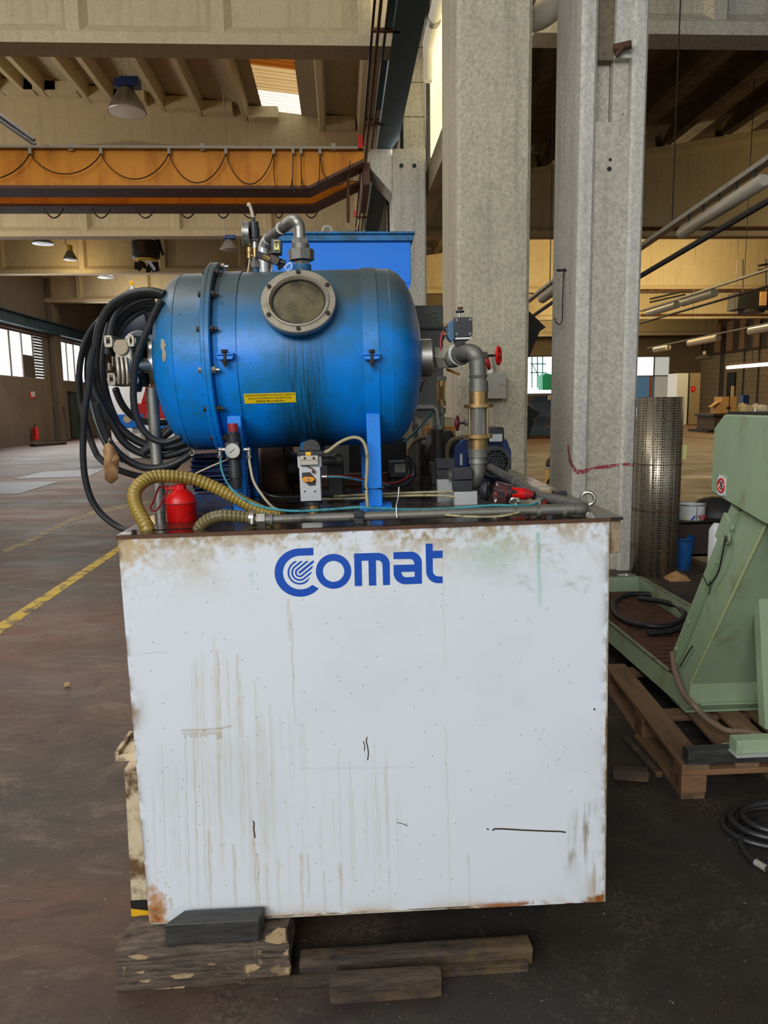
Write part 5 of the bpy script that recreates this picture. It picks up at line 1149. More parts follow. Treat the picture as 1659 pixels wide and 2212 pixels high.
# ---- gear reducer with hub on the left end
gr = thing('gear_reducer', 'pale cast aluminium worm gear reducer at the left end of the vessel', 'gearbox', mY(265,780,.5), True)
def G(x, y, Y=.42): return mY(x, y, Y)
def z1(x, y): return (150+x/3.5667, 540+y/3.568)
p, q = G(*z1(340,690)), G(*z1(500,1040)); 
MB().box((p.x,.42,q.z),(q.x,.54,p.z)).build('housing', M['alu'], gr, bevel=.006)
for (x0,y0,x1,y1) in ((275,662,345,752),(455,658,512,748),(300,950,368,1045),(480,962,528,1048)):
    a, b = G(*z1(x0,y0)), G(*z1(x1,y1)); y = .405
    MB().box((a.x,y,b.z),(b.x,y+.15,b.z+.007)).box((a.x,y,a.z-.007),(b.x,y+.15,a.z)).box((a.x,y,b.z),(a.x+.007,y+.15,a.z)).box((b.x-.007,y,b.z),(b.x,y+.15,a.z)).box((a.x,y+.012,b.z),(b.x,y+.15,a.z)).build('corner_lug', M['alu'], gr, bevel=.0015)
    MB().torus(V(((a.x+b.x)/2,y+.008,(a.z+b.z)/2)), (0,1,0), .011, .005, 16, 8).build('bolt_boss', M['alu'], gr)
    MB().cyl(V(((a.x+b.x)/2,y+.0115,(a.z+b.z)/2)), V(((a.x+b.x)/2,y+.010,(a.z+b.z)/2)), .0075, n=14).build('bolt_hole', M['ink'], gr)
c = G(*z1(400,752), .42); MB().cyl(c, c+V((0,-.008,0)), .0235, n=32).cyl(c, c+V((0,-.010,0)), .0215, n=32).build('cover_disc', mat('stained cover disc', (150,134,110), .55, .3, .2, 30), gr)
a, b = G(*z1(350,825)), G(*z1(500,1040)); MB().box((a.x,.417,b.z+.002),(b.x-.02,.42,a.z)).build('fin_recess', M['ink'], gr)
for k, xx_ in enumerate((368, 402, 436)):
    p0, p1 = G(*z1(xx_,832), .41), G(*z1(xx_+14,1010), .41)
    pts = [G(*z1(xx_+14*sin(pi*u*.6), 832+195*u), .413-.012*sin(pi*u)) for u in [i/8 for i in range(9)]]
    MB().tube(pts, .0055, 6, flat=1.6, up=(1,0,0)).build('cooling_fin', M['alu'], gr)
for (x0,y0,x1,y1) in ((330,820,345,900),(455,850,480,940),(300,870,318,930)):
    a, b = G(*z1(x0,y0)), G(*z1(x1,y1)); MB().box((a.x,.412,b.z),(b.x,.44,a.z)).build('rib', M['alu'], gr, bevel=.0015)
# shaft and coupling towards the vessel
gz = G(*z1(600,890), .5).z; gx0 = G(*z1(500,890), .5).x
MB().cyl((gx0-.01,.5,gz),(G(*z1(545,880),.5).x,.5,gz), .040, n=24).build('bearing_cap', M['cast'], gr)
MB().cyl((gx0,.5,gz),(vx0+.03,.54,VZ-.005), .026, n=24).build('shaft_sleeve', M['steel'], gr)
MB().cyl((vx0-.045,.56,VZ),(vx0-.03,.56,VZ), .062, n=32).build('hub_flange', M['cast'], gr)
MB().cyl((vx0-.03,.57,VZ),(vx0+.012,.58,VZ), .075, .088, n=40).build('hub_collar', M['steel'], gr)
for k in range(6):
    g = k*pi/3+.3; c = V((vx0-.05,.56+cos(g)*.047,VZ+sin(g)*.047)); MB().hexa(c-V((.012,0,0)), c+V((.006,0,0)), .009).build('hub_bolt', M['iron'], gr)
for dy in (-.03, .035): MB().cbox((gx0+.018,.47,gz+dy), (.03,.05,.022)).build('clamp_block', M['iron'], gr, bevel=.002)
MB().cyl((gx0+.012,.44,gz-.055),(gx0+.03,.44,gz-.055), .03, n=20).build('bearing_cap', M['iron'], gr)
# blue motor behind with pale ring
mc = mY(300,700,.75)
MB().lathe([(0,.04),(.01,.062),(.12,.066),(.13,.06)], mc+V((-.02,-.06,0)), (.3,1,0), 32).build('motor', mat('dark navy casting', (10,20,40), .5, 0, .2, 10), gr)
c = mY(*z1(545,770),.60); MB().lathe([(0,.058),(.012,.062),(.02,.058)], c, (.55,-.8,.1), 36).build('pale_ring', M['aluplate'], gr)
MB().lathe([(.02,.042),(.03,.04)], c, (.55,-.8,.1), 30).build('ring_core', M['ink'], gr)
# ---- steel post
t = thing('steel_post', 'grey steel tube post standing between coil and oiler can', 'post', mZ(346,1104,.004), True)
pb = mZ(346,1104,.004); pt = mY(328,838,pb.y); MB().tube([pb, pt], .0185, 18).build('tube', M['galv'], t)

# ---- hose coil
def flathose(nm, zp, Y, w, t, parent, k=8, y2=None):
    w *= .92; t *= 1.22
    pts = []
    for i, (x, y) in enumerate(zp):
        u = i/(len(zp)-1); yy = Y + ((y2-Y)*u if y2 is not None else 0); pts.append(mY(*z1(x, y), yy))
    return MB().tube(smoothpath(pts, k), w, 10, flat=t/w, up=(0,1,0)).build(nm, M['rubber'], parent)
co = thing('hose_coil', 'thick coil of flat black rubber hose hung over the gearbox, left of the vessel', 'hose coil', mY(*z1(400,900),.45), True)
ST = [
 ([(735,345),(640,322),(520,330),(400,375),(300,460),(235,590),(205,760),(200,920),(225,1080),(290,1230),(390,1370),(520,1470),(680,1525),(820,1510),(900,1480)], .40, .011, .016, .5),
 ([(735,352),(600,345),(480,375),(385,440),(330,540),(305,660),(290,800)], .43, .010, .010, .45),
 ([(650,395),(540,415),(440,470),(370,560),(330,680),(310,820)], .47, .012, .016, .5),
 ([(690,440),(600,450),(500,500),(420,570),(360,660)], .50, .010, .008, .5),
 ([(270,510),(190,590),(120,720),(82,880),(75,1050),(90,1200),(130,1340),(170,1480),(220,1590),(300,1660)], .52, .008, .014, .5),
 ([(300,1660),(420,1710),(560,1745),(700,1730),(800,1680),(880,1600)], .50, .009, .012, .6),
 ([(190,760),(160,930),(145,1090),(120,1230),(108,1400),(105,1580),(120,1750),(160,1900),(225,2010),(310,2090),(400,2145),(470,2160)], .34, .0075, .013, .20),
 ([(160,900),(175,1040),(240,1190),(330,1340),(420,1480),(540,1560),(690,1590),(820,1570),(930,1530)], .42, .010, .014, .5),
 ([(205,1180),(240,1330),(300,1470),(380,1570),(480,1640),(600,1680),(740,1670),(860,1620),(950,1555)], .38, .010, .012, .46),
 ([(710,385),(650,500),(600,620),(550,740),(510,880),(495,1030),(495,1160),(520,1290),(570,1390),(650,1460),(750,1480),(860,1440)], .36, .0085, .012, .36),
 ([(355,1070),(385,1150),(430,1225),(500,1290),(600,1325),(700,1332),(790,1320)], .46, .009, .012, .6),
 ([(560,1560),(620,1520),(700,1450),(770,1390),(815,1345)], .46, .012, .016, .5),
 ([(300,560),(262,720),(250,880),(262,1040),(300,1190),(360,1330)], .50, .012, .012, .5),
 ([(640,1440),(740,1400),(800,1350),(830,1330)], .5, .012, .012, .52),
 ([(170,620),(150,780),(140,960),(160,1150),(205,1320),(260,1450),(330,1560),(420,1620)], .55, .009, .010, .5),
]
for zp, Y, t_, w_, y2 in ST: flathose('hose_loop', zp, Y, w_, t_, co, 8, y2)
MB().tube(smoothpath([mY(*z1(950,1545),.44), mY(*z1(960,1570),.42), mY(*z1(940,1585),.42), mY(*z1(930,1560),.44)]), .002, 5).build('tie_wire', M['clearhose'], co)
# paper tag tied to the coil
t = thing('paper_tag', 'torn brown paper tag hanging on the hose coil', 'tag', mY(*z1(320,1640),.36), True)
out = [(300,1485),(335,1510),(355,1545),(385,1600),(380,1660),(375,1720),(375,1765),(340,1795),(315,1800),(275,1770),(272,1700),(268,1660),(270,1600),(262,1550),(275,1500)]
c = mY(*z1(322,1640),.35); P = [mY(*z1(x, y), .355+.006*sin(y*.05)) for x, y in out]
mb = MB(); mb.add([c+V((0,-.004,0))]+P, [(0, i+1, (i+1) % len(P)+1) for i in range(len(P))]); o = mb.build('paper', M['paper'], t); sm = o.modifiers.new('solid', 'SOLIDIFY'); sm.thickness = .002
MB().tube(smoothpath([mY(*z1(300,1490),.36), mY(*z1(305,1450),.375), mY(*z1(318,1470),.36)]), .0012, 5).build('string', M['clearhose'], t)

# ---- suction hoses (ribbed)
def ribbed(nm, pts, r, pitch, m, parent, amp=.12, n=14):
    P = smoothpath(pts, 10); L = [0]
    for a, b in zip(P, P[1:]): L.append(L[-1]+(b-a).length)
    tot = L[-1]; N = int(tot/pitch*5); Q = []; R = []; j = 0
    for i in range(N+1):
        s = tot*i/N
        while j < len(L)-2 and L[j+1] < s: j += 1
        u = (s-L[j])/max(1e-9, L[j+1]-L[j]); Q.append(P[j].lerp(P[j+1], u)); w = (s/pitch) % 1
        R.append(r*(1-amp) if w < .15 else r*(1-amp*.25) if w < .35 or w > .85 else r)
    return MB().tube(Q, R, n).build(nm, m, parent, smooth=60)
h1 = thing('suction_hose', 'large olive yellow corrugated hose arching over the red oiler can', 'hose', mZ(320,1150,0), True)
zz = lambda x, y, Y: mY(150+x/3.5667, 540+y/3.568, Y)
ribbed('hose', [zz(612,2170,.07)+V((0,0,-.012)), zz(590,2120,.07), zz(520,1990,.10), zz(500,1880,.13), zz(550,1800,.16), zz(650,1748,.19), zz(800,1745,.21), zz(950,1765,.22), zz(1100,1820,.23), zz(1260,1900,.23), zz(1400,1975,.22), zz(1540,2040,.20), zz(1640,2060,.18)], .0195, .0125, M['amberhose'], h1, .13)
h2 = thing('suction_hose', 'short grey brown corrugated hose clamped to the end of the long pipe', 'hose', mZ(430,1152,0), True)
ribbed('hose', [zz(985,2170,.065)+V((0,0,-.01)), zz(1010,2130,.06), zz(1070,2080,.055), zz(1160,2050,.05), zz(1270,2050,.05), zz(1385,2062,.05)], .0175, .0115, M['ribhose'], h2, .12)
a = zz(1385,2062,.05); b = zz(1420,2066,.05); MB().cyl(a, b, .020, n=20).build('hose_clamp', M['steel'], h2); MB().sphere(zz(1408,2105,.025), .007).cyl(zz(1408,2105,.025), zz(1408,2070,.03), .006).build('clamp_screw', M['steel'], h2)

# ---- long pipe along the front edge
lp = thing('front_pipe', 'long grey galvanised pipe running along the front edge of the tank top', 'pipe', mZ(560,1140,0), True)
yp = .05
PA, PB = mY(548,1124,yp), mY(1232,1100,yp)
PB.z = PA.z = (PA.z+PB.z)/2
MB().tube([mY(590,1122,yp), PB+V((-.06,.0,0))], .0125, 18).build('pipe', M['cast'], lp)
MB().cyl(mY(545,1124,yp), mY(556,1124,yp), .0165, n=18).build('nipple', M['cast'], lp)
MB().hexa(mY(556,1124,yp), mY(574,1123,yp), .022).build('hex_union', M['steel'], lp)
MB().cyl(mY(574,1123,yp), mY(586,1123,yp), .016, n=18).cyl(mY(585,1123,yp), mY(590,1123,yp), .019, n=18).build('nipple', M['cast'], lp)
for x in (1162, 1218): MB().cyl(mY(x-4,1105,yp), mY(x+4,1105,yp), .0155, n=18).build('coupling_ring', M['cast'], lp)
q0 = mY(1165,1103,yp); q1 = mY(1240,1098,yp)
q0.z = q1.z = PA.z
MB().tube([q0, q1], .0155, 16).build('sleeve', M['cast'], lp)
MB().tube(smoothpath([q1, q1+V((.025,.004,0)), q1+V((.03,.03,.003)), q1+V((.012,.07,.006)), q1+V((-.05,.20,.012))], 6), .0165, 16).build('elbow', M['cast'], lp)
r0 = q1+V((-.05,.20,.012)); r1 = mY(1060,1010,.95); 
MB().tube([r0, r1], .0165, 16).build('pipe', M['cast'], lp)
for u in (.08, .4): c = r0.lerp(r1, u); MB().cyl(c-(r1-r0).normalized()*.006, c+(r1-r0).normalized()*.006, .019, n=16).build('coupling_ring', M['cast'], lp)
def clampblock(x, y, Y, nm, lb, w=.032, h=.045, d=.04, base=None, grp=None):
    c = mY(x, y, Y); t = thing(nm, lb, 'pipe clamp', (c.x, Y, .004), True)
    MB().box((c.x-w/2,Y-d/2,c.z-h/2),(c.x+w/2,Y+d/2,c.z-.0008)).box((c.x-w/2,Y-d/2,c.z+.0008),(c.x+w/2,Y+d/2,c.z+h/2)).build('jaw', M['black'], t, bevel=.002)
    if base: MB().box((c.x-base/2,Y-d/2,.004),(c.x+base/2,Y+d/2,c.z-h/2)).build('riser', M['aluplate'], t, bevel=.001)
    else: MB().box((c.x-w/2,Y-d/2+.002,.004),(c.x+w/2,Y+d/2,c.z-h/2)).build('riser', M['cast'], t)
    return t
clampblock(775, 1117, .05, 'pipe_clamp', 'small black clamp holding the front pipe near the vessel leg', .027, .036, .036)
clampblock(1208, 1072, .25, 'pipe_clamp', 'black clamp beside the eye bolt at the right corner', .04, .034, .03)
# eye bolt
t = thing('eye_bolt', 'thick steel lifting eye bolt at the right corner of the tank', 'eye bolt', mZ(1270,1102,.004), True); c = mY(1270,1077,.17)
MB().torus(c, (.35,1,0), .0185, .0055, 32, 10).build('eye', M['steel'], t); MB().cyl((c.x,c.y,.003),(c.x,c.y,c.z-.016), .009, .006, n=14).build('shank', M['steel'], t)
# red oiler can
ob_ = mZ(393,1124,.004); t = thing('oiler_can', 'oily red metal oiler can with wire handle on the tank top', 'oil can', ob_, True)
R_ = 33*PX(ob_.y); H_ = mY(393,1050,ob_.y).z-.004
MB().lathe([(0,R_*.97),(.003,R_),(H_*.50,R_),(H_*.53,R_*1.04),(H_*.56,R_*1.0),(H_*.66,R_*.95),(H_*.78,R_*.78),(H_*.88,R_*.5),(H_*.92,R_*.42),(H_*1.05,R_*.42),(H_*1.06,R_*.38)], ob_, (0,0,1), 36).build('body', M['red'], t)
MB().torus(ob_+V((0,0,H_*.53)), (0,0,1), R_*1.0, .0025, 36, 6).build('seam', M['redk'], t)
hp = [(760,1820),(700,1825),(680,1850),(650,1930),(625,1980),(635,2005),(670,2005),(700,1965),(740,1890),(765,1835)]
MB().tube(smoothpath([zz(x, y, ob_.y-.01) for x, y in hp], 5), .0032, 8).build('wire_handle', M['redk'], t)
MB().box(zz(730,1850,ob_.y-.015), zz(900,1815,ob_.y+.02)).build('lever', M['red'], t, bevel=.002)

# ---- pressure regulator on the left leg
yr = .30
t = thing('pressure_regulator', 'air pressure regulator with red knob and round dial on the left leg', 'regulator', mY(505,985,yr), True)
def z3(x, y): return (430+x/3.318, 700+y/3.3174)
def Q3(x, y, Y=yr): return mY(*z3(x, y), Y)
def vcyl(nm, x, ya, yb, wpx, m, parent, Y=yr, n=28, r2=None, ribs=0, f=Q3, sc=3.318):
    a, b = f(x, ya, Y), f(x, yb, Y); r = wpx/2/sc*PX(Y); a = V((b.x, Y, a.z)); o = MB().cyl(b, a, r, r2, n)
    for k in range(ribs): g = 2*pi*k/ribs; o.cbox((a+b)/2+V((cos(g)*r, sin(g)*r, 0)), (.0016,.0016,abs(a.z-b.z)*.85), Matrix.Rotation(g, 3, 'Z'))
    return o.build(nm, m, parent)
vcyl('knob', 245, 712, 770, 66, M['redk'], t, ribs=20); vcyl('collar', 248, 780, 845, 92, M['black'], t, ribs=24); vcyl('neck', 248, 768, 782, 60, M['black'], t)
a, b = Q3(190, 845), Q3(302, 965); MB().box((a.x,yr-.02,b.z),(b.x,yr+.025,a.z)).build('body', M['black'], t, bevel=.003)
vcyl('bowl', 260, 965, 1100, 96, M['black'], t, r2=.016); vcyl('bowl_tip', 264, 1100, 1180, 76, M['black'], t)
c = Q3(240, 908, yr-.045); MB().lathe([(0,.0195),(.018,.0205),(.02,.0215),(.0235,.0215),(.0235,.019)], c+V((0,.022,0)), (0,-1,0), 32).build('gauge_case', M['steel'], t); gcs = [o for o in t.children if o.name.startswith('gauge_case')][0]
MB().lathe([(0,.0188),(.0005,.001)], c+V((0,-.0005,0)), (0,-1,0), 32).build('gauge_dial', mat('cream dial', (176,160,128), .5, 0, .1, 30), gcs)
MB().bar(c+V((-.008,-.0014,-.007)), c+V((.007,-.0014,.006)), .0022, .0006, (0,1,0)).build('needle', M['ink'], gcs)
for k in range(9): g = radians(-225+270*k/8); MB().cbox(c+V((cos(g)*.0155,-.0013,-sin(g)*.0155)), (.003,.0004,.0008), Matrix.Rotation(g, 3, 'Y')).build('tick', M['ink'], gcs)
for xs_ in ((188,152,950),(322,356,950)):
    a, e = Q3(xs_[0], 900), Q3(xs_[1], 900); f_ = Q3(xs_[1], xs_[2]); MB().cyl(a, e, .0065, n=12).cyl(e+V((0,0,.006)), f_, .0068, n=12).sphere(e, .008, 12, 8).cyl(f_+V((0,0,.004)), f_+V((0,0,-.004)), .0085, n=6).build('elbow_fitting', M['steel'], t)
def tubep(nm, label, pts, r, m, cat='tube', k=8, machine=True):
    P = [mY(x, y, Y) for x, y, Y in pts]; t = thing(nm, label, cat, P[0], machine); MB().tube(smoothpath(P, k), r, 8).build('tube', m, t); return t
tubep('air_tube', 'thin teal air tube looping from the regulator along the front pipe', [(476,985,.30),(479,1015,.28),(492,1045,.22),(515,1070,.16),(550,1090,.11),(600,1101,.09),(650,1104,.075),(720,1100,.07),(775,1096,.07),(830,1099,.07),(900,1101,.07),(980,1098,.07),(1060,1092,.07),(1110,1092,.07),(1150,1090,.10),(1175,1075,.16)], .0035, M['teal'])
tubep('air_tube', 'pale clear tube curving down from the right regulator fitting', [(537,985,.30),(541,1010,.29),(548,1040,.28),(565,1068,.27),(585,1092,.27),(598,1100,.28)], .0042, M['clearhose'])
tubep('air_tube', 'thin straight pale tube slanting behind the regulator', [(408,1030,.34),(450,1010,.33),(493,992,.33)], .0026, M['clearhose'])
# blue finned motor behind the regulator
t = thing('finned_motor', 'dark blue finned electric motor low behind the left leg', 'motor', mY(450,1030,.62), True)
a, b = mY(405,985,.62), mY(505,1078,.62); b.z = max(b.z, .03)
MB().cyl((a.x,.72,(a.z+b.z)/2),(b.x+.05,.72,(a.z+b.z)/2), (a.z-b.z)/2*.9, n=28).build('core', M['blue_motor'], t)
for k in range(9): z = b.z+(a.z-b.z)*(k+.5)/9; MB().box((a.x,.60+.02*abs(k-4),z-.002),(b.x+.05,.70,z+.002)).build('cooling_fin', M['blue_motor'], t)
MB().box((a.x,.60,a.z-.005),(b.x+.02,.66,a.z+.008)).build('mounting_rail', M['blue_motor'], t, bevel=.002)
for k in range(4): MB().cyl((a.x+.02+.035*k,.599,a.z+.001),(a.x+.02+.035*k,.595,a.z+.001), .004, n=10).build('hole', M['ink'], t)
MB().box((a.x-.02,.66,.004),(b.x+.05,.8,b.z)).build('motor_foot', M['blue_motor'], t)

# ---- pneumatic valve under the vessel
def z5(x, y): return (540+x/4.608, 930+y/4.61)
def Q5(x, y, Y=.34): return mY(*z5(x, y), Y)
yv = .33
t = thing('drain_valve', 'silver block valve with yellow knob hanging under the vessel', 'valve', Q5(590,700,yv), True)
a, b = Q5(488, 365, yv), Q5(712, 700, yv); MB().box((a.x,yv,b.z),(b.x,yv+.06,a.z)).build('body', M['aluplate'], t, bevel=.0015)
a2, b2 = Q5(468,240,yv), Q5(712,365,yv); MB().box((a2.x,yv+.004,b2.z),(b2.x,yv+.06,a2.z)).build('back_plate', M['aluplate'], t, bevel=.0015)
a2, b2 = Q5(498,250,yv), Q5(684,338,yv); MB().box((a2.x,yv-.014,b2.z),(b2.x,yv+.01,a2.z)).build('pilot_block', M['alu'], t, bevel=.0015)
MB().box((a2.x,yv-.0145,Q5(0,312,yv).z-.0005),(b2.x,yv-.0135,Q5(0,312,yv).z+.0005)).build('joint', M['ink'], t)
for x in (545, 634): c = Q5(x, 275, yv-.014); MB().cyl(c, c+V((0,-.002,0)), .0038, n=14).build('screw', M['ink'], t)
a2, b2 = Q5(470,208,yv), Q5(735,248,yv); MB().box((a2.x,yv-.01,b2.z),(b2.x,yv+.06,a2.z)).build('coil_housing', M['black'], t, bevel=.003)
a2, b2 = Q5(553,214,yv-.011), Q5(607,246,yv-.011); MB().box((a2.x,yv-.0125,b2.z),(b2.x,yv-.01,a2.z)).build('yellow_label', M['yellow'], t)
MB().prism([Q5(x, y, yv-.002) for x, y in ((516,420),(598,415),(655,480),(655,545),(590,552),(518,480))], (0,.004,0)).build('black_plate', M['black'], t, bevel=.001)
MB().prism([Q5(x, y, yv-.012) for x, y in ((516,485),(535,462),(620,462),(651,485),(620,514),(535,514))], (0,.01,0)).build('yellow_knob', mat('orange yellow knob', (226,140,24), .45, 0, .1, 20), t, bevel=.0015)
c = Q5(581, 487, yv-.012); MB().cyl(c, c+V((0,-.003,0)), .004, n=16).build('knob_screw', M['steel'], t); MB().cyl(c+V((0,-.003,0)), c+V((0,-.0033,0)), .002, n=6).build('screw_socket', M['ink'], t)
MB().bar(Q5(500,345,yv-.006), Q5(550,345,yv-.006), .006, .004).bar(Q5(550,345,yv-.006), Q5(630,385,yv-.006), .0035, .0035).build('lever', M['iron'], t); c = Q5(633,408,yv-.004); MB().cyl(c+V((0,.004,0)), c+V((0,-.006,0)), .0055, n=14).build('lever_pin', M['rust'], t)
for x in (547, 648): c = Q5(x, 607, yv); MB().cyl(c+V((0,.002,0)), c+V((0,-.0008,0)), .0028, n=12).build('hole', M['ink'], t)
a = Q5(628,700,yv+.03); MB().cyl(a+V((0,0,-.010)), a, .030, n=28).build('lower_flange', M['black'], t); bz = mY(665,1098,yv+.03); MB().cyl((a.x,yv+.03,.004),(a.x,yv+.03,a.z-.01), .021, n=26).build('brass_nut', M['brass'], t)
MB().cyl((a.x,yv+.05,Q5(0,208,yv).z),(a.x+.01,VY-.08,VZ-VR), .028, n=20).build('upper_socket', M['iron'], t)
c0_, c1_ = Q5(715,460,yv), Q5(768,460,yv); MB().cyl(c0_, c1_, .006, n=12).build('side_fitting', M['steel'], t)
tubep('air_tube', 'thin blue tube running right from the silver block valve', [(707,1030,.33),(740,1031,.35),(790,1040,.42),(840,1048,.5)], .0032, M['teal'])
tubep('air_tube', 'thin red tube just above the blue one at the silver valve', [(709,1028,.345),(745,1029,.37),(790,1036,.44),(850,1044,.52),(890,1025,.6)], .0028, M['redk'])
tubep('braided_hose', 'braided pale hose from the valve top down along the right leg', [(700,978,.33),(712,972,.33),(735,955,.33),(762,945,.32),(782,951,.31),(792,975,.31),(793,1010,.31),(791,1050,.31),(794,1095,.30)], .0052, M['braid'], 'hose', 10)
lgx = mY(808,1055,.33); t = thing('cable_tie', 'black cable tie round the right leg and braided hose', 'cable tie', lgx, True)
MB().tube([V((lgx.x-.032,.30,lgx.z+.001)), V((lgx.x+.026,.335,lgx.z-.002)), V((lgx.x+.028,.42,lgx.z)), V((lgx.x-.03,.42,lgx.z))], .0028, 8, closed=True).build('strap', M['black'], t); MB().sphere(V((lgx.x+.029,.338,lgx.z)), .0055, 10, 8).build('head', M['black'], t)
tubep('braided_hose', 'pair lower of two thin braided lines behind the legs', [(690,1078,.55),(760,1077,.5),(850,1072,.45),(930,1070,.4),(982,1073,.37)], .004, M['braid'], 'hose')['label'] = 'lower thin braided line running right to the silver riser block'
tubep('braided_hose', 'x', [(700,1074,.6),(760,1070,.55),(850,1066,.5),(930,1063,.44),(980,1062,.40)], .004, M['braid'], 'hose')['label'] = 'upper thin braided line running right to the silver riser block'
tubep('braided_hose', 'braided line lying under the front pipe at the right', [(960,1112,.03),(1010,1116,.02),(1070,1116,.02),(1110,1110,.03),(1125,1104,.045)], .0035, M['braid'], 'hose')
tubep('wire_tie', 'thin upright wire tie on the front pipe right of the leg', [(858,1118,.03),(856,1095,.04),(860,1075,.05),(862,1052,.06)], .0018, M['steel'], 'wire')
# ============================================================ top fittings
yt = .58
def z2(x, y): return (500+x/7.541, 430+y/7.539)
def Q2(x, y, Y=yt): return mY(*z2(x, y), Y)
P2 = PX(yt)/7.54
def vc(nm, x, ya, yb, w, m, parent, Y=yt, n=24, w2=None):
    a, b = Q2(x, ya, Y), Q2(x, yb, Y); a.x = b.x; return MB().cyl(b, a, w/2*P2, (w2/2*P2 if w2 else None), n).build(nm, m, parent)
t = thing('top_outlet_pipe', 'dull steel pipe rising from the vessel top and bending back left', 'pipe', Q2(1150,1180), True)
vc('socket', 1145, 1090, 1010, 262, M['cast'], t, n=6); vc('socket_rim', 1145, 1180, 1085, 250, M['rust'], t)
vc('union_nut', 1135, 1000, 830, 400, M['cast'], t, n=8); vc('union_top', 1120, 830, 735, 285, M['cast'], t, n=24); vc('hex_neck', 1115, 735, 650, 275, M['galv'], t, n=6)
R2 = 92*P2
MB().tube(smoothpath([Q2(1112,660), Q2(1110,560), Q2(1100,450), Q2(1060,370), Q2(1000,350,.60), Q2(930,390,.64), Q2(870,440,.68)], 8), R2, 20).build('elbow', M['galv'], t)
MB().tube([Q2(895,420,.66), Q2(850,455,.69)], R2*1.02, 20).build('collar', M['cast'], t); MB().tube([Q2(818,470,.70), Q2(812,474,.705)], R2*1.06, 20).build('sealing_tape', M['tape'], t)
MB().tube([Q2(870,440,.68), Q2(610,640,.86)], R2*.93, 20).build('pipe', M['cast'], t); MB().tube([Q2(600,650,.865), Q2(590,656,.87)], R2*1.0, 20).build('sealing_tape', M['tape'], t)
MB().tube(smoothpath([Q2(620,635,.86), Q2(560,690,.90), Q2(520,770,.92), Q2(515,860,.92), Q2(525,1000,.92), Q2(540,1260,.92)], 6), R2*.93, 18).build('pipe', M['aluplate'], t)
g0 = Q2(700,1180,.7)
t = thing('gauge_stack', 'pressure gauge and black pressure switch stacked on a nipple on the vessel top', 'gauge', Q2(395,1230), True)
vc('nipple', 395, 1240, 1185, 92, M['blue_hopper'], t); vc('nipple', 385, 1185, 1120, 70, M['redk'], t, n=6); vc('hex_nut', 390, 1120, 1020, 150, M['galv'], t, n=6); vc('hex_nut', 385, 1020, 950, 100, M['galv'], t, n=6)
vc('valve_stem', 380, 950, 800, 75, M['brass'], t); vc('valve_stem', 378, 800, 700, 85, M['steel'], t); vc('hex_nut', 370, 690, 610, 140, M['cast'], t, n=6); vc('switch_skirt', 372, 640, 595, 175, M['black'], t)
vc('pressure_switch', 370, 600, 470, 165, M['black'], t); vc('pressure_switch_cap', 365, 470, 375, 145, M['black'], t); vc('cable_gland', 355, 350, 300, 58, M['black'], t)
MB().tube(smoothpath([Q2(352,305), Q2(340,240), Q2(315,150), Q2(292,90), Q2(280,85,.60), Q2(275,100,.64)], 6), 26*P2, 12).build('cable_sleeve', M['clearhose'], t)
c = Q2(290,560); ax = V((-1,-.12,0)); Rg = 190*P2
MB().lathe([(-.0,Rg*.85),(.002,Rg*.93),(90*P2,Rg*.93),(92*P2,Rg*1.02),(110*P2,Rg*1.02),(112*P2,Rg*.9)], c, ax, 36).build('gauge_case', M['steel'], t)
MB().cyl(Q2(290,760), Q2(290,720), 28*P2, n=12).cyl(Q2(292,870), Q2(292,790), 42*P2, n=16).cyl(Q2(292,970), Q2(292,880), 38*P2, n=12).build('gauge_pipe', M['brass'], t); MB().cyl(Q2(270,925), Q2(375,925), 20*P2, n=10).build('branch', M['brass'], t)
MB().tube(smoothpath([Q2(300,970), Q2(285,1080), Q2(262,1230)], 6), 15*P2, 8).build('capillary', M['clearhose'], t)
t = thing('solenoid_valve', 'black solenoid valve with yellow label beside the gauge', 'valve', Q2(700,900), True)
a, b = Q2(645,645), Q2(805,880); MB().prism([Q2(610,900,.56), Q2(650,640,.54), Q2(812,650,.54), Q2(805,885,.54), Q2(650,880,.54)], (0,.045,0)).build('coil', M['black'], t, bevel=.002)
for k in range(5): MB().box(Q2(600,690+k*32,.538), Q2(640,700+k*32,.55)).build('cooling_fin', M['black'], t)
a, b = Q2(688,672,.539), Q2(782,828,.539); MB().box((a.x,.5375,b.z),(b.x,.5395,a.z)).build('label', mat('pale yellow label', (222,208,130), .5, 0, .05, 20), t); lbl = [o for o in t.children if o.name.startswith('label')][0]
a, b = Q2(694,684,.537), Q2(768,714,.537); MB().box((a.x,.5368,b.z),(b.x,.5376,a.z)).build('label_print', M['ink'], lbl); a, b = Q2(694,726,.537), Q2(768,738,.537); MB().box((a.x,.5368,b.z),(b.x,.5376,a.z)).build('label_print', M['ink'], lbl)
MB().add([Q2(712,752,.537), Q2(750,752,.537), Q2(731,792,.537)], [(0,1,2)]).build('label_print', M['ink'], lbl, smooth=0)
MB().cyl(Q2(715,960), Q2(705,880), 55*P2, n=16).build('stem', M['brass'], t)
MB().bar(Q2(420,900,.57), Q2(640,985,.55), .022, .022).bar(Q2(640,960,.55), Q2(800,1040,.54), .028, .026).build('body', M['iron'], t, bevel=.003)
MB().bar(Q2(640,990,.535), Q2(520,940,.55), .012, .014).build('hex_adapter', M['brass'], t, bevel=.002)
MB().cyl(Q2(770,1010,.54), Q2(880,1040,.54), 40*P2, n=12).cyl(Q2(770,1130,.53), Q2(830,1080,.54), 28*P2, n=10).build('plug', M['black'], t)
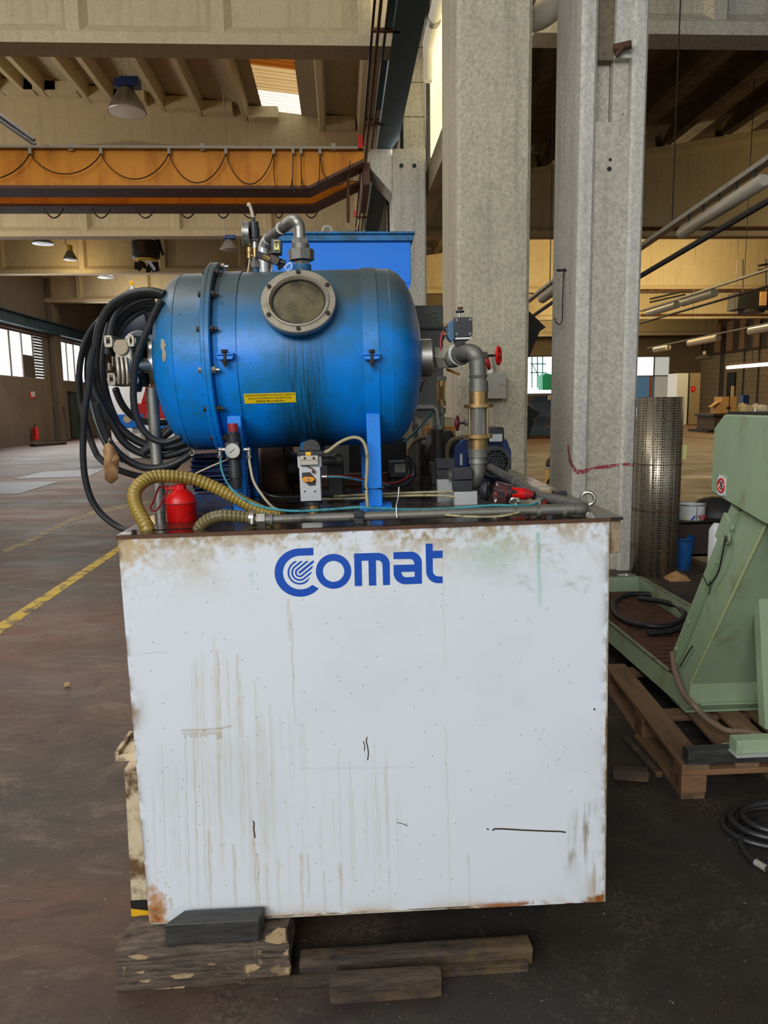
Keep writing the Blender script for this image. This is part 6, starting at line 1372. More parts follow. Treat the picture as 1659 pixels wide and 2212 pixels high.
MB().tube(smoothpath([Q2(660,1050,.56), Q2(660,1130,.56), Q2(640,1200,.56), Q2(640,1240,.57)], 5), 12*P2, 8).build('cable', M['clearhose'], t)
t = thing('plastic_tag', 'small white looped plastic tag hanging at the union nut', 'tag', Q2(920,1090,.50), True)
MB().tube([Q2(x, y, .49) for x, y in ((975,1035),(915,1060),(862,1110),(915,1170),(985,1110),(975,1060))], .0022, 6, closed=True).build('loop', M['tape'], t)

# ============================================================ right outlet assembly
ya = .52
def z6(x, y): return (930+x/9.217, 640+y/9.216)
def Q6(x, y, Y=ya): return mY(*z6(x, y), Y)
P6 = PX(ya)/9.217
op = thing('outlet_pipework', 'cast pipe elbow and hexagon valve leaving the right end of the vessel', 'pipe', Q6(500,1200), True)
a, b = Q6(60,1215,.58), Q6(205,1215,.58); b.z = a.z; MB().hexa(a, b, 215*P6).build('hex_bushing', M['galv'], op, bevel=.001)
a, b = Q6(200,1235,.58), Q6(470,1235,.55); b.z = a.z; MB().hexa(a, b, 225*P6).build('valve_body', M['alu'], op, bevel=.001)
a2 = Q6(400,1255,.56); b2 = Q6(560,1180,.47); MB().lathe([(0,.026),(.01,.030),(.03,.031),(.035,.029)], a2, b2-a2, 6).build('valve_end', M['galv'], op)
MB().tube([Q6(560,1150,.50), Q6(600,1145,.48)], 235*P6*.95, 24).build('sealing_tape', M['tape'], op)
MB().tube([Q6(590,1148,.485), Q6(640,1140,.465)], 215*P6*.95, 24).build('collar', M['cast'], op)
El = [Q6(610,1150,.475), Q6(700,1130,.44), Q6(800,1120,.42), Q6(880,1170,.41), Q6(925,1270,.41), Q6(938,1400,.41), Q6(945,1560,.41), Q6(950,1700,.41)]
MB().tube(smoothpath(El, 8), 160*P6, 24).build('elbow', M['cast'], op)
def z4(x, y): return (840+x/3.19, 640+y/3.1907)
yq = .41
def Q4(x, y, Y=yq): return mY(*z4(x, y), Y)
P4 = PX(yq)/3.19
def vq(nm, x, ya_, yb_, w, m, parent, n=28, w2=None, bevel=0, Y=yq):
    a, b = Q4(x, ya_, Y), Q4(x, yb_, Y); return MB().cyl(b, V((b.x, Y, a.z)), w/2*P4, (w2/2*P4 if w2 else None), n).build(nm, m, parent, bevel=bevel)
vq('neck', 615, 585, 545, 130, M['cast'], op, w2=106); vq('collar', 617, 650, 585, 132, M['cast'], op, n=10); vq('rim', 617, 656, 646, 142, M['cast'], op)
sg = thing('flow_sight_glass', 'brass flow sight glass with clear tube and four tie rods', 'sight glass', Q4(615,1050), True)
vq('upper_socket', 615, 742, 656, 132, M['brass'], sg); vq('upper_flange', 616, 768, 742, 204, M['brass'], sg, 36, bevel=.001); vq('lower_flange', 613, 978, 950, 200, M['brass'], sg, 36, bevel=.001)
vq('lower_socket', 613, 1052, 978, 130, M['brass'], sg)
a, b = Q4(615,950), Q4(615,768); a.x = b.x; MB().lathe([(0,70*P4),((b-a).length,70*P4)], a, (0,0,1), 32, caps=False).lathe([(0,64*P4),((b-a).length,64*P4)], a, (0,0,1), 32, caps=False).build('glass_tube', M['glass'], sg)
for k in range(4):
    g = radians(38)+k*pi/2; dx, dy = cos(g)*86*P4, sin(g)*86*P4; A = V((a.x+dx, yq+dy, a.z-.008)); B = V((a.x+dx, yq+dy, b.z+.012))
    MB().cyl(A, B, .0035, n=10).build('tie_rod', M['brass'], sg); MB().hexa(B-V((0,0,.006)), B, .0068).hexa(A, A+V((0,0,.006)), .0068).build('rod_nut', M['steel'], sg)
lo = thing('lower_elbow_pipe', 'cast pipe elbow below the brass sight glass turning back left', 'pipe', Q4(560,1330), True)
vq('rim', 615, 1062, 1052, 140, M['cast'], lo); vq('socket', 614, 1110, 1060, 132, M['cast'], lo, n=12); vq('neck', 612, 1150, 1108, 104, M['cast'], lo, w2=128)
MB().tube(smoothpath([Q4(612,1130), Q4(610,1190), Q4(598,1250), Q4(570,1290,.42), Q4(535,1295,.45), Q4(505,1280,.49)], 8), 53*P4, 24).build('elbow', M['cast'], lo)
MB().tube([Q4(522,1290,.47), Q4(516,1288,.476)], 58*P4, 24).build('sealing_tape', M['tape'], lo)
MB().tube([Q4(505,1280,.49), Q4(370,1180,.92)], .021, 20).build('pipe', M['cast'], lo)
MB().sphere(Q4(575,1347,.41), .006, 10, 8).build('drain_plug', M['iron'], lo)
c = mZ(1004,1091,.004)
def silver(x, ytop, ybase, w, lb, Y=None, clamp=True):
    b_ = mZ(x, ybase, .004); Y = b_.y; tp = mY(x, ytop, Y); t = thing('riser_block', lb, 'riser', b_, True); hw = w*PX(Y)/2
    MB().box((b_.x-hw,Y,.004),(b_.x+hw,Y+.04,tp.z)).build('block', M['aluplate'], t, bevel=.001)
    if clamp:
        k = .036; MB().box((b_.x-hw*1.05,Y,tp.z),(b_.x+hw*.6,Y+.045,tp.z+k-.001)).box((b_.x-hw*1.05,Y,tp.z+k+.001),(b_.x+hw*.6,Y+.045,tp.z+2*k)).build('clamp_jaw', M['black'], t, bevel=.002)
    return t
silver(1007, 1062, 1091, 50, 'silver riser block with black clamp, front one below the elbow'); silver(970, 1035, 1063, 50, 'silver riser block with black clamp, rear one')
# actuator
t = thing('valve_actuator', 'black square valve actuator with four screws and a small round handwheel', 'actuator', Q6(650,900), True)
MB().prism([Q6(x, y, .44) for x, y in ((470,420),(800,415),(835,445),(838,750),(795,810),(510,820),(470,780))], (0,.01,0)).build('cover', M['black'], t, bevel=.0015)
MB().prism([Q6(x, y, .45) for x, y in ((470,425),(830,425),(830,780),(500,815))], (0,.06,0)).build('body', mat('blue grey casting', (70,100,124), .5, .2, .2, 20), t, bevel=.002)
MB().prism([Q6(x, y, .46) for x, y in ((478,430),(340,545),(330,800),(420,915),(490,820))], (0,.045,0)).build('side_casting', mat('blue grey casting', (70,100,124)), t, bevel=.002)
cvr = [o for o in t.children if o.name.startswith('cover')][0]
for x, y in ((521,470),(790,463),(521,750),(787,745)):
    c = Q6(x, y, .44); MB().lathe([(0,.0034),(.001,.0034)], c, (0,-1,0), 18).build('screw_washer', M['steel'], cvr); MB().cyl(c+V((0,-.001,0)), c+V((0,-.0013,0)), .0018, n=10).build('screw_socket', M['ink'], cvr)
MB().cyl(Q6(575,415,.46), Q6(575,320,.46), 24*P6, n=14).build('spindle', M['steel'], t)
MB().lathe([(0,.012),(.002,.0145),(.004,.0145),(.006,.012)], Q6(585,325,.46), (0,0,1), 30).build('handwheel', M['black'], t); MB().hexa(Q6(590,262,.46), Q6(590,215,.46), 55*P6).build('nut', M['rust'], t)
a, b = Q6(500,825,.44), Q6(800,850,.44); MB().box((a.x,.44,b.z),(b.x,.5,a.z)).build('trim_line', M['white'], t)
MB().prism([Q6(x, y, .45) for x, y in ((490,850),(790,850),(560,1000),(500,960))], (0,.04,0)).build('bracket', M['iron'], t); MB().cyl(Q6(500,950,.48), Q6(640,1000,.5), .008).cyl(Q6(560,900,.49), Q6(560,1120,.53), .010).build('coupling', M['iron'], t)
for y in (580, 745):
    MB().cyl(Q6(410,y,.48), Q6(275,y+5,.48), 26*P6, n=12).hexa(Q6(360,y,.48), Q6(320,y,.48), 34*P6).sphere(Q6(285,y+15,.48), 34*P6, 12, 8).build('air_fitting', M['brass'], t)
tubep('air_tube', 'dark red tube curving down beside the black actuator', [(960,716,.48),(955,722,.48),(952,738,.48),(953,757,.48)], .004, M['redk'])
tubep('air_tube', 'black tube between the two brass fittings of the actuator', [(960,706,.48),(960,712,.48),(960,720,.50),(957,735,.5)], .0035, M['black'])
tubep('air_tube', 'thin dark red wire under the right end hub of the vessel', [(947,797,.5),(930,808,.5),(915,825,.5),(908,845,.52)], .0022, mat('dark red wire', (70,28,28)))
t = thing('yellow_lever', 'small dirty yellow lever below the hexagon valve', 'lever', mY(975,805,.6), True); MB().bar(mY(965,798,.6), mY(992,809,.58), .012, .008).build('lever', mat('dirty yellow lever', (176,118,20), .5, 0, .2, 20), t, bevel=.002)
def handwheel(px_, py_, Y, r, lb, m, tilt, stem, n=8):
    c = mY(px_, py_, Y); t = thing('red_handwheel', lb, 'handwheel', c, True); ax = V(tilt)
    a_, b_ = frame(ax)
    MB().torus(c, ax, r, .0055, n*2, 8).build('rim', m, t)
    mb = MB()
    for k in range(4): g = k*pi/2+.4; mb.tube([c, c+(a_*cos(g)+b_*sin(g))*r], .004, 6)
    mb.build('spokes', m, [o for o in t.children if o.name.startswith('rim')][0]); MB().cyl(c-ax.normalized()*.01, c+ax.normalized()*.008, .010, n=12).build('hub', m, t)
    if stem: 
        s = V(stem); MB().cyl(c, c+s, .0045, n=10).build('stem', M['iron'], t); MB().hexa(c+s*.9, c+s*1.7, .014).build('gland_nut', M['cast'], t)
handwheel(1077, 768, .62, .028, 'red handwheel seen edge-on right of the cast elbow', M['red'], (1,-.45,0), (-.05,-.02,0))
handwheel(1054, 783, .72, .022, 'small red handwheel half hidden behind the cast elbow', M['red'], (1,-.3,.2), (-.03,.01,-.005))
handwheel(988, 914, .8, .024, 'dark red handwheel behind the brass sight glass', mat('dark red wheel', (110,20,34), .4), (1,-.25,0), (.03,0,0))
# motors, pumps and rear pipes
def Q7(x, y, Y): return mY(860+x/6.381, 780+y/6.382, Y)
t = thing('fan_cooled_motor', 'blue electric motor with round black fan cowl at the right rear', 'motor', Q7(1350,1400,1.0), True)
c = Q7(1345,1400,.98); Rc = 235*PX(.98)/6.38; ax = V((.12,-1,.04)).normalized(); a_, b_ = frame(ax)
MB().lathe([(-.16,Rc*.98),(-.05,Rc),(-.01,Rc*.98),(.0,Rc*.9),(.0,Rc*.78)], c, ax, 48, caps=False).build('fan_cowl', mat('fan cowl plastic', (52,54,58), .5), t); fcw = [o for o in t.children if o.name.startswith('fan_cowl')][0]
MB().lathe([(-.03,Rc*.8),(-.029,.002)], c, ax, 40).build('fan_disc', M['ink'], t)
for k in range(-5, 6):
    h = k*Rc*.145; w = sqrt(max(0, (Rc*.79)**2-h*h)); MB().bar(c+b_*h-a_*w, c+b_*h+a_*w, .0022, .003, ax).build('grille_bar', mat('fan cowl plastic', (52,54,58)), fcw)
for r_g in (.25, .5, .78): MB().torus(c, ax, Rc*r_g, .0018, 32, 5).build('grille_ring', mat('fan cowl plastic', (52,54,58)), fcw)
for k in range(6): g = k*pi/6; MB().tube([c-(a_*cos(g)+b_*sin(g))*Rc*.78, c+(a_*cos(g)+b_*sin(g))*Rc*.78], .0014, 5).build('grille_spoke', mat('fan cowl plastic', (52,54,58)), fcw)
MB().lathe([(-.42,Rc*.95),(-.16,Rc*.97)], c, ax, 40).build('stator', M['blue_motor'], t)
f = c-ax*.17; MB().prism([Q7(x, y, 1.16) for x, y in ((770,1490),(770,1330),(800,1180),(900,1080),(1500,1080),(1560,1250),(1560,1490))], (0,.05,0)).build('flange_plate', M['blue_motor'], t, bevel=.004)
MB().prism([Q7(x, y, 1.155) for x, y in ((850,1430),(850,1300),(865,1270),(885,1290),(885,1440))], (0,-.004,0)).build('slot', M['white'], t)
a, b = Q7(1240,920,1.05), Q7(1465,1110,1.05); MB().box((a.x,1.05,b.z),(b.x,1.25,a.z)).build('terminal_box', M['black'], t, bevel=.008)
a, b = Q7(1255,1010,1.048), Q7(1435,1105,1.048); MB().box((a.x,1.046,b.z),(b.x,1.05,a.z)).build('nameplate', M['aluplate'], t)
MB().box((c.x-.08,1.05,.004),(c.x+.08,1.3,c.z-Rc*.9)).build('foot', M['blue_motor'], t)
t = thing('rear_pump_motor', 'dark motor with pale nameplate behind the lower right of the vessel', 'motor', Q7(620,1250,1.3), True)
a, b = Q7(480,970,1.3), Q7(765,1115,1.3); MB().box((a.x,1.3,b.z),(b.x,1.5,a.z)).build('terminal_box', M['black'], t, bevel=.01)
a, b = Q7(500,1035,1.298), Q7(745,1105,1.298); MB().box((a.x,1.296,b.z),(b.x,1.3,a.z)).build('nameplate', mat('stained nameplate', (178,166,144), .5, 0, .2, 20), t)
c = Q7(640,1260,1.25); MB().lathe([(-.2,.08),(-.02,.085),(0,.07),(.001,.01)], c, (0,-1,0), 36).build('fan_cowl', M['ink'], t)
c = Q7(420,1230,1.35); MB().lathe([(-.1,.06),(0,.07),(.02,.03)], c, (-1,-.5,0), 30).build('pump_head', M['iron'], t)
MB().box((c.x-.05,1.3,.004),(c.x+.2,1.5,c.z-.06)).build('foot', M['iron'], t)
t = thing('rear_brass_glass', 'small brass sight glass on a pipe behind the vessel end', 'sight glass', Q7(595,600,1.3), True)
def v7(nm, x, ya_, yb_, w, m, Y, par, n=18): a, b = Q7(x, ya_, Y), Q7(x, yb_, Y); a.x = b.x; return MB().cyl(b, a, w/2*PX(Y)/6.38, n=n).build(nm, m, par)
v7('upper_nut', 595, 270, 210, 150, M['cast'], 1.3, t, 6); v7('brass_neck', 590, 350, 270, 120, M['brass'], 1.3, t); v7('glass', 590, 530, 350, 90, M['brass'], 1.3, t, 8); v7('brass_ring', 595, 620, 530, 120, M['brass'], 1.3, t); v7('socket', 600, 720, 640, 110, M['cast'], 1.3, t)
for dx in (-45, 45): MB().cyl(Q7(590+dx,560,1.28), Q7(590+dx,300,1.28), .004).build('tie_rod', M['brass'], t)
v7('pipe', 600, 1000, 700, 70, M['cast'], 1.3, t)
t = thing('rear_elbow_pipe', 'grey pipe with bright elbow and union low behind the vessel end', 'pipe', Q7(520,900,1.1), True)
MB().tube(smoothpath([Q7(250,645,1.1), Q7(400,645,1.1), Q7(480,645,1.1), Q7(520,680,1.1), Q7(530,740,1.1), Q7(530,800,1.1)], 6), 42*PX(1.1)/6.38, 18).build('pipe', M['galv'], t)
v7('union', 530, 880, 795, 110, M['galv'], 1.1, t, 8); v7('union_nut', 535, 945, 885, 145, M['galv'], 1.1, t, 6); MB().cyl((Q7(535,940,1.1).x,1.1,.004), Q7(535,940,1.1), .025, n=16).build('lower_pipe', M['iron'], t)
t = thing('rear_threaded_pipe', 'stacked grey pipe fittings at the lower edge of the vessel end', 'pipe', Q7(230,900,1.2), True)
v7('fitting', 230, 870, 770, 80, M['galv'], 1.2, t, 6); v7('fitting', 230, 960, 870, 90, M['cast'], 1.2, t); v7('fitting', 240, 1100, 960, 80, M['cast'], 1.2, t, 6); MB().cyl((Q7(250,1230,1.2).x,1.2,.004), Q7(250,1090,1.2), .022, n=16).build('pipe', M['cast'], t)
tubep('air_tube', 'teal tube rising to the right behind the vessel end', [(872,955,1.0),(895,935,1.0),(915,912,1.0),(935,890,1.05)], .0045, mat('dark teal tube', (44,96,96), .4))
tubep('grey_hose', 'grey hose arching left of the rear pump', [(886,1030,1.15),(884,985,1.15),(886,965,1.15),(900,950,1.15),(920,945,1.15)], .008, M['ribhose'], 'hose')
tubep('grey_hose', 'grey hose arching between pump and blue motor flange', [(966,995,1.1),(966,972,1.1),(975,952,1.1),(995,945,1.1),(1005,943,1.1)], .009, M['ribhose'], 'hose')
t = thing('rear_wooden_box', 'orange brown wooden box behind the rear pump', 'box', Q7(560,950,1.55), True); a, b = Q7(375,905,1.55), Q7(770,1010,1.55); MB().box((a.x,1.52,b.z-.05),(b.x,1.59,a.z)).build('box', mat('orange box', (170,112,40), .7), t, bevel=.003)
MB().box((a.x+.01,1.53,.004),(a.x+.03,1.58,b.z-.05)).box((b.x-.03,1.53,.004),(b.x-.01,1.58,b.z-.05)).build('leg', M['iron'], t)
# large dark pump wheel under the vessel and boxes
t = thing('round_pump_housing', 'large dark rusty round pump housing under the vessel', 'pump', mY(610,1010,.95), True)
c = mY(600,1010,.95); MB().lathe([(-.05,.10),(-.04,.11),(.04,.11),(.05,.10)], c, (1,-.1,0), 40).build('housing', M['rust'], t); MB().lathe([(.05,.06),(.1,.055),(.12,.04)], c, (1,-.1,0), 30).build('neck', M['iron'], t)
MB().box((c.x-.05,.9,.004),(c.x+.05,1.02,c.z-.08)).build('foot', M['iron'], t)
MB().tube([c+V((.12,0,0)), mY(655,1000,.95)], .03, 16).build('ribbed_pipe', M['cast'], t)
def mbox(nm, lb, cat, x0, y0, x1, y1, Y, dep, m, bev=.004):
    a, b = mY(x0, y0, Y), mY(x1, y1, Y); t = thing(nm, lb, cat, ((a.x+b.x)/2, Y, .004), True); MB().box((a.x,Y,.004),(b.x,Y+dep,a.z)).build('body', m, t, bevel=bev); return t, a, b
mbox('black_control_box', 'black box just right of the silver block valve', 'box', 706, 990, 742, 1040, .7, .1, M['ink'])
t, a, b = mbox('upright_sheet', 'upright dark grey sheet behind the right leg', 'metal sheet', 752, 950, 880, 1060, 1.25, .03, M['darkmetal'])
c = mY(725,992,.68); t = thing('pipe_stub', 'bright round pipe stub right of the silver valve', 'pipe', c, True); MB().cyl(mY(700,995,.7), mY(728,993,.68), .018, n=18).sphere(mY(730,992,.68), .022, 16, 10).build('stub', M['cast'], t)
t = thing('small_manifold', 'small dark manifold with pale label and hoses right of the right leg', 'manifold', mY(865,1010,.95), True)
a, b = mY(842,998,.95), mY(900,1030,.95); MB().box((a.x,.95,b.z),(b.x,1.05,a.z)).build('block', M['black'], t, bevel=.003); MB().box((a.x+.01,1.0,.004),(b.x-.01,1.03,b.z)).build('stand', M['iron'], t); a, b = mY(852,1003,.948), mY(876,1020,.948); MB().box((a.x,.946,b.z),(b.x,.95,a.z)).build('label', M['grey'], t)
tubep('black_hose', 'black hose loop beside the small manifold, outer', [(880,985,.9),(893,1005,.88),(893,1030,.85),(875,1048,.8),(845,1052,.75),(815,1050,.7)], .006, M['rubber'], 'hose')
tubep('black_hose', 'black hose loop beside the small manifold, inner', [(868,985,.92),(882,1000,.9),(884,1022,.88),(868,1040,.85),(840,1045,.82)], .005, M['rubber'], 'hose')
tubep('black_hose', 'black hose lying under the vessel left of the valve', [(560,1060,.5),(590,1072,.48),(630,1074,.5),(690,1070,.55),(740,1078,.6)], .006, M['rubber'], 'hose')
for (x0,y0,x1,y1,Y,lb) in ((900,960,935,1035,1.3,'dark valve block left of the rear pump'),(820,985,850,1035,1.35,'dark solenoid bank behind the right leg'),(930,1000,985,1040,.95,'dark square junction box behind the rear riser')):
    mbox('dark_block', lb, 'block', x0, y0, x1, y1, Y, .09, M['iron'])
mbox('rear_cover_plate', 'dark rusty cover plate along the rear of the tank top', 'cover', 560, 1030, 840, 1070, 1.0, .03, M['rust'])
# red grease gun / lamp lying on the tank
t = thing('red_hand_tool', 'red and black hand tool with flared smoky plastic shroud lying on the tank top', 'tool', mZ(1110,1090,.004), True)
def Q8(x, y, Y=.24): return mY(1030+x/6.144, 990+y/6.143, Y)
P8 = PX(.24)/6.144
a, b = Q8(180,480), Q8(390,462); MB().lathe([(0,150*P8),((b-a).length*.9,110*P8),((b-a).length,70*P8)], Q8(250,450), Q8(430,462)-Q8(250,450), 36, caps=False).build('smoky_shroud', M['smoke'], t)
a, b = Q8(380,455), Q8(700,478); L8 = (b-a).length; MB().lathe([(0,78*P8),(L8*.1,82*P8),(L8*.7,78*P8),(L8*.98,64*P8),(L8,58*P8)], a, b-a, 30).build('barrel', M['red'], t)
for k in range(5): c = a.lerp(b, .76+k*.05); MB().torus(c, b-a, (76-k*3)*P8, .0016, 28, 5).build('grip_ring', M['redk'], t)
c = Q8(735,482); MB().cyl(b, c, 56*P8, 50*P8, n=24).build('nozzle_collar', M['redk'], t); MB().sphere(c, 50*P8, 20, 12).build('nozzle_tip', M['ink'], t)
MB().prism([Q8(x, y, .24-85*P8) for x, y in ((440,440),(480,418),(530,430),(545,450),(510,470),(470,470))], (0,.002,0)).build('worn_patch', M['iron'], t)
MB().bar(Q8(235,475,.20), Q8(390,478,.20), .022, .012).build('trigger_guard', M['redk'], t, bevel=.002); MB().bar(Q8(260,475,.195), Q8(370,478,.195), .014, .012).build('trigger', M['ink'], t)
a, b = Q8(60,430,.27), Q8(180,440,.26); MB().lathe([(0,100*P8),(.01,125*P8),(.02,130*P8),((b-a).length*.95,85*P8)], a, b-a, 32, caps=False).build('black_cup', M['black'], t)
t = thing('red_cap_fitting', 'small dark red capped fitting with threaded nipple beside the hand tool', 'fitting', mZ(1168,1090,.004), True)
c = Q8(870,520,.17); MB().lathe([(0,.013),(.010,.013),(.022,.011),(.026,.006)], V((c.x,.17,.012)), (0,0,1), 24).build('cap', M['redk'], t, bevel=.0)
MB().lathe([(0,.012),(.008,.012)], V((c.x,.17,.004)), (0,0,1), 24).build('base', M['steel'], t); MB().cyl(Q8(805,590,.12), Q8(830,560,.16), .010, n=16).build('nipple', M['cast'], t)
c = mZ(1108,1100,.004)
t = thing('steel_fitting', 'bright steel hose fitting under the red hand tool', 'fitting', Q8(500,575,.12), True); MB().torus(Q8(490,575,.12), (0,1,.2), .010, .004, 20, 8).hexa(Q8(520,572,.12), Q8(555,570,.12), .012).build('fitting', M['steel'], t)
# junction box on the broad column
a, b = aY(1045,862,6.995), aY(1088,807,6.995); t = thing('junction_box', 'square grey junction box mounted on the broad column', 'junction box', ((a.x+b.x)/2,7,a.z))
MB().box((a.x,6.86,a.z),(b.x,6.99,b.z)).build('box', M['grey'], t, bevel=.006); c = aY(1059,800,6.95); MB().cyl(V((c.x,6.93,b.z)), V((c.x,6.93,b.z+.05)), .028, n=16).build('cable_gland', M['tape'], t); MB().cyl(V((c.x,6.93,b.z+.05)), V((c.x,6.93,b.z+.16)), .04, .02, n=16).build('conduit', M['grey'], t)
# ============================================================ front timbers
def timber(name, lb, pts, h, m, dep, jag=0, cat='timber', rot=0, rnd=0, bev=.004, z0=0):
    x0, x1, y0 = pts; t = thing(name, lb, cat, ((x0+x1)/2, y0+dep/2, z0)); nx_ = 40; ny_ = 6; nz_ = 6
    random.seed(hash(lb) % 1000 if 0 else len(lb)*7+rnd); R = Matrix.Rotation(rot, 3, 'Z'); c = V(((x0+x1)/2, y0+dep/2, 0))
    bm = bmesh.new(); bmesh.ops.create_cube(bm, size=1); bmesh.ops.subdivide_edges(bm, edges=[e for e in bm.edges if abs((e.verts[0].co-e.verts[1].co).x) > .5], cuts=34)
    bmesh.ops.subdivide_edges(bm, edges=[e for e in bm.edges if abs((e.verts[0].co-e.verts[1].co).y) > .5], cuts=5); bmesh.ops.subdivide_edges(bm, edges=[e for e in bm.edges if abs((e.verts[0].co-e.verts[1].co).z) > .5], cuts=6)
    for v in bm.verts:
        p = V((v.co.x*(x1-x0), v.co.y*dep, (v.co.z+.5)*h)); q = V((p.x*5+rnd, p.y*14, p.z*22))
        k = jag*(.35+ (1 if abs(v.co.x) > .45 else 0)*.6); d_ = V((noise.noise(q), noise.noise(q+V((9,3,1))), noise.noise(q+V((2,8,4)))))*k
        if v.co.z < -.49: d_.z = abs(d_.z)*.3
        if v.co.z > .49: d_.z = -abs(d_.z)*.4
        if v.co.y < -.4: d_.y = abs(d_.y)*1.5 if noise.noise(V((p.x*9, p.z*40, rnd))) > .1 else d_.y*.3
        # rounded worn long edges
        ey, ez = abs(v.co.y) > .49, v.co.z > .49
        if ey and ez: d_ += V((0, -.004 if v.co.y > 0 else .004, -.004))
        v.co = R @ (p + d_) + c + V((0,0,z0)) - ORG[t.name]
    me = bpy.data.meshes.new('beam'); bm.to_mesh(me); bm.free(); me.materials.append(m); me.polygons.foreach_set('use_smooth', [True]*len(me.polygons)); me.set_sharp_from_angle(angle=radians(40))
    o = bpy.data.objects.new('beam', me); COL.objects.link(o); o.parent = t; return t
WO = NT('weathered grey timber'); g1 = WO.noise(3, 8, .75, WO.mapping((3, 10, 34))); g2 = WO.noise(6, 6, .7); g3 = WO.noise(1.6, 4, .6)
cw = WO.mix(WO.ramp(g1, .35, .65), lin((44,36,32)), lin((132,114,96))); cw = WO.mix(WO.ramp(g2, .60, .66), cw, lin((186,156,116))); cw = WO.mix(WO.ramp(g3, .5, .62), cw, WO.mix(WO.ramp(g1, .3, .7), lin((44,36,31)), lin((104,84,70))))
WO.col(cw); WO.set(rough=.85); WO.bump(g1, .8, .01)
WT = NT('dark end grain timber'); g1 = WT.noise(3, 8, .75, WT.mapping((3, 18, 30))); g2 = WT.noise(5, 6, .7)
cw = WT.mix(WT.ramp(g1, .35, .68), lin((30,25,22)), lin((92,74,58))); cw = WT.mix(WT.math('MULTIPLY', WT.ramp(g2, .5, .6), .55), cw, lin((104,82,44))); WT.col(cw); WT.set(rough=.75); WT.bump(g1, .6, .008)
WK = NT('charred dark block'); g1 = WK.noise(3, 8, .75, WK.mapping((3, 22, 26))); WK.col(WK.mix(WK.ramp(g1, .3, .75), lin((26,25,24)), lin((74,72,68)))); WK.set(rough=.5); WK.bump(g1, .4, .006)
timber('support_timber', 'big splintered grey timber block propping the left tank corner', (-.650,-.176,1.932), .127, WO.m, .15, .016, rnd=3)
tb_ = [o for o in COL.objects if o.name.startswith('support_timber')][0]
fl_ = mat('pale splintered wood', (178, 150, 112), .85, 0, .3, 30, (110, 84, 58), (.5, .65), 30, .4)
for pts in ([(276,2066),(300,2062),(322,2066),(318,2072),(296,2073)],[(290,2100),(312,2097),(308,2104)],[(366,2108),(392,2103),(420,2104),(412,2112),(378,2115)],[(572,2034),(600,2014),(616,2016),(619,2036),(600,2040)],[(530,2086),(552,2083),(563,2090),(545,2099),(531,2102)],[(612,2060),(622,2052),(625,2100),(616,2104)],[(262,2090),(270,2088),(268,2110)],[(330,2138),(368,2134),(400,2130),(396,2136),(352,2143)],[(440,2082),(470,2079),(462,2086)],[(300,2120),(326,2116),(320,2123)]):
    P = [aY(x, y, 1.9315) for x, y in pts]; MB().prism(P, (0, .02, 0)).build('splinter', fl_, tb_, smooth=0)
p = thing('dark_wood_block', 'dark rectangular wood block lying on the big grey timber against the tank', 'wood block', (-.385,1.96,.127))
a, b = aY(357,2050,1.934).x, aY(568,2050,1.934).x
MB().prism([(a,1.934,.1275),(b-.008,1.934,.1275),(b+.002,1.992,.1275),(a+.045,1.992,.1275)], (0,0,.066)).build('block', WK.m, p, bevel=.004)
q0, q1 = aZ(638,2112,0), aZ(1157,2085,0)
timber('loose_timber', 'long dark timber batten on the floor in front of the tank', (-.150,.515,1.945), .052, WT.m, .062, .006, rnd=5, rot=.018)
timber('loose_timber', 'thin plank under and behind the long dark batten', (-.30,.495,1.915), .020, WT.m, .028, .004, rnd=8, rot=.02)
timber('loose_timber', 'short squared timber offcut nearest the camera', (aZ(712,2165,0).x, aZ(955,2165,0).x, 1.845), .062, WT.m, .055, .006, rnd=11, rot=.012)
# shims under the right side of the tank are in its shadow
# ============================================================ green chip conveyor
XP = 1.58
def PX_(x, y): return aX(x, y, XP)
cv = thing('chip_conveyor', 'pale green chip conveyor rising from a low tray to a boxed head', 'conveyor', (1.9, 3.4, .15))
W_ = .62
gt_ = mat('green conveyor paint', (150,168,134), .5, 0, .10, 7, (112,104,50), (.56,.76), 3.2, .04, (1, 1, .5))
# side plate: tray part and rising neck in one outline
sd = [PX_(1318,1330), PX_(1440,1450), PX_(1452,1452), PX_(1458,1420), PX_(1598,1108), PX_(1659,1108), PX_(1659,1130), PX_(1490,1478), PX_(1478,1512), PX_(1462,1512), PX_(1440,1505), PX_(1318,1372)]
sd[0] = V((XP, 4.35, .29)); sd[-1] = V((XP, 4.35, .155)); 
yt_ = 5.45
sd = [V((XP,yt_,.29)), V((XP,3.52,.275)), V((XP,3.46,.265)), V((XP,3.42,.33)), PX_(1598,1105), PX_(1680,1080), PX_(1655,1135), PX_(1492,1478), V((XP,3.30,.19)), V((XP,3.36,.155)), V((XP,3.5,.15)), V((XP,yt_,.15))]
for sx, nm in ((0, 'side_plate'), (W_, 'side_plate')): MB().prism([p+V((sx,0,0)) for p in sd], (.006,0,0)).build(nm, gt_, cv, smooth=0)
# tray floor, end wall, rims
MB().box((XP,3.3,.15),(XP+W_,yt_,.158)).build('tray_bottom', gt_, cv); MB().box((XP,yt_-.006,.15),(XP+W_,yt_,.29)).build('end_wall', gt_, cv)
MB().box((XP-.012,3.5,.285),(XP+.006,yt_,.291)).box((XP+W_-.002,3.5,.285),(XP+W_+.03,yt_,.291)).box((XP,yt_-.004,.285),(XP+W_,yt_+.03,.291)).build('tray_rim', mat('rusty green rim', (122,130,104), .6, 0, .2, 20, (90,66,44), (.5,.7), 14), cv)
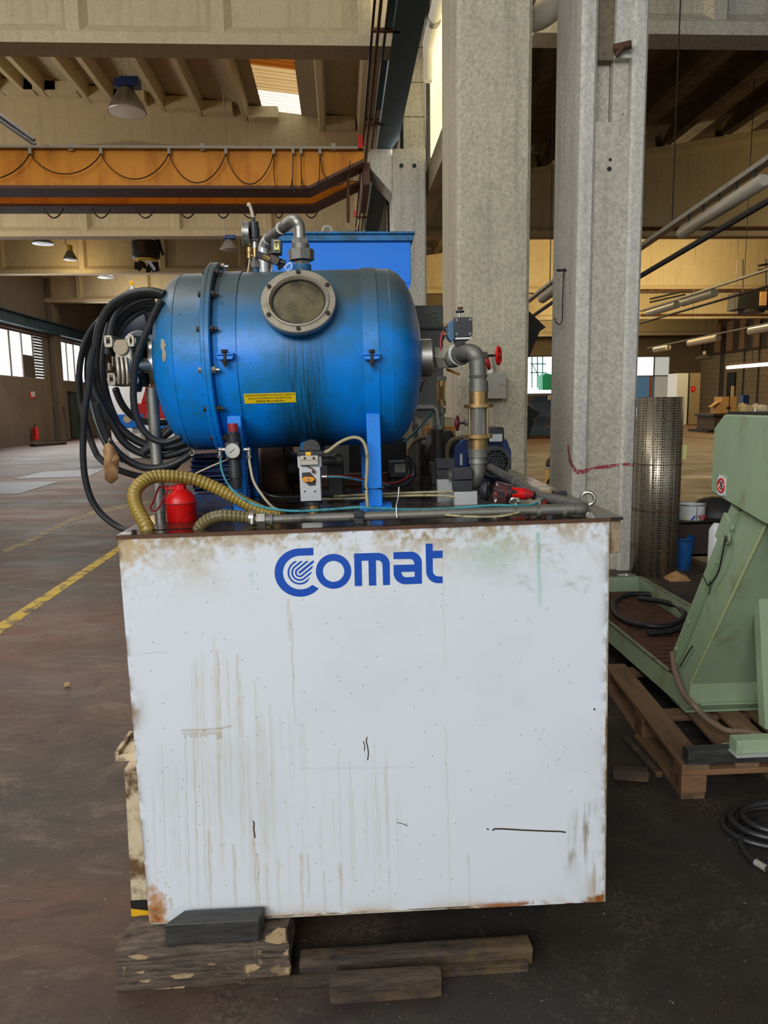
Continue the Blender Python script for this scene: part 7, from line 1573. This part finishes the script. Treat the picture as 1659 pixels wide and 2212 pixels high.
# hinged plates of the belt
for k in range(30):
    y = 3.42+k*.068; MB().box((XP+.02,y,.175),(XP+W_-.02,y+.060,.181)).build('belt_plate', M['mesh'], cv)
for k in range(30): y = 3.415+k*.068; MB().cyl((XP+.02,y,.182),(XP+W_-.02,y,.182), .006, n=8).build('hinge_rod', M['rust'], cv)
# neck: top cover (inclined), underside facing the camera
A0, A1 = V((XP,3.42,.33)), PX_(1598,1105)
MB().add([A0, A1, A1+V((W_,0,0)), A0+V((W_,0,0))], [(0,1,2,3)]).build('top_cover', gt_, cv, smooth=0)
B0, B1 = PX_(1492,1478), PX_(1655,1135)
MB().add([B0, B1, B1+V((W_,0,0)), B0+V((W_,0,0))], [(0,1,2,3)]).build('under_cover', gt_, cv, smooth=0)
MB().add([V((XP,3.28,.2)), B0, B0+V((W_,0,0)), V((XP+W_,3.28,.2))], [(0,1,2,3)]).build('lower_cover', gt_, cv, smooth=0)
MB().cyl((XP+.001,3.345,.205),(XP+W_,3.345,.205), .054, n=24).build('rounded_bottom', gt_, cv)
MB().box((XP+.05,3.262,.198),(XP+W_,3.275,.206)).build('bottom_lip', gt_, cv)
d = (B1-B0).normalized(); MB().tube([B0+V((-.002,0,0)), B1+V((-.002,0,0))], .006, 6).build('weld_seam', mat('weld bead', (172,182,132), .5, 0, .2, 40, (80,60,30), (.6,.8), 30), cv)
# bolted flange strip along the neck edge
N0, N1 = A0, A1; off = V((-.012,-.0,0)); dn = (N1-N0).normalized(); nn_ = V((0,-dn.z,dn.y))
MB().prism([N0+V((-.022,0,0)), N1+V((-.022,0,0)), N1+V((.01,0,0)), N0+V((.01,0,0))], nn_*.006).build('cover_flange', gt_, cv)
MB().prism([N0-nn_*.006+V((-.010,0,0)), N1-nn_*.006+V((-.010,0,0)), N1-nn_*.055+V((-.010,0,0)), N0-nn_*.055+V((-.010,0,0))], (.012,0,0)).build('edge_angle', gt_, cv)
for x, y in ((1582,1140),(1549,1213),(1516,1282),(1488,1345),(1461,1402)):
    c = aX(x, y, XP-.010); MB().cyl(c, c+V((-.006,0,0)), .011, n=14).build('flange_bolt', gt_, cv)
c = aX(1572,1163,XP-.014); MB().cyl(c, c+V((-.006,0,0)), .024, n=20).build('knock_out', M['green'], cv); MB().cyl(c, c+V((-.009,0,0)), .013, n=20).build('plug', M['cast'], cv)
MB().prism([N0.lerp(N1,.80)-nn_*.0, N0.lerp(N1,.93)-nn_*.0, N0.lerp(N1,.93)-nn_*.075, N0.lerp(N1,.80)-nn_*.075], (-.014,0,0)).build('patch_plate', gt_, cv)
MB().tube(smoothpath([aX(1567,1165,XP-.03), aX(1560,1200,XP-.03), aX(1552,1235,XP-.02), aX(1535,1262,XP-.02)], 6), .0035, 5).build('chip_string', M['ink'], cv)
MB().tube(smoothpath([aX(1517,1240,XP-.03), aX(1530,1265,XP-.03), aX(1535,1255,XP-.03), aX(1532,1285,XP-.03)], 3), .0025, 5).build('chip_string', M['ink'], cv)
MB().tube(smoothpath([aX(1496,1395,XP-.01), aX(1480,1420,XP-.012), aX(1470,1440,XP-.01)], 3), .003, 5).build('chip_string', M['ink'], cv)
# discharge head
hd = [PX_(1580,895), PX_(1557,925), PX_(1552,990), PX_(1550,1062), PX_(1662,1128)]
e = aX(1700,1148,XP-.03); hd = [V((XP-.03, p.y, p.z)) for p in hd]
far_ = [V((XP-.03, 2.30, hd[4].z+.03+0)), V((XP-.03, 2.30, hd[0].z))]
poly = [hd[0], hd[1], hd[3], hd[4]] + [V((XP-.03,2.42,1.12)), V((XP-.03,2.42,hd[0].z))]
MB().prism(poly, (.68,0,0)).build('head_box', gt_, cv, bevel=.006)
MB().box((XP-.02,2.44,hd[0].z),(XP+.64,hd[0].y-.01,hd[0].z+.012)).build('head_lid', M['darkmetal'], cv)
for y in (2.6, 2.75, 2.9): MB().cyl((XP+.03,y,hd[0].z+.012),(XP+.03,y,hd[0].z+.02), .008, n=10).build('lid_screw', M['steel'], cv)
# no-touch sign
s0_, s1_ = aX(1549,1028,XP-.032), aX(1567,1066,XP-.032); yc_, zc2 = aX(1559,1048,XP-.032).y, aX(1559,1049,XP-.032).z
hw_, hh_ = .034, .042
SG = MB().box((XP-.034,yc_-hw_,zc2-hh_),(XP-.031,yc_+hw_,zc2+hh_)).build('warning_sign', M['white'], cv, bevel=.001)
MB().torus((XP-.0345,yc_,zc2), (1,0,0), .027, .0038, 32, 6).build('red_ring', M['red'], cv); MB().bar((XP-.0355,yc_+.019,zc2+.019), (XP-.0355,yc_-.019,zc2-.019), .005, .001, (1,0,0)).build('red_bar', M['red'], cv)
MB().tube(smoothpath([(XP-.035,yc_+.006,zc2+.016),(XP-.035,yc_+.002,zc2+.004),(XP-.035,yc_+.010,zc2-.008),(XP-.035,yc_-.004,zc2-.014),(XP-.035,yc_-.008,zc2-.002),(XP-.035,yc_+.0,zc2+.002)], 4), .002, 5).tube([(XP-.035,yc_-.004,zc2+.018),(XP-.035,yc_-.012,zc2+.012),(XP-.035,yc_-.006,zc2+.004)], .0018, 5).build('hand_symbol', M['ink'], cv)
for dy in (-.03,.03):
    for dz in (-.038,.038): MB().cyl((XP-.034,yc_+dy,zc2+dz),(XP-.037,yc_+dy,zc2+dz), .0025, n=8).build('sign_screw', M['ink'], cv)
# support leg at the right edge and its foot
XLg = aY(1640,1400,2.95).x; zf = .155
MB().prism([aY(1640,1290,2.95), aY(1652,1272,2.95), aY(1700,1240,2.95), aY(1700,1590,2.95), aY(1653,1575,2.95)], (0,.05,0)).build('support_leg', gt_, cv, bevel=.002)
f0, f1 = aY(1585,1628,2.78), aY(1690,1600,2.78)
MB().box((f0.x-.01,2.74,f0.z+.0),(f1.x,2.86,f0.z+.008)).build('foot_plate', M['aluplate'], cv, bevel=.001)
MB().box((f0.x,2.76,f0.z+.008),(f1.x,2.82,f0.z+.062)).box((f0.x+.005,2.755,f0.z+.014),(f0.x+.02,2.76,f0.z+.056)).build('square_tube', gt_, cv, bevel=.002)
# hose coil and glass dish in the tray
t = thing('ribbed_hose_coil', 'black ribbed hose coiled in the green conveyor tray', 'hose coil', (1.85, 4.1, .19))
def TZ(x, y, z=.215): return aZ(x, y, z)
cp_ = [(1400,1368),(1430,1366),(1462,1360),(1490,1345),(1498,1325),(1480,1302),(1440,1288),(1390,1283),(1350,1286),(1326,1302),(1330,1325),(1360,1345),(1400,1352),(1440,1352),(1470,1340),(1478,1325),(1460,1308),(1420,1298),(1380,1292)]
ribbed('hose', [TZ(x, y, .212+.02*(i > 11)) for i, (x, y) in enumerate(cp_)], .019, .012, M['rubber'], t, .08, 10)
t = thing('glass_dish', 'clear glass dish on a pale sheet in the conveyor tray', 'dish', TZ(1357,1252,.2)); c = TZ(1352,1256,.187)
MB().box(c+V((-.13,-.12,0)), c+V((.12,.14,.003))).build('paper_sheet', M['grey'], t)
MB().lathe([(.004,.045),(.006,.06),(.045,.07),(.05,.075),(.046,.066),(.01,.055)], c, (0,0,1), 24, caps=False).build('dish', M['glass'], t)
# ============================================================ pallet
pl = thing('wooden_pallet', 'weathered wooden pallet carrying the green conveyor', 'pallet', (1.75, 3.2, 0))
x0_, x1_ = 1.335, 2.30; y0_, y1_ = 2.80, 4.05
dr = V((.085, 1.0, 0)).normalized()
def PB_(u, v, z): return V((x0_+u, y0_, z)) + dr*v
def plank(u0, u1, v0, v1, z0, z1, nm, m):
    c = [PB_(u0,v0,z0), PB_(u1,v0,z0), PB_(u1,v1,z0), PB_(u0,v1,z0)]; MB().prism(c, (0,0,z1-z0)).build(nm, m, pl, bevel=.003)
for u in (0, .22, .50, .80): plank(u, u+(.10 if u else .115), 0, 1.2, .124, .146, 'deck_board', M['wood_pallet'])
plank(.36, .46, .0, 1.2, .124, .146, 'deck_board', M['wood_pallet']); plank(.66, .75, .0, 1.2, .124, .146, 'deck_board', M['wood_pallet'])
for v in (.0, .52, 1.1): plank(0, .95, v, v+.10, .100, .124, 'stringer_board', M['wood_pallet2'])
for v in (.0, .52, 1.1):
    for u in (0, .42, .83): plank(u, u+.105, v, v+.105, .022, .100, 'block', M['wood_pallet2'])
for u in (0, .42, .83): plank(u, u+.10, 0, 1.2, 0, .022, 'bottom_board', M['wood_pallet'])
timber('dark_timber', 'dark charred timber lying on the front of the pallet under the foot plate', (aZ(1487,1652,.146).x, 2.3, 2.80), .062, WK.m, .06, .012, rnd=4, z0=.146)
for (xa, ya2, xb, yb2, w, h, lb, m) in ((1385,1590,1475,1692,.07,.02,'split plank lying along the left side of the pallet', M['wood_pallet']), (1348,1592,1425,1675,.03,.022,'thin batten on the floor left of the pallet', M['wood_dark']), (1322,1668,1400,1674,.05,.045,'short dark wood block on the floor right of the tank', M['wood_dark'])):
    p, q = aZ(xa, ya2, h/2), aZ(xb, yb2, h/2); t = thing('loose_plank', lb, 'plank', (p+q)/2-V((0,0,h/2))); MB().bar(p, q, w, h, (0,0,1)).build('plank', m, t, bevel=.003)
# bundled conduit over the pallet and the black cable at the right
t = thing('frayed_conduit', 'frayed grey brown cable conduit drooping from conveyor over the pallet', 'conduit', aX(1455,1440,XP-.03))
cc = [aX(1452,1408,XP-.02), aX(1458,1450,XP-.03), aX(1475,1495,XP-.04), aX(1500,1525,XP-.05), aZ(1530,1555,.20), aZ(1570,1578,.19), aZ(1615,1582,.19), aZ(1680,1598,.19)]
ribbed('conduit', cc, .014, .010, mat('dusty ribbed conduit', (118,98,78), .7, 0, .3, 20), t, .12, 10)
t = thing('black_cable_coil', 'coil of black cable lying on the floor at the right picture edge', 'cable', aZ(1660,1800,0))
for i, (rx, ry, dz) in enumerate(((.20,.14,.012),(.16,.115,.024),(.185,.13,.036),(.15,.105,.048))):
    c = aZ(1680+i*4, 1792, 0); MB().tube([V((c.x+cos(2*pi*k/40)*rx, c.y+sin(2*pi*k/40)*ry, dz)) for k in range(40)], .011, 8, closed=True).build('cable_loop', M['rubber'], t)
MB().tube(smoothpath([aZ(1640,1775,.012), aZ(1612,1790,.012), aZ(1600,1815,.012), aZ(1612,1845,.012), aZ(1640,1868,.012), aZ(1690,1890,.012)], 6), .011, 8).build('cable_end', M['rubber'], t)
MB().tube([aZ(1632,1862,.013), aZ(1655,1876,.013)], .0125, 10).build('cable_sleeve', M['grey'], t)

# ============================================================ groups of alike things
GROUPS = {'roof_girder': 'concrete roof girders', 'hanging_lamp': 'bell lamps of the left hall', 'light_track': 'hanging light tracks of the right hall', 'riser_block': 'silver riser blocks under the rear pipe', 'red_handwheel': 'red valve handwheels', 'pipe_clamp': 'black clamps on the front pipe', 'air_tube': 'thin air tubes on the machine', 'braided_hose': 'braided hoses on the machine', 'loose_timber': 'loose timbers in front of the tank', 'loose_plank': 'loose wood beside the pallet', 'steel_floor_plate': 'steel plates on the floor', 'suction_hose': 'corrugated suction hoses', 'dark_block': 'dark blocks behind the pumps', 'black_hose': 'black hoses under the vessel', 'crane_rail': 'crane rails', 'conduit': 'conduits along the girders', 'leaning_rod': 'rods leaning on the left wall', 'crumpled_cloth': 'cloths on the steel bench', 'heating_pipes': 'black heating pipe ends', 'fan_heater': 'ceiling fan heaters', 'grey_hose': 'grey hoses by the rear pumps'}
for o in list(COL.objects):
    if o.parent is None and o.get('category'):
        g = GROUPS.get(o.name.split('.')[0])
        if g: o['group'] = g
